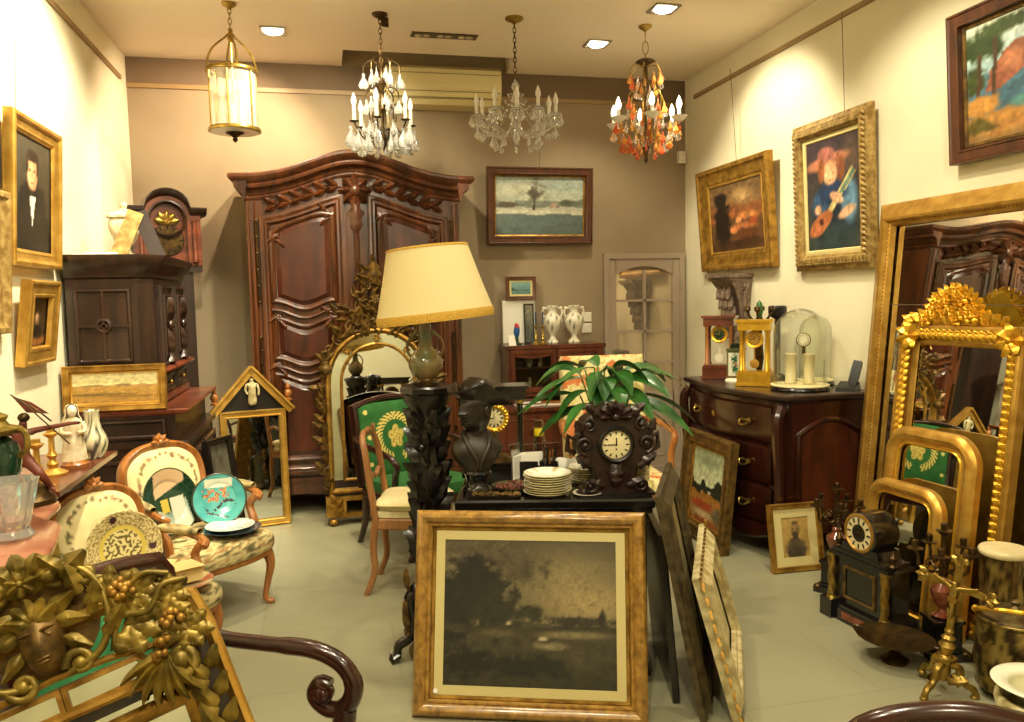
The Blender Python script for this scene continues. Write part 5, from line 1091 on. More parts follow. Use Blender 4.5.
def armchair(label, loc, rot, seed, s=1.):
    """Louis XV armchair; front towards -y"""
    t = thing('armchair', label, 'armchair', loc, rot, group='floral tapestry armchairs by the left wall', scale=s)
    sw, sd, sh = .58, .52, .36
    ol = [(-sw/2, -sd*.38), (-sw*.3, -sd/2-.005), (0, -sd/2-.02), (sw*.3, -sd/2-.005), (sw/2, -sd*.38), (sw*.46, 0), (sw*.40, sd/2), (-sw*.40, sd/2), (-sw*.46, 0)]
    ol = [(p.x, p.y) for p in smooth([(a, c, 0) for a, c in ol+[ol[0]]], 9)][:-1]
    MB().slab(ol, sh-.085, sh-.03, .008).build('seat_rail', 'honey', t)
    big = offset(ol, -.006); vs = []; fs = []; cs = []; f = tap(seed+5); n = len(ol)
    prof = [(1.0, -.05), (1.015, -.04), (1.02, -.03), (1.023, -.02), (1.024, -.01), (1.02, .0), (1.01, .012), (.995, .022), (.97, .031), (.94, .038), (.9, .044)]+[(.9-.889*k/22, .044+.018*k/22) for k in range(1, 23)]
    for q, z in prof:
        for x, y in big: vs.append((x*q, y*q, sh+z)); cs.append(f(.5+math.atan2(y, x)/2.5+q, z*9+q) if q > .9 else f(x*q/sw+.5, y*q/sd+.5))
    for i in range(len(prof)-1):
        for k in range(n): fs.append((i*n+k, i*n+(k+1) % n, (i+1)*n+(k+1) % n, (i+1)*n+k))
    colour_mesh('seat', vs, fs, cs, t, 'textile')
    for sx in (-1, 1):
        b = MB(); cab_leg(b, sx*.245, -.205, sh-.05, sx*.7, -.7); b.build('leg', 'honey', t)
        b = MB(); b.tube([(sx*.215, .235, sh-.05), (sx*.215, .25, sh*.5), (sx*.22, .30, 0)], [.026, .02, .017], 8); b.build('leg', 'honey', t)
    bk = M.Translation((0, .245, sh+.06)) @ M.Rotation(R(-13), 4, 'X')
    oval = [(p.x, p.z) for p in smooth([(0, 0, .475), (.13, 0, .455), (.225, 0, .38), (.25, 0, .26), (.225, 0, .13), (.16, 0, .05), (0, 0, .03), (-.16, 0, .05), (-.225, 0, .13), (-.25, 0, .26), (-.225, 0, .38), (-.13, 0, .455), (0, 0, .475)], 5)][:-1][::-1]
    b = MB(); b.push(bk); b.rim(oval, [(0, -.03), (-.004, 0), (0, .018), (.012, .028), (.026, .022), (.034, .012), (.04, .01), (.04, -.03)])
    for k in range(5): b.leaf((0, -.024, .462), PI*(.05+.225*k), .055, .035, .016, 2, .6, 6)
    b.ball((0, -.034, .468), .015)
    for sx in (-1, 1): b.tube([(sx*.2, -.0, .10), (sx*.215, 0, .0), (sx*.215, -.0, -.10)], .022, 8)
    b.pop(); fr = b.build('back_frame', 'honey', t)
    o = bulge('backrest', dense(offset(oval, .036), .012), medallion(seed), t, 'textile', .035, -.012, 30); o.matrix_local = bk
    b = MB(); b.push(bk); b.prism(offset(oval, .036), .012, .02); b.pop(); b.build('back_lining', 'cushion', fr)
    for sx in (-1, 1):
        b = MB(); b.tube(smooth([(sx*.235, .30, .60), (sx*.275, .15, .615), (sx*.30, .0, .605), (sx*.295, -.11, .585), (sx*.27, -.13, .565)], 4), .019, 8)
        b.tube(smooth([(sx*.285, -.10, .585), (sx*.27, -.06, .52), (sx*.262, -.10, .44), (sx*.262, -.12, .31)], 4), [.02, .02, .02, .022, .022, .026], 8); arm = b.build('arm', 'honey', t)
        rings = []
        for k in range(9):
            q = k/8; c = V((sx*.262, .20, .625)).lerp(V((sx*.303, -.06, .625)), q); r_ = .028*math.sin(PI*(.08+.84*q))**.4
            rings.append([(c.x+r_*1.1*math.cos(2*PI*j/10), c.y, c.z+r_*.9*math.sin(2*PI*j/10)) for j in range(10)])
        vs = [p for r_ in rings for p in r_]; fs = [(i*10+j, i*10+(j+1) % 10, i*10+10+(j+1) % 10, i*10+10+j) for i in range(8) for j in range(10)]
        colour_mesh('arm_pad', vs, fs, [f(p[0]*3, p[1]*4) for p in vs], arm, 'textile')
    return t
AA = (-.65, 4.19, 0); AB = (-.80, 3.52, 0)
armchair('floral medallion armchair nearest the pediment mirror, with painted plates on it', AA, R(44), 3, .95)
armchair('floral medallion armchair nearer the camera, with a speckled plate on it', AB, R(46), 8, .88)
# ---- small beech chair
t = thing('side_chair', 'small light wood side chair with a cream cushion beside the pedestal', 'chair', (.42, 4.27, 0), R(74))
sw, sd, sh = .36, .38, .42
b = MB(); b.slab([(-sw/2, -sd/2), (sw/2, -sd/2), (sw*.44, sd/2), (-sw*.44, sd/2)], sh-.07, sh-.012, .006); b.build('seat_rail', 'beech', t)
MB().slab([(-sw*.48, -sd*.48), (sw*.48, -sd*.48), (sw*.42, sd*.45), (-sw*.42, sd*.45)], sh-.02, sh+.03, .014).build('seat', 'cushion', t)
b = MB(); cu = [(p.x, p.y) for p in smooth([(-.17, -.18, 0), (0, -.19, 0), (.17, -.18, 0), (.175, 0, 0), (.15, .165, 0), (0, .17, 0), (-.15, .165, 0), (-.175, 0, 0), (-.17, -.18, 0)], 4)][:-1]
b.loft([[(x*q, y*q, sh+.03+z) for x, y in cu] for q, z in ((.9, .0), (1.0, .02), (1.02, .03), (1.0, .04), (.9, .055), (.6, .066), (.01, .07))]); b.build('cushion', 'cushion', t)
MB().tube([(x*1.025, y*1.025, sh+.06) for x, y in cu], .005, 6, True).build('piping', 'mount', [c for c in COL.objects if c.parent == t and c.name.startswith('cushion')][-1])
for sx in (-1, 1):
    b = MB(); cab_leg(b, sx*.155, -.165, sh-.03, sx*.7, -.7, .021); b.build('leg', 'beech', t)
    b = MB(); b.tube(smooth([(sx*.15, .17, sh), (sx*.15, .19, sh*.6), (sx*.155, .185, sh*.3), (sx*.16, .23, 0)], 4), [.022, .02, .017, .016], 8); b.build('leg', 'beech', t)
    b = MB(); b.tube(smooth([(sx*.15, .17, sh-.03), (sx*.152, .195, .58), (sx*.145, .215, .74), (sx*.115, .235, .82), (sx*.05, .242, .85), (0, .24, .84)], 4), [.019, .018, .018, .017, .016], 9); b.build('back_post', 'beech', t)
b = MB(); b.tube(smooth([(-.148, .20, .60), (-.08, .2, .63), (0, .2, .605), (.08, .2, .63), (.148, .20, .60)], 4), .014, 8); b.build('cross_rail', 'beech', t)
b = MB()
for k in range(5): b.leaf((0, .215, .845), PI*(.1+.2*k), .05, .03, .012, 2, .6, 5)
b.build('crest_carving', 'beech', t)
# ---- green armchair with gold emblem
t = thing('green_armchair', 'mahogany armchair upholstered in green with a gold laurel wreath emblem', 'armchair', (.55, 4.98, 0), R(30))
def emblem(u, v):
    c = mixc((28, 84, 30), (38, 98, 38), .5+nz(u, v, 8)); x, y = (u-.5)*.52, (v-.52)*.5
    d = math.hypot(x, y); a = math.atan2(x, -y)
    s_ = 1 if x > 0 else -1; g = .5+.5*math.sin(a*s_*30+(d-.14)*190)
    if .112 < d < .166 and abs(a) > .28 and (g > .45 or abs(d-.139) < .006): c = mixc((170, 146, 60), (222, 200, 112), g)
    th = math.atan2(y, x*1.25); rr = .082*(.66+.34*abs(math.sin(2.5*th+.8)))
    if math.hypot(x*1.25, y) < rr: c = mixc((220, 196, 104), (150, 130, 50), .5+1.2*nz(u, v, 34))
    for sx, sy in ((.08, .88), (.92, .88), (.08, .2), (.92, .2), (.1, .55), (.9, .55)):
        if math.hypot(u-sx, (v-sy)) < .03: c = (206, 190, 110)
    return c
gw, gh = .56, .55; bk = M.Translation((0, .26, .37)) @ M.Rotation(R(-10), 4, 'X')
gol = [(-gw/2, 0), (gw/2, 0)]+[(gw/2-gw*k/14, gh-.03+.05*math.sin(PI*k/14)) for k in range(15)]
o = pad('backrest', gw-.07, gh-.06, emblem, t, 'textile', .03, -.015, 96, 96); o.matrix_local = bk @ M.Translation((0, 0, .035))
b = MB(); b.push(bk); b.rim(gol, [(0, -.04), (-.003, .0), (.004, .02), (.016, .03), (.03, .024), (.04, .008), (.04, -.04)]); b.prism(offset(gol, .03), .0, .04); b.pop(); b.build('back_frame', 'mahogany', t)
b = MB(); b.slab([(-.29, -.26), (.29, -.26), (.27, .27), (-.27, .27)], .30, .37, .01); b.build('seat_rail', 'mahogany', t)
bs = MB(); bs.loft([[(x*q, y*q, z) for x, y in dense([(-.28, -.26), (.28, -.26), (.265, .24), (-.265, .24)], .05)] for q, z in ((1, .36), (1.01, .39), (.97, .425), (.8, .44), (.01, .445))]); MT['green_cloth'] = plain('green_cloth', C(28, 84, 30), .9, c2=C(40, 100, 40), scale=30, bump=.2); bs.build('seat', 'green_cloth', t)
for sx in (-1, 1):
    b = MB(); cab_leg(b, sx*.25, -.22, .32, sx*.7, -.7, .028); b.build('leg', 'mahogany', t)
    b = MB(); b.tube([(sx*.25, .25, .32), (sx*.25, .27, .15), (sx*.26, .33, 0)], [.028, .022, .018], 8); b.build('leg', 'mahogany', t)
    b = MB(); b.tube(smooth([(sx*.28, .31, .68), (sx*.31, .18, .66), (sx*.325, .0, .64), (sx*.325, -.14, .615), (sx*.315, -.19, .57), (sx*.30, -.15, .51), (sx*.29, -.13, .42), (sx*.285, -.16, .33)], 4), [.02, .02, .021, .022, .024, .024, .022, .022], 9); b.build('arm', 'mahogany', t)
# ---- floral high-back armchair
t = thing('floral_armchair', 'tall armchair in cream fabric with orange flowers, behind the plant', 'armchair', (1.77, 4.72, 0), R(-4))
def orange(u, v):
    random.seed(2); c = mixc((226, 214, 158), (214, 200, 140), .5+nz(u, v, 5)); n = nz(u*.8, v, 7.5, 4)+.3*nz(u, v, 18, 6)
    if n > .17: c = mixc((196, 104, 52), (206, 136, 84), .5+nz(u, v, 14))
    elif -.06 < n < .015: c = (190, 172, 96)
    elif n < -.42: c = (168, 150, 84)
    return c
fw, fh = .57, .74; bk = M.Translation((0, .26, .42)) @ M.Rotation(R(-9), 4, 'X')
fol = [(-fw/2, 0), (fw/2, 0), (fw/2, fh-.02), (fw/2-.02, fh), (-fw/2+.02, fh), (-fw/2, fh-.02)]
o = pad('backrest', fw, fh, orange, t, 'textile', .045, 0, 80, 100, 12); o.matrix_local = bk
b = MB(); b.push(bk); b.prism(fol, 0, .06); b.pop(); b.build('back_lining', 'cushion', t)
MB().slab([(-.31, -.27), (.31, -.27), (.30, .29), (-.30, .29)], .29, .35, .01).build('seat_rail', 'honey', t)
o = pad('seat', .60, .54, orange, t, 'textile', .09, 0, 60, 54, 10); o.matrix_local = M.Translation((0, -.27, .35)) @ M.Rotation(-PI/2, 4, 'X')
for sx in (-1, 1):
    b = MB(); cab_leg(b, sx*.27, -.23, .31, sx*.7, -.7, .028); b.build('leg', 'honey', t)
    b = MB(); b.tube([(sx*.27, .25, .31), (sx*.27, .27, .15), (sx*.275, .32, 0)], [.028, .022, .018], 8); b.build('leg', 'honey', t)
    b = MB(); b.tube(smooth([(sx*.30, .30, .72), (sx*.33, .15, .71), (sx*.345, .0, .69), (sx*.335, -.1, .66), (sx*.32, -.08, .56), (sx*.31, -.1, .44), (sx*.30, -.14, .33)], 4), .021, 9); b.build('arm', 'honey', t)
# ---------------------------------------------------------------- things on the tapestry armchairs
def on_chair(base, rot, x, y, z): 
    c, s_ = math.cos(rot), math.sin(rot); return V((base[0]+x*c-y*s_, base[1]+x*s_+y*c, z))
def standing_plate(label, r, fn, loc, rot, tilt, depth=.03, name='plate', n=110):
    t = thing(name, label, 'plate', loc, rot, tilt)
    prof = [(.001, .006), (r*.35, .006), (r*.6, .009), (r*.68, .016), (r*.97, depth), (r, depth), (r*.98, depth-.005), (r*.64, .008), (r*.5, 0), (.001, 0)]
    # refine for the painted face
    pr2 = []
    for (a, z0), (c, z1) in zip(prof, prof[1:]):
        k = max(1, int((abs(c-a))/(r*.022))); pr2 += [(a+(c-a)*j/k, z0+(z1-z0)*j/k) for j in range(k)]
    pr2.append(prof[-1]); o = fan_disc('dish', pr2, fn, t, 'glaze', n); o.matrix_local = M.Translation((0, 0, r)) @ M.Rotation(PI/2, 4, 'X') @ M.Rotation(PI, 4, 'Z') @ M.Scale(1, 4); return t
def speck(q, a):
    x, y = q*math.cos(a), q*math.sin(a)
    if q > .62:
        if min(math.hypot(x-.55, y-.55), math.hypot(x+.75, y-.1), math.hypot(x-.2, y+.78)) < .10: return (60, 26, 40)
        return (216, 198, 140) if nz(x, y, 24) > -.02 else (146, 124, 74)
    if q > .5: return (206, 182, 84)
    return (220, 204, 140) if nz(x, y, 12) > -.05 else (104, 88, 50)
def darkscene(q, a):
    x, y = q*math.cos(a), q*math.sin(a)
    if q > .96: return (60, 64, 40)
    c = mixc((24, 52, 36), (44, 70, 50), .5+nz(x, y, 5))
    if y > .35-.5*abs(x-.1): c = mixc((176, 180, 160), (120, 140, 128), .5+nz(x, y, 4))
    if -.25 < x+.3 < .25 and y > -.1: c = (196, 196, 176)
    if abs(x-.15) < .13 and -.1 < y < .3: c = (190, 168, 70)
    if y < -.3+.35*x: c = (206, 172, 132)
    if x > .45 or x < -.62: c = mixc((20, 44, 30), (36, 62, 42), .5+nz(x, y, 8))
    return c
def turq(q, a):
    x, y = q*math.cos(a), q*math.sin(a)
    if q > .94: return (60, 62, 44)
    c = mixc((70, 158, 160), (92, 178, 172), .5+nz(x, y, 3)); n = nz(x, y, 7, 3)
    if y < .1 and math.hypot(x-.1, y+.3) < .5 and n > .0: c = [(196, 110, 90), (206, 176, 100), (150, 60, 60), (60, 84, 60)][int(abs(nz(x, y, 9, 5))*14) % 4]
    if abs(y-.25-.2*math.sin(x*5)) < .07 and nz(x, y, 9, 2) > -.1 and abs(x) < .6: c = (50, 50, 56)
    if abs(y-.62+.3*x) < .03 and -.3 < x < .5: c = (70, 70, 66)
    if abs(y+.62) < .16 and abs(x) < .5: c = (222, 226, 204)
    return c
def rimmed(cin, crim):
    return lambda q, a: crim if q > .86 else cin if q < .8 else mixc(crim, (220, 220, 200), .8)
rA, rB = R(44), R(46)
def yaw_to_cam(p): return math.atan2(-(0-p.x), -(p.y-0))*-1. if False else math.atan2(p.x, p.y)*-1.
p = on_chair(AA, rA, -.095, .07, .407); standing_plate('round plate painted with a dark landscape, leaning on the far tapestry armchair', .168, darkscene, p, R(52), .26)
p = on_chair(AA, rA, .12, .005, .408); standing_plate('turquoise plate with birds and flowers standing on the far tapestry armchair', .135, turq, p, R(12), .28)
p = on_chair(AA, rA, .09, -.125, .406)
t = thing('platter', 'large dark blue rimmed platter lying flat on the far tapestry armchair', 'platter', p); fan_disc('dish', plate_prof(.14, .02), rimmed((60, 110, 120), (28, 40, 62)), t, 'glaze', 48)
t = thing('plate', 'white plate with a pale pattern lying on the blue rimmed platter', 'plate', p+V((-.012, .012, .015))); fan_disc('dish', plate_prof(.12, .018), lambda q, a: (230, 230, 214) if math.sin(a*8+q*9) < .7 else (170, 190, 184), t, 'glaze', 48)
p = on_chair(AB, rB, -.02, .05, .384); standing_plate('speckled cream plate with a yellow ringed centre standing on the near tapestry armchair', .155, speck, p, R(34), .2)
p = on_chair(AB, rB, .085, -.155, .384)
t = thing('plate', 'reddish rimmed plate lying on the front of the near tapestry armchair', 'plate', p); fan_disc('dish', plate_prof(.13, .02), lambda q, a: (170, 96, 66) if q > .6 and math.sin(a*6)+nz(q*3, a, 3) > -.2 else (196, 176, 130), t, 'glaze', 48)
t = thing('box', 'open cream cardboard box lying on the reddish plate on the near armchair', 'box', p+V((-.015, .01, .016)), R(30)); b = MB(); b.box((0, 0, .03), (.17, .12, .055)); MT['card'] = plain('card', C(216, 192, 128), .85); b.build('body', 'card', t)
MB().loft([[(-.085, -.06, .058), (.085, -.06, .058), (.085, .06, .058), (-.085, .06, .058)], [(-.095, -.10, .075), (.085, -.09, .07), (.085, .06, .061), (-.085, .06, .061)]]).build('lid', 'card', t)
t = thing('booklet', 'pale booklet lying on the near tapestry armchair beside the speckled plate', 'booklet', on_chair(AB, rB, .12, .06, .40), R(-20), R(-12)); MB().box((0, 0, .006), (.12, .16, .012)).build('pages', 'card', t)
# ---------------------------------------------------------------- commode against the right wall
CX0, CX1, CY0, CY1, CZ = 2.44, 3.06, 4.00, 5.16, .97
t = thing('commode', 'serpentine dark mahogany chest of drawers with brass handles against the right wall', 'commode', (0, 0, 0))
sf = lambda y: CX0+.045*math.cos((y-CY0)/(CY1-CY0)*2*PI)-.02       # serpentine front
def cpoly(e): return [(CX1, CY1+e), (sf(CY1)-e, CY1+e)]+[(sf(CY1-(CY1-CY0)*k/20)-e, CY1-(CY1-CY0)*k/20) for k in range(1, 20)]+[(sf(CY0)-e+.05, CY0-e), (CX1, CY0-e)]
b = MB(); b.loft([[(x, y, z) for x, y in cpoly(0)] for z in (.16, .93)]); b.build('carcass', 'mahogany', t)
b = MB(); b.loft([[(x, y, z) for x, y in cpoly(e)] for z, e in ((.925, .004), (.932, .018), (.945, .03), (.962, .03), (.97, .02))]); b.build('top', 'oak_dark', t)
for k in range(3):
    z0 = .20+k*.24; d = MB(); rows = []
    for q in range(17):
        y = CY0+.06+(CY1-CY0-.12)*q/16; x = sf(y)
        rows.append([(x-.0, y, z0), (x-.016, y, z0+.012), (x-.02, y, z0+.03), (x-.02, y, z0+.19), (x-.016, y, z0+.21), (x, y, z0+.222)])
    d.loft(rows, close=False, cap=False); d = d.build('drawer', 'mahogany', t)
    for y in (4.28, 4.88):
        b = MB(); x = sf(y)-.024
        b.tube(bez([(x, y-.05, z0+.12), (x-.03, y-.045, z0+.08), (x-.03, y+.045, z0+.08), (x, y+.05, z0+.12)], 8), .006, 6)
        for q in (-.05, .05): b.lathe([(.018, 0), (.014, .008), (.001, .012)], 10, (x, y+q, z0+.12), ax='x')
        b.push(M.Translation((x, y, z0+.12)) @ M.Rotation(-PI/2, 4, 'Z'))
        for q in range(2): b.leaf((0, 0, 0), q*PI, .05, .018, .006, 2, .5, 5)
        b.pop(); b.build('handle', 'brass', d)
    b = MB(); b.push(M.Translation((sf(4.58)-.022, 4.58, z0+.12)) @ M.Rotation(-PI/2, 4, 'Z'))
    for q in range(6): b.leaf((0, 0, 0), q*PI/3, .022, .014, .004, 1, .5, 5)
    b.ball((0, -.006, 0), .008); b.pop(); b.build('escutcheon', 'brass', d)
b = MB(); b.push(M.Translation((0, CY0-.002, 0)))   # arched side panel
P = [(CX0+.13, .26), (CX1-.07, .26), (CX1-.07, .74)]+[(CX1-.07-(CX1-CX0-.20)*k/14, .74+.09*math.sin(PI*k/14)) for k in range(1, 14)]+[(CX0+.13, .74)]
b.rim(P, [(-.01, 0), (-.006, .012), (.006, .016), (.016, .008), (.026, .002)]); b.pop(); b.build('side_panel_moulding', 'mahogany', t)
b = MB(); b.prism(offset(P, .028), CY0-.004, CY0+.01); b.build('side_panel', 'walnut_panel', t)
b = MB(); rows = []
for q in range(17):
    y = CY0+(CY1-CY0)*q/16; x = sf(y); rows.append([(x, y, .2), (x-.012, y, .19), (x-.012, y, .13+.03*math.cos(q*PI/4)), (x, y, .12+.03*math.cos(q*PI/4))])
b.loft(rows, close=False, cap=False); b.build('apron', 'mahogany', t)
for (x, y, dx, dy) in ((sf(CY0)+.04, CY0+.03, -.8, -.5), (sf(CY1)+.03, CY1-.03, -.8, .5), (CX1-.04, CY0+.03, .2, -.8), (CX1-.04, CY1-.03, .2, .8)):
    b = MB(); cab_leg(b, x, y, .22, dx, dy, .035); b.build('leg', 'mahogany', t)
for y, s_ in ((CY1-.01, 1), (CY0+.0, -1)):
    b = MB(); b.tube(smooth([(sf(y)-.0, y, .9), (sf(y)-.035, y+s_*.02, .82), (sf(y)-.02, y+s_*.012, .6), (sf(y)-.005, y, .4), (sf(y)-.01, y, .2)], 4), [.035, .04, .03, .025, .022], 8); b.build('corner_stile', 'mahogany', t)
# ---- on the commode
def frontrot(p): return -math.atan2(p.x, p.y)
def cpos(px, py): q = at(px, py, z=CZ); return V((q.x, q.y, CZ))
def portico(label, loc, rot, s, mw, mg, dialm, cols=2):
    t = thing('portico_clock', label, 'clock', loc, rot, scale=s)
    b = MB(); b.box((0, 0, .045), (.20, .13, .07)); b.box((0, 0, .085), (.19, .12, .012)); b.box((0, 0, .012), (.215, .14, .016)); b.build('base', mw, t)
    for sx in (-1, 1):
        for y in (-.045, .045): MB().box((sx*.088, y, .002), (.03, .03, .008)).build('foot', mw, t)
    for sx in (-1, 1):
        for y in (-.04, .04):
            c_ = MB(); c_.lathe([(.016, .09), (.016, .10), (.012, .105), (.010, .32), (.015, .33), (.016, .34)], 12, (sx*.075, y, 0)); c_ = c_.build('column', mg if cols == 4 or y < 0 else mw, t)
    b = MB(); b.box((0, 0, .365), (.19, .12, .05)); b.box((0, 0, .397), (.215, .14, .016)); b.build('entablature', mw, t)
    MB().lathe([(.05, -.03), (.05, .0), (.04, .004)], 24, (0, -.02, .285), ax='y').build('drum', 'bronze', t)
    b = MB(); b.lathe([(.052, -.004), (.055, .004), (.05, .014), (.038, .01), (.036, .002)], 28, (0, -.022, .285), ax='y'); b.build('bezel', 'gold_bright', t)
    d = MB().lathe([(.001, .005), (.038, .004)], 26, (0, -.022, .285), ax='y').build('dial', dialm, t)
    b = MB()
    for k in range(12): b.push(M.Translation((0, -.028, .285)) @ M.Rotation(k*PI/6, 4, 'Y')); b.box((0, 0, .03), (.004, .002, .009)); b.pop()
    b.build('numerals', 'marble_black' if dialm != 'green_glaze' else 'gold', d); MB().box((-.01, -.029, .285), (.022, .002, .003)).box((0.001, -.029, .294), (.003, .002, .02)).build('hands', 'gold' if dialm == 'green_glaze' else 'marble_black', d)
    MB().tube([(0, -.015, .25), (0, -.015, .14)], .005, 6).lathe([(.001, .006), (.028, .003), (.028, -.002)], 20, (0, -.018, .135), ax='y').build('pendulum', 'gold' if cols == 4 else 'porcelain', t)
    return t
p = cpos(727, 377); portico('brown wooden portico clock with green dial, leftmost on the commode', V((2.60, 4.97, CZ)), R(-38), 1.06, 'oak_red', 'honey', 'green_glaze')
p = V((2.595, 4.505, CZ)); portico('gilt portico clock with four gold columns in the middle of the commode', p, R(-38), 1.02, 'gold_bright', 'gold_bright', 'gold', 4)
t = thing('carriage_clock', 'small square green and white porcelain clock between the two portico clocks', 'clock', (2.585, 4.72, CZ), R(-38))
MB().lathe([(.001, 0), (.07, 0), (.072, .012), (.06, .03), (.001, .032)], 24).build('stand', 'porcelain', t)
MB().box((0, 0, .12), (.105, .085, .18)).box((0, 0, .214), (.115, .095, .012)).build('case', 'green_ceramic', t)
canvas('painted_panel', .085, .15, Pic(((226, 226, 206), (214, 216, 194)), .05).e(.5, .3, .2, .22, (60, 110, 70), .3, 0, .9).e(.45, .7, .2, .2, (50, 96, 62), .3, 0, .9).e(.55, .5, .1, .1, (170, 110, 80), .3, 0, .6), t, 16, 26, -.044, .045, 'glaze')
MB().tube([(-.03, 0, .22), (-.03, 0, .25), (.03, 0, .25), (.03, 0, .22)], .006, 6).box((0, 0, .235), (.07, .05, .02)).build('top_handle', 'green_glaze', t)
t = thing('candelabrum', 'dark figural lamp with an upright green bud, between gilt clock and glass dome', 'lamp', (2.715, 4.66, CZ), R(-40))
b = MB(); b.lathe([(.001, 0), (.06, 0), (.06, .02), (.03, .04), (.018, .08), (.03, .16), (.022, .26), (.016, .36), (.03, .40), (.02, .42)], 16)
b.build('stem', 'bronze', t); b = MB()
for k in range(4): b.tube(bez([(0, 0, .40), (.05*math.cos(k*PI/2), .05*math.sin(k*PI/2), .38), (.075*math.cos(k*PI/2), .075*math.sin(k*PI/2), .46)], 6), .008, 6).lathe([(.01, .455), (.022, .47), (.018, .49)], 10, (.075*math.cos(k*PI/2), .075*math.sin(k*PI/2), 0))
b.build('branches', 'bronze', t); MB().lathe([(.014, .42), (.024, .46), (.018, .51), (.002, .53)], 12).build('bud', 'leaf', t)
def dome(label, loc, r, h):
    t = thing('glass_dome', label, 'glass dome', loc)
    MB().lathe([(.001, 0), (r+.015, 0), (r+.02, .01), (r+.016, .022), (r+.012, .026), (r+.01, .034), (.001, .034)], 40).build('base', 'ebony', t)
    MB().lathe([(r+.014, .027), (r+.014, .034), (r+.008, .036)], 40).build('base_ring', 'cushion', t)
    g = MB(); n = 12
    g.lathe([(r, .03)]+[(r, .03+(h-r-.03)*k/3) for k in range(1, 4)]+[(max(r*math.cos(PI/2*k/n), .002), h-r+r*math.sin(PI/2*k/n)) for k in range(1, n+1)], 44); b_ = g.build('glass_bell', 'dome_glass', t)
    return t
D1 = V((2.74, 4.22, CZ)); D2 = V((2.885, 4.42, CZ))
D1 = V((2.72, 4.21, CZ)); dome('tall glass dome over a clock, nearer of the two domes on the commode', D1, .152, .48)
dome('empty glass dome standing behind the one that covers a clock', V((2.955, 4.41, CZ)), .095, .43)
t = thing('mantel_clock', 'small white-dialled clock with two marble columns under the glass dome', 'clock', D1+V((0, 0, .0375)), R(-38))
for sx in (-1, 1): MB().lathe([(.034, 0), (.036, .01), (.03, .016), (.03, .16), (.036, .168), (.036, .178), (.001, .18)], 18, (sx*.052, -.01, 0)).build('column', 'marble_white', t)
MB().lathe([(.04, -.02), (.042, .01), (.036, .016)], 26, (.02, -.01, .26), ax='y').box((.02, 0, .2), (.02, .02, .06)).build('drum', 'silver_gilt', t)
d = MB().lathe([(.001, .004), (.036, .002)], 26, (.02, -.024, .26), ax='y').build('dial', 'porcelain', t)
b = MB()
for k in range(12): b.push(M.Translation((.02, -.029, .26)) @ M.Rotation(k*PI/6, 4, 'Y')); b.box((0, 0, .028), (.003, .002, .009)); b.pop()
b.build('numerals', 'marble_black', d)
t = thing('black_cylinder', 'black round-topped object standing behind the glass domes', 'ornament', (2.93, 4.80, CZ)); MB().lathe([(.001, 0), (.06, 0), (.06, .02), (.02, .04), (.02, .40), (.05, .42), (.06, .44), (.06, .48), (.05, .49), (.001, .49)], 20).build('body', 'black_plastic', t)
t = thing('telephone', 'black cordless telephone in its cradle at the near end of the commode', 'telephone', (2.94, 4.065, CZ), R(-50))
MB().loft([[(-.06, -.05, 0), (.06, -.05, 0), (.06, .05, 0), (-.06, .05, 0)], [(-.055, -.045, .022), (.055, -.045, .022), (.055, .045, .05), (-.055, .045, .05)]]).build('cradle', 'black_plastic', t)
b = MB(); b.push(M.Translation((.02, .01, .03)) @ M.Rotation(R(-20), 4, 'X') @ M.Rotation(R(8), 4, 'Y')); b.loft([[(x*q, y*q, z) for x, y in ((-.025, -.014), (.025, -.014), (.025, .014), (-.025, .014))] for z, q in ((0, .9), (.02, 1), (.13, 1), (.15, .9))]); b.pop(); b.build('handset', 'black_plastic', t)
# ---- carved bracket on the wall
t = thing('wall_bracket', 'carved grey-brown wooden corbel bracket on the right wall above the brown portico clock', 'bracket', (XR-.002, 5.56, 1.22), R(-90))
b = MB(); b.box((0, -.1, .46), (.38, .20, .03)); b.box((0, -.09, .435), (.34, .18, .02)); b.build('shelf', 'grey_wood', t)
b = MB(); b.loft([[(-.15*q, 0, z), (.15*q, 0, z), (.13*q, -d, z), (-.13*q, -d, z)] for z, q, d in ((0, .5, .02), (.1, .8, .05), (.25, 1, .08), (.36, 1.1, .12), (.43, 1.2, .17))]); b.build('body', 'grey_wood', t)
b = MB()
for k in range(5):
    for j in (-1, 0, 1): b.leaf((j*.075, -.05-.02*k, .08+.075*k), -PI/2, .1, .07, .025, 3, .7, 7)
for sx in (-1, 1): b.scroll((sx*.16, -.06, .38), .04, 1.3, PI/2, sx, .012); b.tube(smooth([(sx*.16, -.02, .42), (sx*.16, -.05, .3), (sx*.11, -.02, .1)], 4), .016, 6)
b.build('carving', 'grey_wood', t)
# ---------------------------------------------------------------- on the floor at the right
t = thing('marble_clock', 'black marble mantel clock with round cream dial and twisted columns on the floor', 'clock', (2.40, 3.14, 0), R(-84))
b = MB(); W = .40
b.box((0, 0, .03), (W, .17, .06)); b.box((0, 0, .068), (W-.03, .16, .016)); b.box((0, .005, .19), (W-.08, .13, .23)); b.box((0, 0, .313), (W-.03, .155, .016)); b.box((0, 0, .33), (W-.07, .14, .02))
for sx in (-1, 1): b.box((sx*(W/2-.03), -.01, .045), (.075, .19, .09))
b.loft([[(x, -.065, z), (x, .065, z)] for x, z in [(-.13, .338)]+[(-.13+.26*k/12, .338+.05*math.sin(PI*k/12)) for k in range(13)]+[(.13, .338)]], close=False, cap=False); b.prism([(-.12, .338), (.12, .338), (.105, .38), (-.105, .38)], -.065, .065)
b.build('case', 'marble_black', t)
MB().lathe([(.001, -.08), (.095, -.08), (.097, -.06), (.097, .055), (.088, .062), (.086, .05)], 36, (0, -.005, .445), ax='y').build('drum', 'marble_black', t)
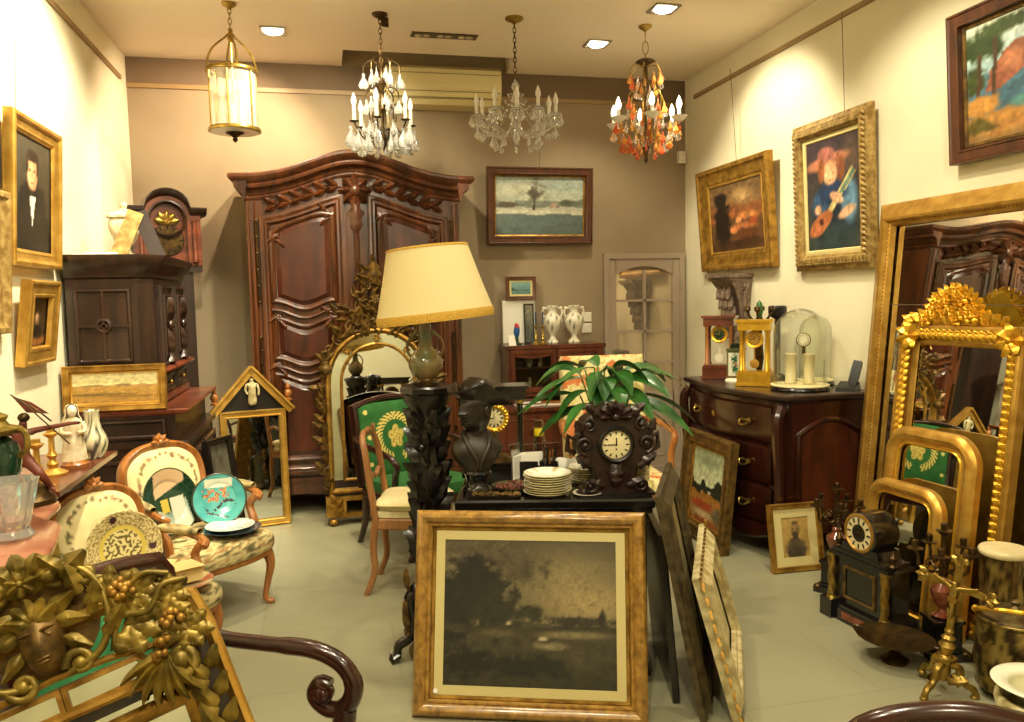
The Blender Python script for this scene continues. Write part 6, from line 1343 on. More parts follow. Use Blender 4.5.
MB().lathe([(.09, .055), (.09, .066), (.08, .07), (.074, .062)], 36, (0, -.005, .445), ax='y', cap=False).build('bezel', 'gold_old', t)
d = MB().lathe([(.001, .064), (.076, .063)], 32, (0, -.005, .445), ax='y').build('dial', 'dial_cream', t)
b = MB(); b.lathe([(.034, 0), (.034, .002), (.026, .002)], 24, (0, -.0695, .445), ax='y', cap=False)
for k in range(12): b.push(M.Translation((0, -.070, .445)) @ M.Rotation(k*PI/6, 4, 'Y')); b.box((0, 0, .06), (.008, .002, .02)); b.pop()
b.build('numerals', 'marble_black', d); MB().lathe([(.04, 0), (.04, .001), (.001, .002)], 24, (0, -.0695, .445), ax='y').build('dial_centre', 'bronze', d); MB().box((-.014, -.073, .452), (.036, .002, .006), 0).box((.004, -.073, .47), (.005, .002, .05)).build('hands', 'marble_black', d)
for sx in (-1, 1):
    b = MB(); L = 24
    b.loft([[(sx*(W/2-.035)+(.017+.0035*math.cos(3*(2*PI*j/18)+z*70))*math.cos(2*PI*j/18), -.072+(.017+.0035*math.cos(3*(2*PI*j/18)+z*70))*math.sin(2*PI*j/18), z) for j in range(18)] for z in [.1+.2*k/L for k in range(L+1)]]); c_ = b.build('twisted_column', 'brass', t)
    MB().lathe([(.022, .295), (.026, .306)], 12, (sx*(W/2-.035), -.072, 0)).lathe([(.027, .078), (.027, .09), (.02, .1)], 12, (sx*(W/2-.035), -.072, 0)).build('capital', 'brass', c_)
    MB().lathe([(.02, .335), (.012, .345), (.018, .36), (.02, .375), (.008, .39), (.002, .405)], 12, (sx*(W/2-.035), -.03, 0)).build('finial', 'bronze', t)
MB().push(M.Translation((0, -.062, .19))).rim(rect(.20, .16, 0, -.08), [(0, 0), (.004, .008), (.012, .008), (.016, .002)]).build('front_panel', 'gold_dark', t)
MB().box((0, -.087, .035), (.16, .006, .03)).build('inlay', 'marble_brown', t)
def candelabrum(label, loc, rot, first=[]):
    if first: return dup(first[0], label, loc, rot, scale=1.1)
    t = thing('candelabrum', label, 'candelabrum', loc, rot, scale=1.1, group='pair of dark candelabra flanking the marble clock'); first.append(t)
    b = MB(); b.box((0, 0, .015), (.15, .15, .03)); b.box((0, 0, .09), (.10, .10, .10)); b.box((0, 0, .035), (.125, .125, .012)); b.box((0, 0, .145), (.115, .115, .012)); b.build('base', 'marble_black', t)
    for i in (-1, 1):
        for j in (-1, 1): MB().ball((i*.06, j*.06, .02), (.022, .022, .02), 8, 6).build('foot', 'bronze', t)
    MB().lathe([(.03, .15), (.04, .158), (.02, .17), (.015, .185), (.03, .205), (.044, .24), (.046, .26), (.03, .275), (.018, .285), (.022, .30), (.014, .31)], 18).build('urn', 'marble_brown', t)
    b = MB(); b.lathe([(.014, .31), (.02, .33), (.012, .35), (.018, .39), (.01, .41), (.011, .47), (.022, .48), (.024, .486)], 14); st = b.build('stem', 'bronze', t)
    b = MB(); b.lathe([(.008, .48), (.03, .486), (.031, .49), (.012, .494), (.013, .515), (.010, .518)], 14); b.build('candle_cup', 'bronze', t)
    for k in range(5):
        a = k*2*PI/5+.3; c_, s_ = math.cos(a), math.sin(a)
        b = MB(); b.tube(smooth([(0, 0, .34), (c_*.045, s_*.045, .325), (c_*.085, s_*.085, .345), (c_*.09, s_*.09, .385), (c_*.1, s_*.1, .41)], 4), .006, 6); b.scroll((c_*.05, s_*.05, .36), .02, 1.2, 0, 1, .004); arm = b.build('branch', 'bronze', t)
        b = MB(); b.lathe([(.006, .405), (.028, .412), (.03, .416), (.012, .42), (.013, .445), (.009, .448)], 14, (c_*.1, s_*.1, 0)); b.build('candle_cup', 'bronze', arm)
    return t
candelabrum('dark five-branched candelabrum left of the marble clock, by the small portrait', (2.52, 3.56, 0), R(-60))
candelabrum('dark five-branched candelabrum right of the marble clock, behind the crucifix', (2.495, 2.80, 0), R(-10))
t = thing('tazza', 'low bronze footed dish on the floor in front of the marble clock', 'dish', (2.265, 2.80, 0), R(-60), scale=.9)
MB().lathe([(.001, 0), (.06, 0), (.062, .012), (.035, .03), (.02, .05), (.03, .075), (.001, .075)], 22).build('foot', 'bronze', t)
MB().lathe([(.001, .075), (.06, .08), (.12, .10), (.15, .115), (.152, .12), (.14, .118), (.06, .09), (.001, .085)], 36, sx=1.15).build('bowl', 'bronze', t)
for sx in (-1, 1): MB().tube(bez([(sx*.16, 0, .11), (sx*.21, 0, .14), (sx*.20, 0, .07), (sx*.13, 0, .095)], 8), .008, 6).build('handle', 'bronze', t)
# ---- crucifix
t = thing('crucifix', 'tall brass standing crucifix with scrolled feet at the right', 'crucifix', (2.25, 2.53, 0), R(-68), 0, R(7), scale=.92)
for k in range(3):
    a = PI/2+k*2*PI/3+PI; b = MB(); b.push(M.Rotation(a, 4, 'Z'))
    b.tube(smooth([(.02, 0, .135), (.055, 0, .125), (.065, 0, .085), (.085, 0, .06), (.115, 0, .05), (.13, 0, .022), (.118, 0, .01)], 4), [.018, .02, .018, .016, .016, .016, .013], 8); b.ball((.128, 0, .014), (.02, .018, .014), 8, 6)
    b.push(M.Rotation(PI, 4, 'Z') @ M.Translation((0, 0, 0))); b.pop(); b.scroll((.05, 0, .075), .026, 1.3, 0, 1, .007); b.leaf((.02, -.012, .06), .4, .08, .05, .014, 3); b.pop(); b.build('foot', 'brass', t)
MB().lathe([(.02, .06), (.03, .10), (.026, .135), (.034, .15), (.03, .165), (.02, .175), (.026, .20), (.034, .215), (.022, .235), (.028, .25), (.016, .262), (.02, .28), (.014, .29)], 18).box((0, 0, .158), (.075, .075, .01)).build('stem', 'brass', t)
b = MB(); b.box((0, 0, .42), (.026, .014, .28)); b.box((0, 0, .475), (.23, .014, .024)); b.build('cross', 'brass', t)
b = MB()
for x, z, a in ((0, .57, PI/2), (-.12, .475, PI), (.12, .475, 0)):
    b = MB()
    for q in (-.8, 0, .8): b.leaf((x, -.006, z), a+q, .045, .03, .008, 2, .4, 5); b.leaf((x, .006, z), a+q, .045, .03, -.008, 2, .4, 5)
    b.ball((x, 0, z), .014); b.build('trefoil_end', 'brass', t)
skin('corpus', {'pe': ((0, -.02, .43), (.014, .011)), 'ch': ((0, -.02, .465), (.019, .012)), 'ne': ((0, -.022, .485), .008), 'he': ((.004, -.028, .503), .0125), 'ls': ((-.02, -.02, .478), .0075), 'le': ((-.055, -.018, .488), .006), 'lh': ((-.09, -.014, .50), .0055), 'rs': ((.02, -.02, .478), .0075), 're': ((.055, -.018, .488), .006), 'rh': ((.09, -.014, .50), .0055),
     'lk': ((-.006, -.03, .39), .009), 'lf': ((-.003, -.016, .34), .006), 'rk': ((.008, -.03, .39), .009), 'rf': ((.004, -.018, .338), .006)},
     [('pe', 'ch'), ('ch', 'ne'), ('ne', 'he'), ('ch', 'ls'), ('ls', 'le'), ('le', 'lh'), ('ch', 'rs'), ('rs', 're'), ('re', 'rh'), ('pe', 'lk'), ('lk', 'lf'), ('pe', 'rk'), ('rk', 'rf')], 'brass', t)
MB().loft([[(.02*math.cos(k*PI/6), -.02+.016*math.sin(k*PI/6), z) for k in range(12)] for z in (.412, .436)], cap=False).build('loincloth', 'gold_old', t)
MT['metal_engraved'] = painted('metal_engraved', .32, .2, 60, .75)
# ---- engraved copper pail with handle
t = thing('copper_pail', 'engraved copper pail with a hoop handle and lid at the right', 'pail', (2.50, 2.44, 0), R(-40))
def engr(v_): 
    n = nz(math.atan2(v_.y, v_.x)*1.6, v_.z*4, 3.4)+.5*nz(math.atan2(v_.y, v_.x)*4, v_.z*9, 4); return mixc((150, 128, 70), (62, 50, 32), sst(-.1, .25, n))
def coloured_lathe(name, prof, n, parent, fc, mat='metal_engraved', c=(0, 0, 0)):
    vs, cs, fs = [], [], []
    for r, z in prof:
        for k in range(n): a = 2*PI*k/n; p = V((c[0]+r*math.cos(a), c[1]+r*math.sin(a), c[2]+z)); vs.append(p); cs.append(fc(p))
    for i in range(len(prof)-1):
        for k in range(n): fs.append((i*n+k, i*n+(k+1) % n, (i+1)*n+(k+1) % n, (i+1)*n+k))
    return colour_mesh(name, vs, fs, cs, parent, mat)

coloured_lathe('body', [(.001, .03), (.11, .03)]+[(.125+.008*math.sin(PI*k/24), .035+.26*k/24) for k in range(25)]+[(.135, .30), (.132, .31), (.12, .31), (.118, .29)], 60, t, engr)
for k in range(3): a = k*2.1+.5; MB().tube(smooth([(.1*math.cos(a), .1*math.sin(a), .05), (.13*math.cos(a), .13*math.sin(a), .03), (.125*math.cos(a), .125*math.sin(a), .0)], 3), .014, 7).build('foot', 'bronze', t)
MB().lathe([(.121, .305), (.115, .318), (.06, .335), (.02, .34), (.012, .35), (.018, .365), (.002, .375)], 32).build('lid', 'silver_gilt', t)
hh = MB(); hh.push(M.Translation((0, 0, .318)) @ M.Rotation(R(68), 4, 'X')); hh.tube([(.132*math.cos(PI*k/18), 0, .135*math.sin(PI*k/18)) for k in range(19)], .009, 8); hh.ball((.132, 0, 0), .015); hh.ball((-.132, 0, 0), .015); hh.pop(); hh.build('hoop_handle', 'gold_bright', t)
# ---- marble topped stand
t = thing('pedestal_table', 'small round stand with a cream marble top and gilt legs beside the mirrors', 'stand', (2.645, 2.645, 0), 0)
MB().lathe([(.001, .47), (.088, .47), (.094, .478), (.094, .49), (.088, .498), (.001, .5)], 36).build('top', 'marble_white', t)
coloured_lathe('body', [(.06, .12)]+[(.07+.006*math.sin(k*1.3), .12+.34*k/12) for k in range(13)]+[(.08, .47)], 40, t, engr)
for k in range(3): a = k*2*PI/3+.3; MB().tube([(.08*math.cos(a), .08*math.sin(a), .47), (.07*math.cos(a), .07*math.sin(a), .2), (.095*math.cos(a), .095*math.sin(a), 0)], [.012, .012, .014], 8).build('leg', 'gold_dark', t)
# ---- basket with hoop rim, wooden pieces
t = thing('bundle_of_branches', 'dark bronze sheaf of leaves standing in front of the copper pail', 'ornament', (2.485, 2.225, 0), R(-35)); b = MB(); random.seed(3)
for k in range(16): b.leaf((random.uniform(-.04, .04), random.uniform(-.03, .03), .02), PI/2-random.uniform(-.22, .22), random.uniform(.18, .3), .045, .02, 3, .6, 8)
b.lathe([(.05, 0), (.055, .02), (.03, .05)], 16); b.build('body', 'bronze', t)
# ---- planter, bowl
t = thing('planter', 'cream pottery planter with a relief band, lower right corner', 'planter', (2.30, 2.13, 0)); coloured_lathe('body', [(.001, .0), (.10, .0), (.115, .03), (.13, .10), (.14, .15), (.138, .17), (.12, .17), (.118, .13)], 48, t, lambda p: (176, 152, 84) if p.z < .06 else mixc((214, 200, 150), (120, 104, 60), sst(0, .3, nz(math.atan2(p.y, p.x)*4, p.z*20, 1.5))), 'glaze')
t = thing('bowl', 'white bowl with a flat rim standing on the planter in the lower right corner', 'bowl', (2.30, 2.13, .171)); fan_disc('dish', [(.001, .012), (.08, .012), (.095, .03), (.105, .045), (.15, .052), (.153, .05), (.148, .046), (.105, .036), (.09, .01), (.07, 0), (.001, 0)], lambda q, a: (236, 230, 208) if q > .66 else (196, 190, 150), t, 'glaze', 48)
# ---- dark stand and table at the right edge
# ---- dark chair whose top rail shows at the bottom edge
t = thing('balloon_back_chair', 'dark polished chair of which only the rounded top rail shows at the bottom right', 'chair', (1.09, 1.29, 0), R(155))
b = MB(); b.slab([(-.21, -.21), (.21, -.21), (.19, .2), (-.19, .2)], .38, .43, .01); b.build('seat_rail', 'mahogany', t); MB().slab([(-.2, -.2), (.2, -.2), (.18, .19), (-.18, .19)], .42, .47, .02).build('seat', 'leather', t)
for sx in (-1, 1):
    b = MB(); cab_leg(b, sx*.18, -.18, .39, sx*.7, -.7, .024); b.build('leg', 'mahogany', t)
    b = MB(); b.tube([(sx*.17, .19, .4), (sx*.17, .21, .2), (sx*.18, .27, 0)], [.022, .02, .016], 8); b.build('leg', 'mahogany', t)
b = MB(); b.tube(smooth([(-.17, .19, .42), (-.16, .22, .58), (-.19, .25, .72), (-.15, .27, .83), (0, .275, .87), (.15, .27, .83), (.19, .25, .72), (.16, .22, .58), (.17, .19, .42)], 6), [.02]+[.024]*7+[.02], 10); b.tube(smooth([(-.16, .22, .6), (0, .225, .63), (.16, .22, .6)], 5), .016, 8); b.build('backrest', 'mahogany', t)
# ---------------------------------------------------------------- air conditioner
t = thing('air_conditioner', 'cream wall air conditioner under the ceiling pocket on the back wall', 'air conditioner', (.955, YB-.002, 3.055))
prof = [(0, 0), (-.15, .01), (-.20, .07), (-.215, .16), (-.21, .27), (-.17, .30), (0, .30)]
b = MB(); b.loft([[(x, y, z) for y, z in prof] for x in (-.46, -.452, .452, .46)]); b.build('housing', 'ac_cream', t)
b = MB(); b.box((0, -.19, .055), (.86, .02, .012), 0); b.box((0, -.214, .10), (.90, .006, .004)); b.box((0, -.21, .235), (.9, .01, .006)); b.build('louvre', 'ac_slot', t)
# ---------------------------------------------------------------- lantern
def canopy(parent, zt, mat, r=.05):
    return MB().lathe([(r, zt), (r, zt-.008), (r*.8, zt-.018), (r*.3, zt-.03), (.008, zt-.04)], 22).build('canopy', mat, parent)
def chain(parent, z0, z1, mat, L=.042, rad=.0032):
    b = MB(); n = max(1, round((z1-z0)/(L*.78)))
    for k in range(n):
        z = z0+(z1-z0)*(k+.5)/n; pts = [(.010*math.cos(2*PI*j/10), 0, z+L*.5*math.sin(2*PI*j/10)) for j in range(10)]
        if k % 2: pts = [(y, x, z_) for x, y, z_ in pts]
        b.tube(pts, rad, 5, True)
    return b.build('chain', mat, parent)
t = thing('lantern', 'round brass hall lantern with curved glass panes hanging at the left', 'lantern', (-.505, 5.28, 0))
zb, zt, r = 2.61, 2.965, .142
MB().lathe([(.001, zb-.014), (r, zb-.014), (r, zb-.011), (.001, zb-.011)], 40).build('bottom_plate', 'opal', t)
canopy(t, ZC, 'brass', .045); chain(t, zt+.22, ZC-.03, 'brass')
for z in (zb, zt): b = MB(); b.lathe([(r, z-.012), (r+.014, z-.010), (r+.016, z), (r+.010, z+.012), (r, z+.012), (r-.006, z), (r, z-.012)], 44, cap=False); b.build('ring', 'brass', t)
for k in range(6): a = k*PI/3+.4; MB().tube([(r*math.cos(a), r*math.sin(a), zb), (r*math.cos(a), r*math.sin(a), zt)], .006, 6).build('upright', 'brass', t)
for k in range(6):
    a = k*PI/3+.4; MB().lathe([((r-.003), zb+.01), ((r-.003), zt-.01)], 8, a0=a+.05, a1=a+PI/3-.05).build('pane', 'lantern_glass', t)
for k in range(4):
    a = k*PI/2+.3; MB().tube(smooth([(r*math.cos(a), r*math.sin(a), zt), (r*.98*math.cos(a), r*.98*math.sin(a), zt+.06), (r*.75*math.cos(a), r*.75*math.sin(a), zt+.13), (.02*math.cos(a), .02*math.sin(a), zt+.21)], 4), [.008, .008, .007, .006], 7).build('bracket_arm', 'brass', t)
MB().lathe([(.008, zt+.17), (.024, zt+.19), (.014, zt+.205), (.028, zt+.215), (.01, zt+.235), (.016, zt+.245), (.004, zt+.26)], 16).build('crown', 'brass', t)
b = MB(); b.tube([(0, 0, zt+.18), (0, 0, zb+.03)], .005, 6); b.build('centre_rod', 'brass', t)
b = MB(); b.lathe([(.001, zb+.0), (.06, zb+.0), (.055, zb-.02), (.03, zb-.03), (.012, zb-.045), (.016, zb-.06), (.002, zb-.075)], 20)
for k in range(3): a = k*2*PI/3; b.tube([(0, 0, zb), (r*math.cos(a), r*math.sin(a), zb)], .005, 6)
b.build('bottom_finial', 'bronze', t)
for k in range(3):
    a = k*2*PI/3+.5; MB().lathe([(.01, zb), (.01, zb+.08), (.016, zb+.1), (.012, zb+.13), (.002, zb+.15)], 10, (.045*math.cos(a), .045*math.sin(a), 0)).build('bulb', 'bulb_off', t)
# ---------------------------------------------------------------- chandeliers
def drop_mesh(b, L, w, flat=.35):
    return b.lathe([(.001, 0), (w*.35, -L*.12), (w*.2, -L*.2), (w*.3, -L*.32), (w*.75, -L*.55), (w, -L*.75), (w*.75, -L*.93), (.001, -L)], 8, sy=flat)
def pear_me(L, w, mat, name='pendant'):
    b = MB(); drop_mesh(b, L, w, .45); b.tube([(0, 0, .012), (0, 0, 0)], .0015, 4)
    bmesh.ops.recalc_face_normals(b.b, faces=b.b.faces); me = bpy.data.meshes.new(name); b.b.to_mesh(me); b.b.free(); me.materials.append(MT[mat]); return me
def hang_drop(parent, me, loc, rz=0., s=1., name='pendant'):
    o = bpy.data.objects.new(name, me); COL.objects.link(o); o.parent = parent; o.location = loc; o.rotation_euler = (0, 0, rz); o.scale = (s, s, s); return o
def candle(parent, p, h, matb, lit=False, cup=True, sleeve='cushion'):
    if cup: MB().lathe([(.006, -.01), (.03, -.004), (.032, .0), (.012, .004)], 14, p).build('drip_pan', matb, parent)
    c_ = MB().lathe([(.012, 0), (.012, h)], 10, p).build('candle_sleeve', sleeve, parent)
    MB().lathe([(.009, h), (.018, h+.022), (.018, h+.038), (.009, h+.066), (.001, h+.085)], 10, p).build('bulb', 'bulb_on' if lit else 'bulb_off', c_)
random.seed(12)
# first: bronze frame with large flat drops
t = thing('chandelier', 'tall bronze chandelier hung with large clear pear drops, before the wardrobe', 'chandelier', (.405, 5.31, 0))
canopy(t, ZC, 'bronze', .05); MB().box((.03, 0, ZC-.05), (.05, .006, .06), .3).build('cover_plate', 'bronze', t); chain(t, 3.06, ZC-.03, 'bronze')
MB().lathe([(.004, 3.08), (.02, 3.05), (.008, 3.02), (.012, 2.96), (.03, 2.93), (.012, 2.90), (.008, 2.84), (.026, 2.80), (.032, 2.77), (.01, 2.74), (.008, 2.62), (.02, 2.56), (.012, 2.53), (.002, 2.51)], 16).build('stem', 'bronze', t)
big = pear_me(.14, .042, 'crystal'); mid = pear_me(.105, .034, 'crystal'); sm_ = pear_me(.07, .024, 'crystal')
for n_, (z, r_, dz) in ((6, (3.02, .11, .03)), (6, (2.86, .10, .02))):
    for k in range(n_):
        a = 2*PI*k/n_+z; c_, s_ = math.cos(a), math.sin(a)
        arm = MB().tube(smooth([(0, 0, z), (c_*r_*.5, s_*r_*.5, z+dz+.03), (c_*r_, s_*r_, z+dz), (c_*r_*1.05, s_*r_*1.05, z-.02)], 4), .0045, 5).build('branch', 'bronze', t)
        hang_drop(t, mid, (c_*r_*1.05, s_*r_*1.05, z-.02), a); hang_drop(t, sm_, (c_*r_*.55, s_*r_*.55, z-.0), a+1)
for k in range(6):
    a = 2*PI*k/6+.25; c_, s_ = math.cos(a), math.sin(a)
    arm = MB().tube(smooth([(0, 0, 2.60), (c_*.06, s_*.06, 2.565), (c_*.13, s_*.13, 2.58), (c_*.17, s_*.17, 2.64), (c_*.19, s_*.19, 2.672)], 4), .006, 6).scroll((c_*.09, s_*.09, 2.62), .03, 1.2, 0, 1, .004).build('arm', 'bronze', t)
    candle(t, (c_*.19, s_*.19, 2.685), .09, 'bronze')
    MB().tube(smooth([(c_*.02, s_*.02, 2.78), (c_*.07, s_*.07, 2.79), (c_*.09, s_*.09, 2.74), (c_*.085, s_*.085, 2.70)], 3), .004, 5).build('upper_branch', 'bronze', t)
    hang_drop(t, mid, (c_*.087, s_*.087, 2.70), a)
    for q, dz, me in ((.215, .0, big), (.165, -.01, big), (.19, -.06, mid), (.11, -.02, big)):
        hang_drop(t, me, (c_*q, s_*q, 2.655+dz), a+random.random())
    a2 = a+PI/6; hang_drop(t, big, (math.cos(a2)*.14, math.sin(a2)*.14, 2.62), a2); hang_drop(t, sm_, (math.cos(a2)*.18, math.sin(a2)*.18, 2.66), a2)
# second: all-crystal, wide and low
t = thing('chandelier', 'wide low clear crystal chandelier with white candle bulbs, in the middle', 'chandelier', (1.27, 5.24, 0))
canopy(t, ZC, 'brass', .06); chain(t, 2.96, ZC-.03, 'bronze')
MB().lathe([(.004, 2.98), (.02, 2.95), (.03, 2.93), (.014, 2.90), (.022, 2.86), (.034, 2.81), (.018, 2.77), (.026, 2.72), (.036, 2.68), (.02, 2.64), (.028, 2.60), (.012, 2.56), (.002, 2.54)], 18).build('stem', 'crystal', t)
cr = pear_me(.075, .02, 'crystal'); cb = pear_me(.10, .027, 'crystal')
for k in range(10):
    a = 2*PI*k/10+.1; c_, s_ = math.cos(a), math.sin(a); rr = .27 if k % 2 else .235; zz = 2.70+(.02 if k % 2 else .04)
    MB().tube(smooth([(c_*.02, s_*.02, 2.66), (c_*.08, s_*.08, 2.62), (c_*rr*.7, s_*rr*.7, 2.63), (c_*rr*.95, s_*rr*.95, 2.665), (c_*rr, s_*rr, zz)], 4), .0065, 6).build('arm', 'crystal', t)
    MB().lathe([(.006, zz-.004), (.035, zz+.006), (.04, zz+.016), (.03, zz+.008), (.008, zz+.004)], 16, (c_*rr, s_*rr, 0)).build('bobeche', 'crystal', t)
    candle(t, (c_*rr, s_*rr, zz+.012), .055, 'crystal', False, False, 'bulb_off')
    for j in range(5):
        b_ = a+j*2*PI/5; hang_drop(t, cr, (c_*rr+.038*math.cos(b_), s_*rr+.038*math.sin(b_), zz+.008), b_)
    hang_drop(t, cb, (c_*rr*.98, s_*rr*.98, zz-.05), a); hang_drop(t, cb, (c_*rr*.6, s_*rr*.6, 2.62), a)
b = MB()
for k in range(10):
    a = 2*PI*k/10+.1; rr = .27 if k % 2 else .235; P = V((math.cos(a)*rr, math.sin(a)*rr, 2.72)); Q = V((math.cos(a)*.03, math.sin(a)*.03, 2.92))
    for j in range(1, 11): p_ = Q.lerp(P, j/11)+V((0, 0, -.09*math.sin(PI*j/11))); b.ball(p_, .0075, 6, 4)
o = b.build('bead_garlands', 'crystal', t); o['kind'] = 'stuff'
# third: amber, lit
t = thing('chandelier', 'lit chandelier with amber and red glass drops and white cups, at the right', 'chandelier', (2.185, 5.24, 0))
canopy(t, ZC, 'brass', .045)
b = MB(); b.tube([(0, 0, ZC-.03), (0, 0, 3.26)], .004, 6); b.tube([(.022*math.cos(2*PI*j/14), 0, 3.225+.045*math.sin(2*PI*j/14)) for j in range(14)], .004, 6, True); b.tube([(0, 0, 3.18), (0, 0, 3.15)], .004, 6); b.build('chain', 'brass', t)
MB().lathe([(.004, 3.16), (.05, 3.145), (.07, 3.13), (.05, 3.12), (.015, 3.10), (.01, 3.0), (.02, 2.96), (.03, 2.93), (.012, 2.9), (.01, 2.6), (.02, 2.57), (.03, 2.56), (.02, 2.535), (.012, 2.50), (.014, 2.47), (.002, 2.45)], 18).build('stem', 'bronze', t)
am = pear_me(.075, .024, 'amber'); rs = pear_me(.08, .025, 'rose'); cl = pear_me(.075, .022, 'crystal')
kinds = [am, am, rs, cl, am]
def ringdrops(n, r_, z, dz=.03, kk=kinds):
    for k in range(n): a = 2*PI*k/n+z*9; hang_drop(t, kk[k % len(kk)], (math.cos(a)*(r_+random.uniform(-.012, .012)), math.sin(a)*(r_+random.uniform(-.012, .012)), z+random.uniform(-dz, dz)), a)
for k in range(6):
    a = 2*PI*k/6; c_, s_ = math.cos(a), math.sin(a)
    MB().tube(smooth([(c_*.02, s_*.02, 3.10), (c_*.08, s_*.08, 3.11), (c_*.115, s_*.115, 3.06), (c_*.11, s_*.11, 3.0)], 4), .004, 5).build('crown_branch', 'brass', t)
    MB().tube(smooth([(c_*.02, s_*.02, 2.9), (c_*.1, s_*.1, 2.93), (c_*.13, s_*.13, 2.86), (c_*.10, s_*.10, 2.72), (c_*.06, s_*.06, 2.62)], 4), .004, 5).build('cage_branch', 'brass', t)
    a += .3; c_, s_ = math.cos(a), math.sin(a)
    MB().tube(smooth([(c_*.02, s_*.02, 2.62), (c_*.1, s_*.1, 2.60), (c_*.2, s_*.2, 2.65), (c_*.235, s_*.235, 2.71)], 4), .005, 6).build('arm', 'brass', t)
    MB().lathe([(.008, 2.70), (.03, 2.712), (.05, 2.735), (.055, 2.742), (.045, 2.735), (.02, 2.718)], 16, (c_*.235, s_*.235, 0)).build('cup', 'opal', t)
    candle(t, (c_*.235, s_*.235, 2.72), .07, 'brass', True, False, 'opal')
ringdrops(12, .11, 3.04, .03); ringdrops(8, .07, 2.97, .02, [cl, am]); ringdrops(10, .13, 2.86, .03, [cl, rs, am]); ringdrops(12, .09, 2.78, .05, [rs, cl, am]); ringdrops(26, .22, 2.69, .045, [am, cl, rs, am, cl]); ringdrops(20, .16, 2.63, .035, [am, rs, cl]); ringdrops(10, .10, 2.58, .02, [rs, am])
# ---------------------------------------------------------------- arched carved mirror before the wardrobe
t = thing('arched_mirror', 'tall gilt mirror with an arched top and openwork foliage crest, before the wardrobe', 'mirror', (.345, 5.62, 0), .03, .085, scale=1.05)
W2 = .29; zr = .93        # springing of the arch
def archline(r, zb): return [(-r, zb), (r, zb)]+[(r*math.cos(PI*k/20), zr+r*1.05*math.sin(PI*k/20)) for k in range(21)]
frame('frame', archline(W2+.06, .20), [(0, 0), (0, .03), (.008, .042), (.02, .045), (.03, .03), (.036, .012), (.04, .006)], 'gold_old', t)
b = MB(); b.rim(archline(W2-.045, .29), [(-.012, .004), (-.01, .016), (0, .022), (.01, .016), (.012, .004)])
for x, z in dense(archline(W2-.045, .29), .02): b.ball((x, -.02, z), .0055, 5, 4)
b.build('inner_frame', 'gold_old', t)
b = MB(); b.f([b.v((x, -.008, z)) for x, z in archline(W2-.05, .285)]); b.build('mirror_glass', 'mirror', t)
b = MB(); b.rim(archline(W2+.022, .235), [(0, .008), (.068, .008)]); b.build('mirror_border', 'mirror_old', t)
for a in (PI*.25, PI*.5, PI*.75): b = MB(); b.flower(((W2-.01)*math.cos(a), -.02, zr+(W2-.01)*1.05*math.sin(a)), .024, 6, .01); b.build('rosette', 'gold_old', t)
random.seed(31)
for sx in (-1, 1):
    b = MB()
    for k in range(17):
        z = .22+.045*k; b.leaf((sx*(W2+.075), -.02, z), PI/2-sx*random.uniform(-.4, 1.4), .10, .05, .024, 3, .7, 8)
        if k % 3 == 0: b.flower((sx*(W2+.085), -.03, z+.02), .026, 5, .012)
    b.lathe([(.02, 0), (.04, .02), (.046, .05), (.03, .07), (.036, .08), (.02, .09)], 12, (sx*(W2+.055), -.03, zr+.06))
    for k in range(4): b.leaf((sx*(W2+.055), -.03, zr+.14), PI/2+(k-1.5)*.5, .09, .04, .016, 3, .7, 6)
    b.build('carved_border', 'gold_dark', t)
b = MB()   # openwork crest
zc0 = zr+.35
for sx in (-1, 1):
    for (x, z, r, a, d) in ((.06, .06, .055, -PI/2, 1), (.16, .03, .05, -PI/2, 1), (.09, .17, .05, -PI/2, 1), (.25, -.05, .045, -PI/2, 1), (.05, .29, .04, -PI/2, 1), (.19, .13, .036, PI/2, -1), (.13, .25, .03, PI/2, -1), (.31, -.13, .034, PI/2, -1)):
        b.scroll((sx*x, -.02, zc0+z), r, 1.4, a if sx > 0 else PI-a, sx*d, .010)
        for q in range(3): b.leaf((sx*x, -.025, zc0+z), random.uniform(0, 2*PI), r*1.9, r*.8, .02, 3, .7, 6)
for k in range(64):
    a = random.uniform(.1, PI-.1); q = random.uniform(.1, 1); x = .42*math.cos(a)*q; zz = zc0+.02+.44*math.sin(a)*q-.35*abs(x)
    if zz < zr+(W2+.07)*math.sqrt(max(0, 1-(x/(W2+.08))**2)): continue
    b.leaf((x, -.03, zz), random.uniform(0, 2*PI), .075, .035, .02, 3, .8, 6)
    if k % 2: b.flower((x, -.035, zz), random.uniform(.018, .028), 5, .012)
b.leaf((0, -.03, zc0+.30), PI/2, .16, .09, .03, 3, .7, 8); b.flower((0, -.04, zc0+.20), .045, 7, .018)
b.build('crest', 'gold_dark', t)
b = MB(); b.box((0, -.02, .17), (.74, .06, .03)); b.box((0, -.02, .06), (.70, .05, .03)); b.build('base_rail', 'gold_old', t)
for sx in (-1, 1):
    b = MB(); b.box((sx*.31, -.02, .12), (.13, .09, .13)); b.ball((sx*.33, -.05, .022), (.03, .03, .022), 10, 7)
    for k in range(4): b.leaf((sx*.31, -.07, .06+.03*k), PI/2+(k % 2-.5)*1.2, .07, .04, .016, 3, .7, 6)
    b.build('foot', 'gold_old', t)
MB().prism(rect(W2*2+.1, .12, 0, .17), -.01, 0).build('back_board', 'oak_dark', t)
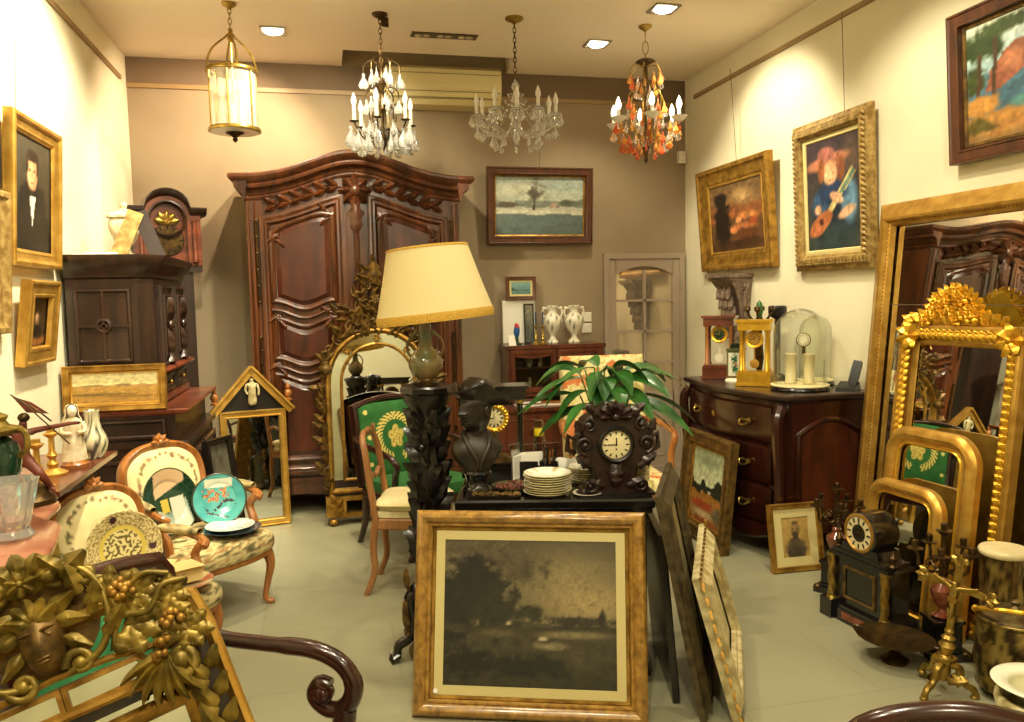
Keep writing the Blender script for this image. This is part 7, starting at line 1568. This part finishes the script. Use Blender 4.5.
# ---------------------------------------------------------------- tables along the left wall
t = thing('marble_table', 'serpentine side table with a red marble top and gilt apron at the left edge', 'table', (0, 0, 0))
mo = [(p.x, p.y) for p in smooth([(-1.36, 2.02, 0), (-1.0, 2.02, 0), (-.80, 2.06, 0), (-.78, 2.25, 0), (-.80, 2.5, 0), (-.84, 2.72, 0), (-.875, 2.84, 0), (-.94, 2.90, 0), (-.945, 3.0, 0), (-.96, 3.14, 0), (-1.03, 3.22, 0), (-1.2, 3.24, 0), (-1.36, 3.24, 0)], 5)]
b = MB(); b.loft([[(x, y, z) for x, y in offset(mo, e)] for z, e in ((.815, .03), (.82, .01), (.828, 0), (.84, 0), (.85, .008))]); b.build('top', 'marble_red', t, 60)
b = MB(); b.loft([[(x, y, z) for x, y in offset(mo, e)] for z, e in ((.70, .06), (.73, .05), (.79, .05), (.81, .02), (.815, .025))]); b.build('apron', 'gold_green', t, 60)
for x, y in ((-.86, 2.12), (-1.02, 3.12), (-1.3, 2.1), (-1.3, 3.14)): b = MB(); cab_leg(b, x, y, .72, .6 if x > -1.2 else 0, -.5 if y < 2.5 else .5, .04); b.build('leg', 'gold_green', t)
t = thing('console_table', 'narrow dark console table behind the tapestry armchairs on the left wall', 'table', (0, 0, 0))
MB().box((-1.175, 3.68, .849), (.36, .85, .022)).build('top', 'oak_red', t); MB().box((-1.31, 3.68, .80), (.07, .80, .075)).build('apron', 'oak_dark', t)
for y in (3.30, 4.06): MB().lathe([(.02, 0), (.024, .1), (.018, .2), (.026, .5), (.02, .6), (.026, .84)], 12, (-1.31, y, 0)).build('leg', 'oak_dark', t)
# on them
def crystal_vase(loc):
    t = thing('crystal_vase', 'cut crystal vase standing on the red marble table at the left edge', 'vase', loc)
    b = MB(); n = 24
    def ring(r, z, k=0.): return [(r*(1+.05*math.cos(12*(2*PI*j/n)+k))*math.cos(2*PI*j/n), r*(1+.05*math.cos(12*(2*PI*j/n)+k))*math.sin(2*PI*j/n), z) for j in range(n)]
    b.loft([ring(.05, 0), ring(.058, .01, PI), ring(.045, .03), ring(.05, .06, PI), ring(.06, .10), ring(.068, .14, PI), ring(.078, .18), ring(.073, .18), ring(.06, .13), ring(.042, .06), ring(.03, .045)]); b.build('body', 'crystal', t, 15)
crystal_vase((-.95, 2.66, .851))
candlestick('candlestick', 'thick yellow-brown candlestick nearest the crystal vase on the console', (-1.09, 3.33, .86), .19, 'gold', False, 'cushion', 'pair of gold candlesticks on the console', 1.25)
candlestick('candlestick', 'thick yellow-brown candlestick beside the white figurine on the console', (-1.12, 3.60, .86), .19, 'gold', False, 'cushion', 'pair of gold candlesticks on the console', 1.25)
# white Virgin figurine
t = thing('figurine', 'white porcelain figurine of a veiled woman on the console by the wall', 'figurine', (-1.077, 3.74, .86), R(25))
MB().lathe([(.001, 0), (.055, 0), (.057, .015), (.048, .022), (.046, .03), (.001, .031)], 20).build('base', 'honey', t)
b = MB(); n = 28
def fold(r, z, k): return [((r+k*math.cos(7*2*PI*j/n))*math.cos(2*PI*j/n), (r*.8+k*math.cos(7*2*PI*j/n))*math.sin(2*PI*j/n), z) for j in range(n)]
b.loft([fold(.048, .03, .004), fold(.044, .07, .004), fold(.038, .12, .003), fold(.036, .16, .002), fold(.040, .19, .001), fold(.034, .205, 0), fold(.014, .215, 0), fold(.012, .222, 0)]); b.build('robe', 'biscuit', t)
b = MB(); b.ball((0, -.004, .243), (.02, .022, .026), 14, 10); b.ball((0, -.026, .242), (.004, .006, .006), 6, 5); b.build('head', 'porcelain', t)
b = MB(); b.lathe([(.046, .12), (.045, .17), (.038, .205), (.028, .225), (.028, .245), (.022, .265), (.004, .274)], 20, (0, .006, 0), a0=R(-35), a1=R(215)); b.build('veil', 'biscuit', t)
for sx in (-1, 1): MB().tube(smooth([(sx*.036, 0, .19), (sx*.044, -.014, .155), (sx*.012, -.042, .15)], 4), [.012, .012, .008], 8).build('arm', 'biscuit', t)
t = thing('vase', 'patterned porcelain bottle vase behind the white figurine, by the dark cabinet', 'vase', (-1.05, 3.93, .86))
coloured_lathe('body', [(.001, 0), (.04, 0), (.042, .01), (.056, .04), (.062, .07), (.056, .10), (.038, .135), (.03, .17), (.034, .215), (.036, .22), (.03, .22), (.025, .19)], 32, t, lambda p: (206, 196, 160) if nz(math.atan2(p.y, p.x)*2, p.z*16, 1.4) > -.08 else (70, 66, 58), 'glaze')
# bronze-red huntress reaching out, on a rock base
t = thing('statuette', 'red-brown nude figure with an outstretched arm on the red marble table', 'statuette', (-1.07, 3.12, .851), R(12), scale=.86)
MB().lathe([(.001, 0), (.10, 0), (.10, .02), (.08, .04), (.07, .07), (.04, .09), (.001, .095)], 18, sx=1.2).build('rock', 'bronze', t)
J = {'pe': ((0, 0, .19), (.034, .028)), 'wa': ((.004, -.006, .235), (.026, .022)), 'ch': ((.01, -.012, .285), (.036, .027)), 'nk': ((.014, -.016, .325), .012), 'hd': ((.02, -.024, .352), (.019, .023)),
     'ls': ((-.035, -.006, .305), .014), 'le': ((-.075, -.03, .26), .0115), 'lw': ((-.05, -.07, .225), .009), 'lh': ((-.035, -.085, .22), .008),
     'rs': ((.052, -.012, .305), .014), 're': ((.115, -.02, .315), .011), 'rw': ((.18, -.03, .325), .0085), 'rh': ((.205, -.034, .328), .007), 'f1': ((.225, -.04, .33), .004), 'f2': ((.226, -.034, .327), .004), 'f3': ((.222, -.03, .322), .004),
     'lhip': ((-.022, -.004, .175), .026), 'lk': ((-.06, -.07, .135), .019), 'lf': ((-.055, -.05, .06), .012), 'lt': ((-.06, -.08, .05), .009), 'rhip': ((.024, 0, .175), .026), 'rk': ((.07, -.05, .13), .019), 'rf': ((.10, .0, .06), .012), 'rt': ((.115, -.02, .045), .009)}
skin('body', J, [('pe', 'wa'), ('wa', 'ch'), ('ch', 'nk'), ('nk', 'hd'), ('ch', 'ls'), ('ls', 'le'), ('le', 'lw'), ('lw', 'lh'), ('ch', 'rs'), ('rs', 're'), ('re', 'rw'), ('rw', 'rh'), ('rh', 'f1'), ('rh', 'f2'), ('rh', 'f3'), ('pe', 'lhip'), ('lhip', 'lk'), ('lk', 'lf'), ('lf', 'lt'), ('pe', 'rhip'), ('rhip', 'rk'), ('rk', 'rf'), ('rf', 'rt')], 'terracotta', t)
b = MB(); b.ball((.02, -.016, .362), (.023, .025, .02), 10, 7); b.ball((.026, .01, .362), (.011, .012, .011), 8, 6); b.build('hair', 'bronze', t)
b = MB(); b.tube(smooth([(.0, -.01, .43), (.06, -.03, .40), (.12, -.03, .34)], 4), .0035, 6); b.tube(smooth([(-.02, -.02, .46), (.03, -.035, .42), (.08, -.04, .36), (.14, -.04, .29), (.18, -.03, .24)], 4), .003, 6); b.build('bow', 'bronze', t)
b = MB(); b.loft([[(-.02, .012, .45), (.05, .0, .42), (.11, -.005, .37), (.03, .0, .38)], [(-.02, .018, .45), (.05, .006, .42), (.11, .001, .37), (.03, .006, .38)]]); b.build('drapery', 'terracotta', t)
t = thing('green_vase', 'dark green vase with yellow gilt mounts at the left edge on the marble table', 'vase', (-1.07, 2.86, .851))
MB().lathe([(.001, 0), (.05, 0), (.052, .02), (.03, .05), (.03, .07), (.001, .07)], 22).build('foot', 'gold_green', t)
MB().lathe([(.03, .07), (.06, .11), (.085, .17), (.09, .22), (.078, .26), (.05, .285)], 28).build('body', 'green_glaze', t)
MB().lathe([(.05, .285), (.088, .295), (.095, .31), (.06, .32), (.05, .335), (.058, .35), (.03, .365), (.012, .39), (.02, .405), (.002, .42)], 24).build('lid', 'gold_green', t)
for sx in (-1, 1): MB().tube(smooth([(sx*.088, -.01, .22), (sx*.12, -.03, .25), (sx*.115, -.03, .30), (sx*.08, -.01, .305)], 4), .01, 7).build('handle', 'gold_green', t)
b = MB()
for k in range(8): a = k*PI/4; b.push(M.Rotation(a, 4, 'Z')); b.leaf((0, -.062, .10), PI/2, .09, .04, .012, 3); b.pop()
b.build('gilt_mounts', 'gold_green', t)
t = thing('dark_plaque', 'dark narrow plaque leaning on the wall behind the green vase at the left edge', 'plaque', (-1.31, 3.0, .851), R(60), .06); MB().prism(rect(.14, .46), -.012, 0, .003).build('board', 'black_frame', t)
# ---------------------------------------------------------------- foreground armchair with scrolled arm
CR = R(62)
t = thing('armchair', 'dark polished armchair with scrolled arm and green back behind the carved mirror', 'armchair', (-.30, 1.90, 0), CR)
sw, sd, sh = .52, .50, .43
b = MB(); b.slab([(-sw/2, -sd/2), (sw/2, -sd/2), (sw*.44, sd/2), (-sw*.44, sd/2)], sh-.075, sh-.005, .006); b.build('seat_rail', 'mahogany', t)
MB().slab([(-sw*.44, -sd*.44), (sw*.44, -sd*.44), (sw*.39, sd*.43), (-sw*.39, sd*.43)], sh-.02, sh+.014, .01).build('seat', 'leather', t)
for sx in (-1, 1):
    b = MB(); b.tube(smooth([(sx*.23, -.225, sh-.02), (sx*.23, -.26, .3), (sx*.23, -.25, .15), (sx*.235, -.3, 0)], 4), [.034, .032, .026, .022], 9); b.build('leg', 'mahogany', t)
    b = MB(); b.tube(smooth([(sx*.21, .23, sh-.02), (sx*.21, .25, .25), (sx*.215, .33, 0)], 4), [.032, .026, .022], 9); b.build('leg', 'mahogany', t)
    b = MB(); P = smooth([(sx*.235, .26, .70), (sx*.25, .14, .665), (sx*.262, .0, .655), (sx*.268, -.12, .65), (sx*.27, -.20, .62), (sx*.27, -.235, .565), (sx*.268, -.215, .51), (sx*.266, -.165, .495), (sx*.266, -.125, .525), (sx*.266, -.14, .56), (sx*.266, -.168, .555)], 5)
    b.tube(P, [.020]*12+[.023]*12+[.025]*8+[.022]*(len(P)-38)+[.023]*6, 12); b.ball((sx*.266, -.15, .538), (.032, .028, .028), 12, 9); b.tube([(sx*.268, -.21, .50), (sx*.258, -.20, .40)], [.03, .034], 10); b.build('arm', 'mahogany', t)
bk = M.Translation((0, .23, .445)) @ M.Rotation(R(-11), 4, 'X')
gol = [(-.245, 0), (.245, 0), (.265, .30), (.265, .40)]+[(.265-.03-.47*k/10+(.03 if k == 0 else 0)*0, .445+.035*math.sin(PI*k/10)) for k in range(11)]+[(-.265, .40), (-.265, .30)]
b = MB(); b.push(bk); b.rim(gol, [(0, -.045), (-.008, -.02), (-.008, .012), (.004, .028), (.02, .03), (.036, .022), (.044, .008), (.044, -.045)]); b.prism(offset(gol, .03), .01, .045); b.pop(); fr = b.build('back_frame', 'mahogany', t, 60)
b = MB(); b.push(bk)
for x, z in dense(offset(gol, .05), .013): b.ball((x, -.012, z), .0045, 5, 4)
b.pop(); b.build('nailheads', 'brass', fr)
o = pad('backrest', .42, .38, lambda u, v: mixc((36, 108, 62), (54, 134, 80), .5+nz(u, v, 9)), t, 'textile', .03, -.0, 30, 30); o.matrix_local = bk @ M.Translation((0, 0, .04))
# ---------------------------------------------------------------- carved mirror in the foreground
MK = V((-.497, 1.50, .972)); ML, MRO = .31, R(-17)
t = thing('carved_mirror', 'large carved gilt mirror with mask cartouche, vine leaves and grapes, lower left foreground', 'mirror', (0, 0, 0))
mw = M.Translation(MK) @ M.Rotation(R(6), 4, 'Z') @ M.Rotation(-R(21), 4, 'X') @ M.Rotation(MRO, 4, 'Y')
t.matrix_world = mw @ M.Scale(.81, 4)
W, ZB, ZT = .33, -.86, -.02       # frame outline in the mirror's own plane, mask centre at the origin
ol = [(-W-.01, ZB), (W+.01, ZB), (W-.005, -.1), (W-.02, ZT), (.16, .03), (-.16, .03), (-W+.02, ZT), (-W+.005, -.1)]
b = MB(); b.rim(ol, [(0, -.03), (0, .012), (.006, .02), (.016, .02), (.022, .008), (.03, .0)]); b.build('outer_edge', 'gold', t)
b = MB(); b.prism(offset([(-W, ZB), (W, ZB), (W-.015, -.1), (W-.03, -.13), (-W+.03, -.13), (-W+.015, -.1)], .005), .004, .03); b.build('back_board', 'oak_dark', t)
b = MB(); b.prism(rect(.52, .62, 0, ZB+.04), -.006, -.002); b.build('mirror_glass', 'mirror_old', t)
fi = rect(.44, .56, 0, ZB+.06); b = MB(); b.rim(fi, [(-.03, .0), (-.026, .018), (-.014, .028), (.0, .022), (.008, .01), (.012, -.004)]); b.build('inner_frame', 'gold_old', t)
b = MB(); b.prism([(.01, -.155), (.17, -.155), (.15, -.118), (.01, -.118)], -.01, 0); b.prism([(-.17, -.155), (-.01, -.155), (-.01, -.118), (-.15, -.118)], -.01, 0); b.build('mirror_strip', 'mirror_old', t)
b = MB()
for sx in (-1, 1): b.rim([(p[0]*1, p[1]) for p in ([(.005, -.16), (.18, -.16), (.16, -.112), (.005, -.112)] if sx > 0 else [(-.18, -.16), (-.005, -.16), (-.005, -.112), (-.16, -.112)])], [(-.008, 0), (-.004, .018), (.006, .02), (.008, 0)])
b.tube([(-.20, -.015, -.105), (-.1, -.02, -.09), (0, -.02, -.085), (.1, -.02, -.09), (.2, -.015, -.105)], .008, 7); b.tube([(-.24, -.015, -.175), (0, -.02, -.168), (.24, -.015, -.175)], .010, 7)
b.build('strip_moulding', 'gold_old', t)
# cartouche: C scrolls round a mask
b = MB()
for sx in (-1, 1):
    P = smooth([(sx*.03, -.03, -.085), (sx*.10, -.035, -.065), (sx*.135, -.04, .0), (sx*.13, -.035, .08), (sx*.09, -.03, .13), (sx*.05, -.03, .135), (sx*.045, -.03, .105), (sx*.07, -.035, .095)], 6)
    b.tube(P, [.012]+[.02]*10+[.022]*10+[.018]*10+[.012], 9, flat=.7)
    b.scroll((sx*.055, -.035, -.075), .03, 1.3, PI, -sx, .010)
    for k in range(4): b.leaf((sx*(.115-.01*k), -.045, -.04+.05*k), PI/2-sx*(.9-.5*k), .07, .035, .018, 3, .8, 8)
b.build('cartouche', 'gold_green', t, 75)
b = MB(); b.prism([(p[0], p[1]+.03) for p in ell(.115, .11, 24)], .0, .02); b.build('cartouche_field', 'gold_dark', t)
b = MB(); rings = []   # mask
for z, rx, ry in ((-.072, .012, .010), (-.062, .026, .03), (-.045, .036, .04), (-.02, .042, .046), (.005, .045, .047), (.028, .046, .044), (.05, .04, .036), (.066, .02, .016)):
    ring = []
    for j in range(28):
        a = 2*PI*j/28; x = rx*math.cos(a); y = -.02-ry*max(0, -math.sin(a)) if math.sin(a) < 0 else -.02+.01*math.sin(a)
        fr = max(0, -math.sin(a))**10; y -= fr*{-.02: .016, .005: .010, -.045: .006, -.062: .008, .028: .004}.get(z, 0)
        if z == .005: y += .009*max(0, 1-abs(abs(math.cos(a))-.42)/.22)*(math.sin(a) < 0)
        ring.append((x, y, z))
    rings.append(ring)
b.loft(rings)
for sx in (-1, 1): b.ball((sx*.019, -.056, .006), (.009, .005, .005), 8, 5); b.leaf((sx*.008, -.068, .018), 0 if sx > 0 else PI, .03, .008, .006, 1, .3, 6)
b.ball((0, -.066, -.037), (.016, .007, .004), 8, 5); b.ball((0, -.064, -.045), (.013, .007, .004), 8, 5)
b.build('mask', 'gold_dark', t, 80)
b = MB()
for k in range(5): b.leaf((0, -.05, .035), PI*(.14+.18*k), .055, .036, .016, 1, .9, 9)
for sx in (-1, 1):
    b.leaf((sx*.035, -.035, .03), PI/2-sx*1.9, .07, .03, .014, 1, .8, 9); b.leaf((sx*.04, -.03, -.01), PI/2-sx*2.3, .065, .026, .012, 1, .8, 9); b.leaf((sx*.03, -.035, .05), PI/2-sx*1.2, .065, .034, .016, 1, .9, 9)
b.build('leaf_crown', 'gold_green', t, 75)
b = MB()    # crest above
for k in range(5): b.leaf((0, -.03, .115), PI*(.1+.2*k), .075, .055, .022, 2, .8, 11)
for sx in (-1, 1):
    b.leaf((sx*.06, -.03, .11), PI/2-sx*1.1, .08, .045, .018, 2, .8, 10); b.scroll((sx*.115, -.03, .10), .026, 1.3, PI/2, sx, .010); b.ball((sx*.05, -.045, .125), (.02, .016, .018), 10, 7)
b.flower((0, -.05, .125), .03, 7, .014); b.build('crest', 'gold_green', t, 75)
def vine(b, c, a, r):
    """lobed vine leaf"""
    for q in (-1.7, -.85, 0, .85, 1.7): b.leaf(c, a+q, r*(.95-.12*abs(q)), r*.52, r*.14, 3, .6, 10, vein=.15)
for sx in (-1, 1):
    vl = MB(); gr = MB(); st = MB()
    for (x, z, a, r) in ((.145, .045, .3, .065), (.20, .015, .6, .065), (.165, -.045, -.6, .08), (.225, -.06, .1, .07), (.255, -.015, .4, .055), (.17, .03, 1.0, .05), (.27, -.10, -.4, .06)):
        vine(vl, (sx*x, -.035, z), a if sx > 0 else PI-a, r)
    for (x, z) in ((.175, .055), (.245, -.05), (.21, -.10)):
        gr = MB()
        for k in range(11): gr.ball((sx*x+random.uniform(-.022, .022), -.055+random.uniform(-.008, .008), z-random.uniform(0, .035)), .0095, 8, 6)
        gr.build('grapes', 'gold_old', t, 75)
    st.tube(smooth([(sx*.12, -.03, -.08), (sx*.15, -.04, -.02), (sx*.21, -.05, -.03), (sx*.25, -.05, .01), (sx*.30, -.04, .005)], 5), .007, 7); st.tube(smooth([(sx*.12, -.03, .06), (sx*.17, -.04, .03), (sx*.22, -.05, .05), (sx*.27, -.045, .03)], 5), .006, 7)
    vl.build('vine_leaves', 'gold_green', t, 75); st.build('vine_stem', 'gold_green', t, 75)
for sx in (-1, 1):    # acanthus at the shoulders and down the stiles
    b = MB(); b.scroll((sx*.235, -.03, -.155), .055, 1.5, PI*.2 if sx > 0 else PI*.8, sx, .016); 
    for k in range(7): b.leaf((sx*.215, -.03, -.135), (PI*.95+k*.3) if sx > 0 else (PI*.05-k*.3), .10, .032, .018, 1, .9, 12, bend=.35*sx)
    for k in range(10):
        z = -.22-.062*k; b.leaf((sx*.27, -.02, z), PI/2+sx*.5, .09, .042, .018, 2, .8, 10, bend=-.2*sx); b.leaf((sx*.28, -.018, z+.02), PI/2-sx*.6, .055, .03, .014, 1, .8, 8)
    b.build('acanthus', 'gold_green', t, 75)
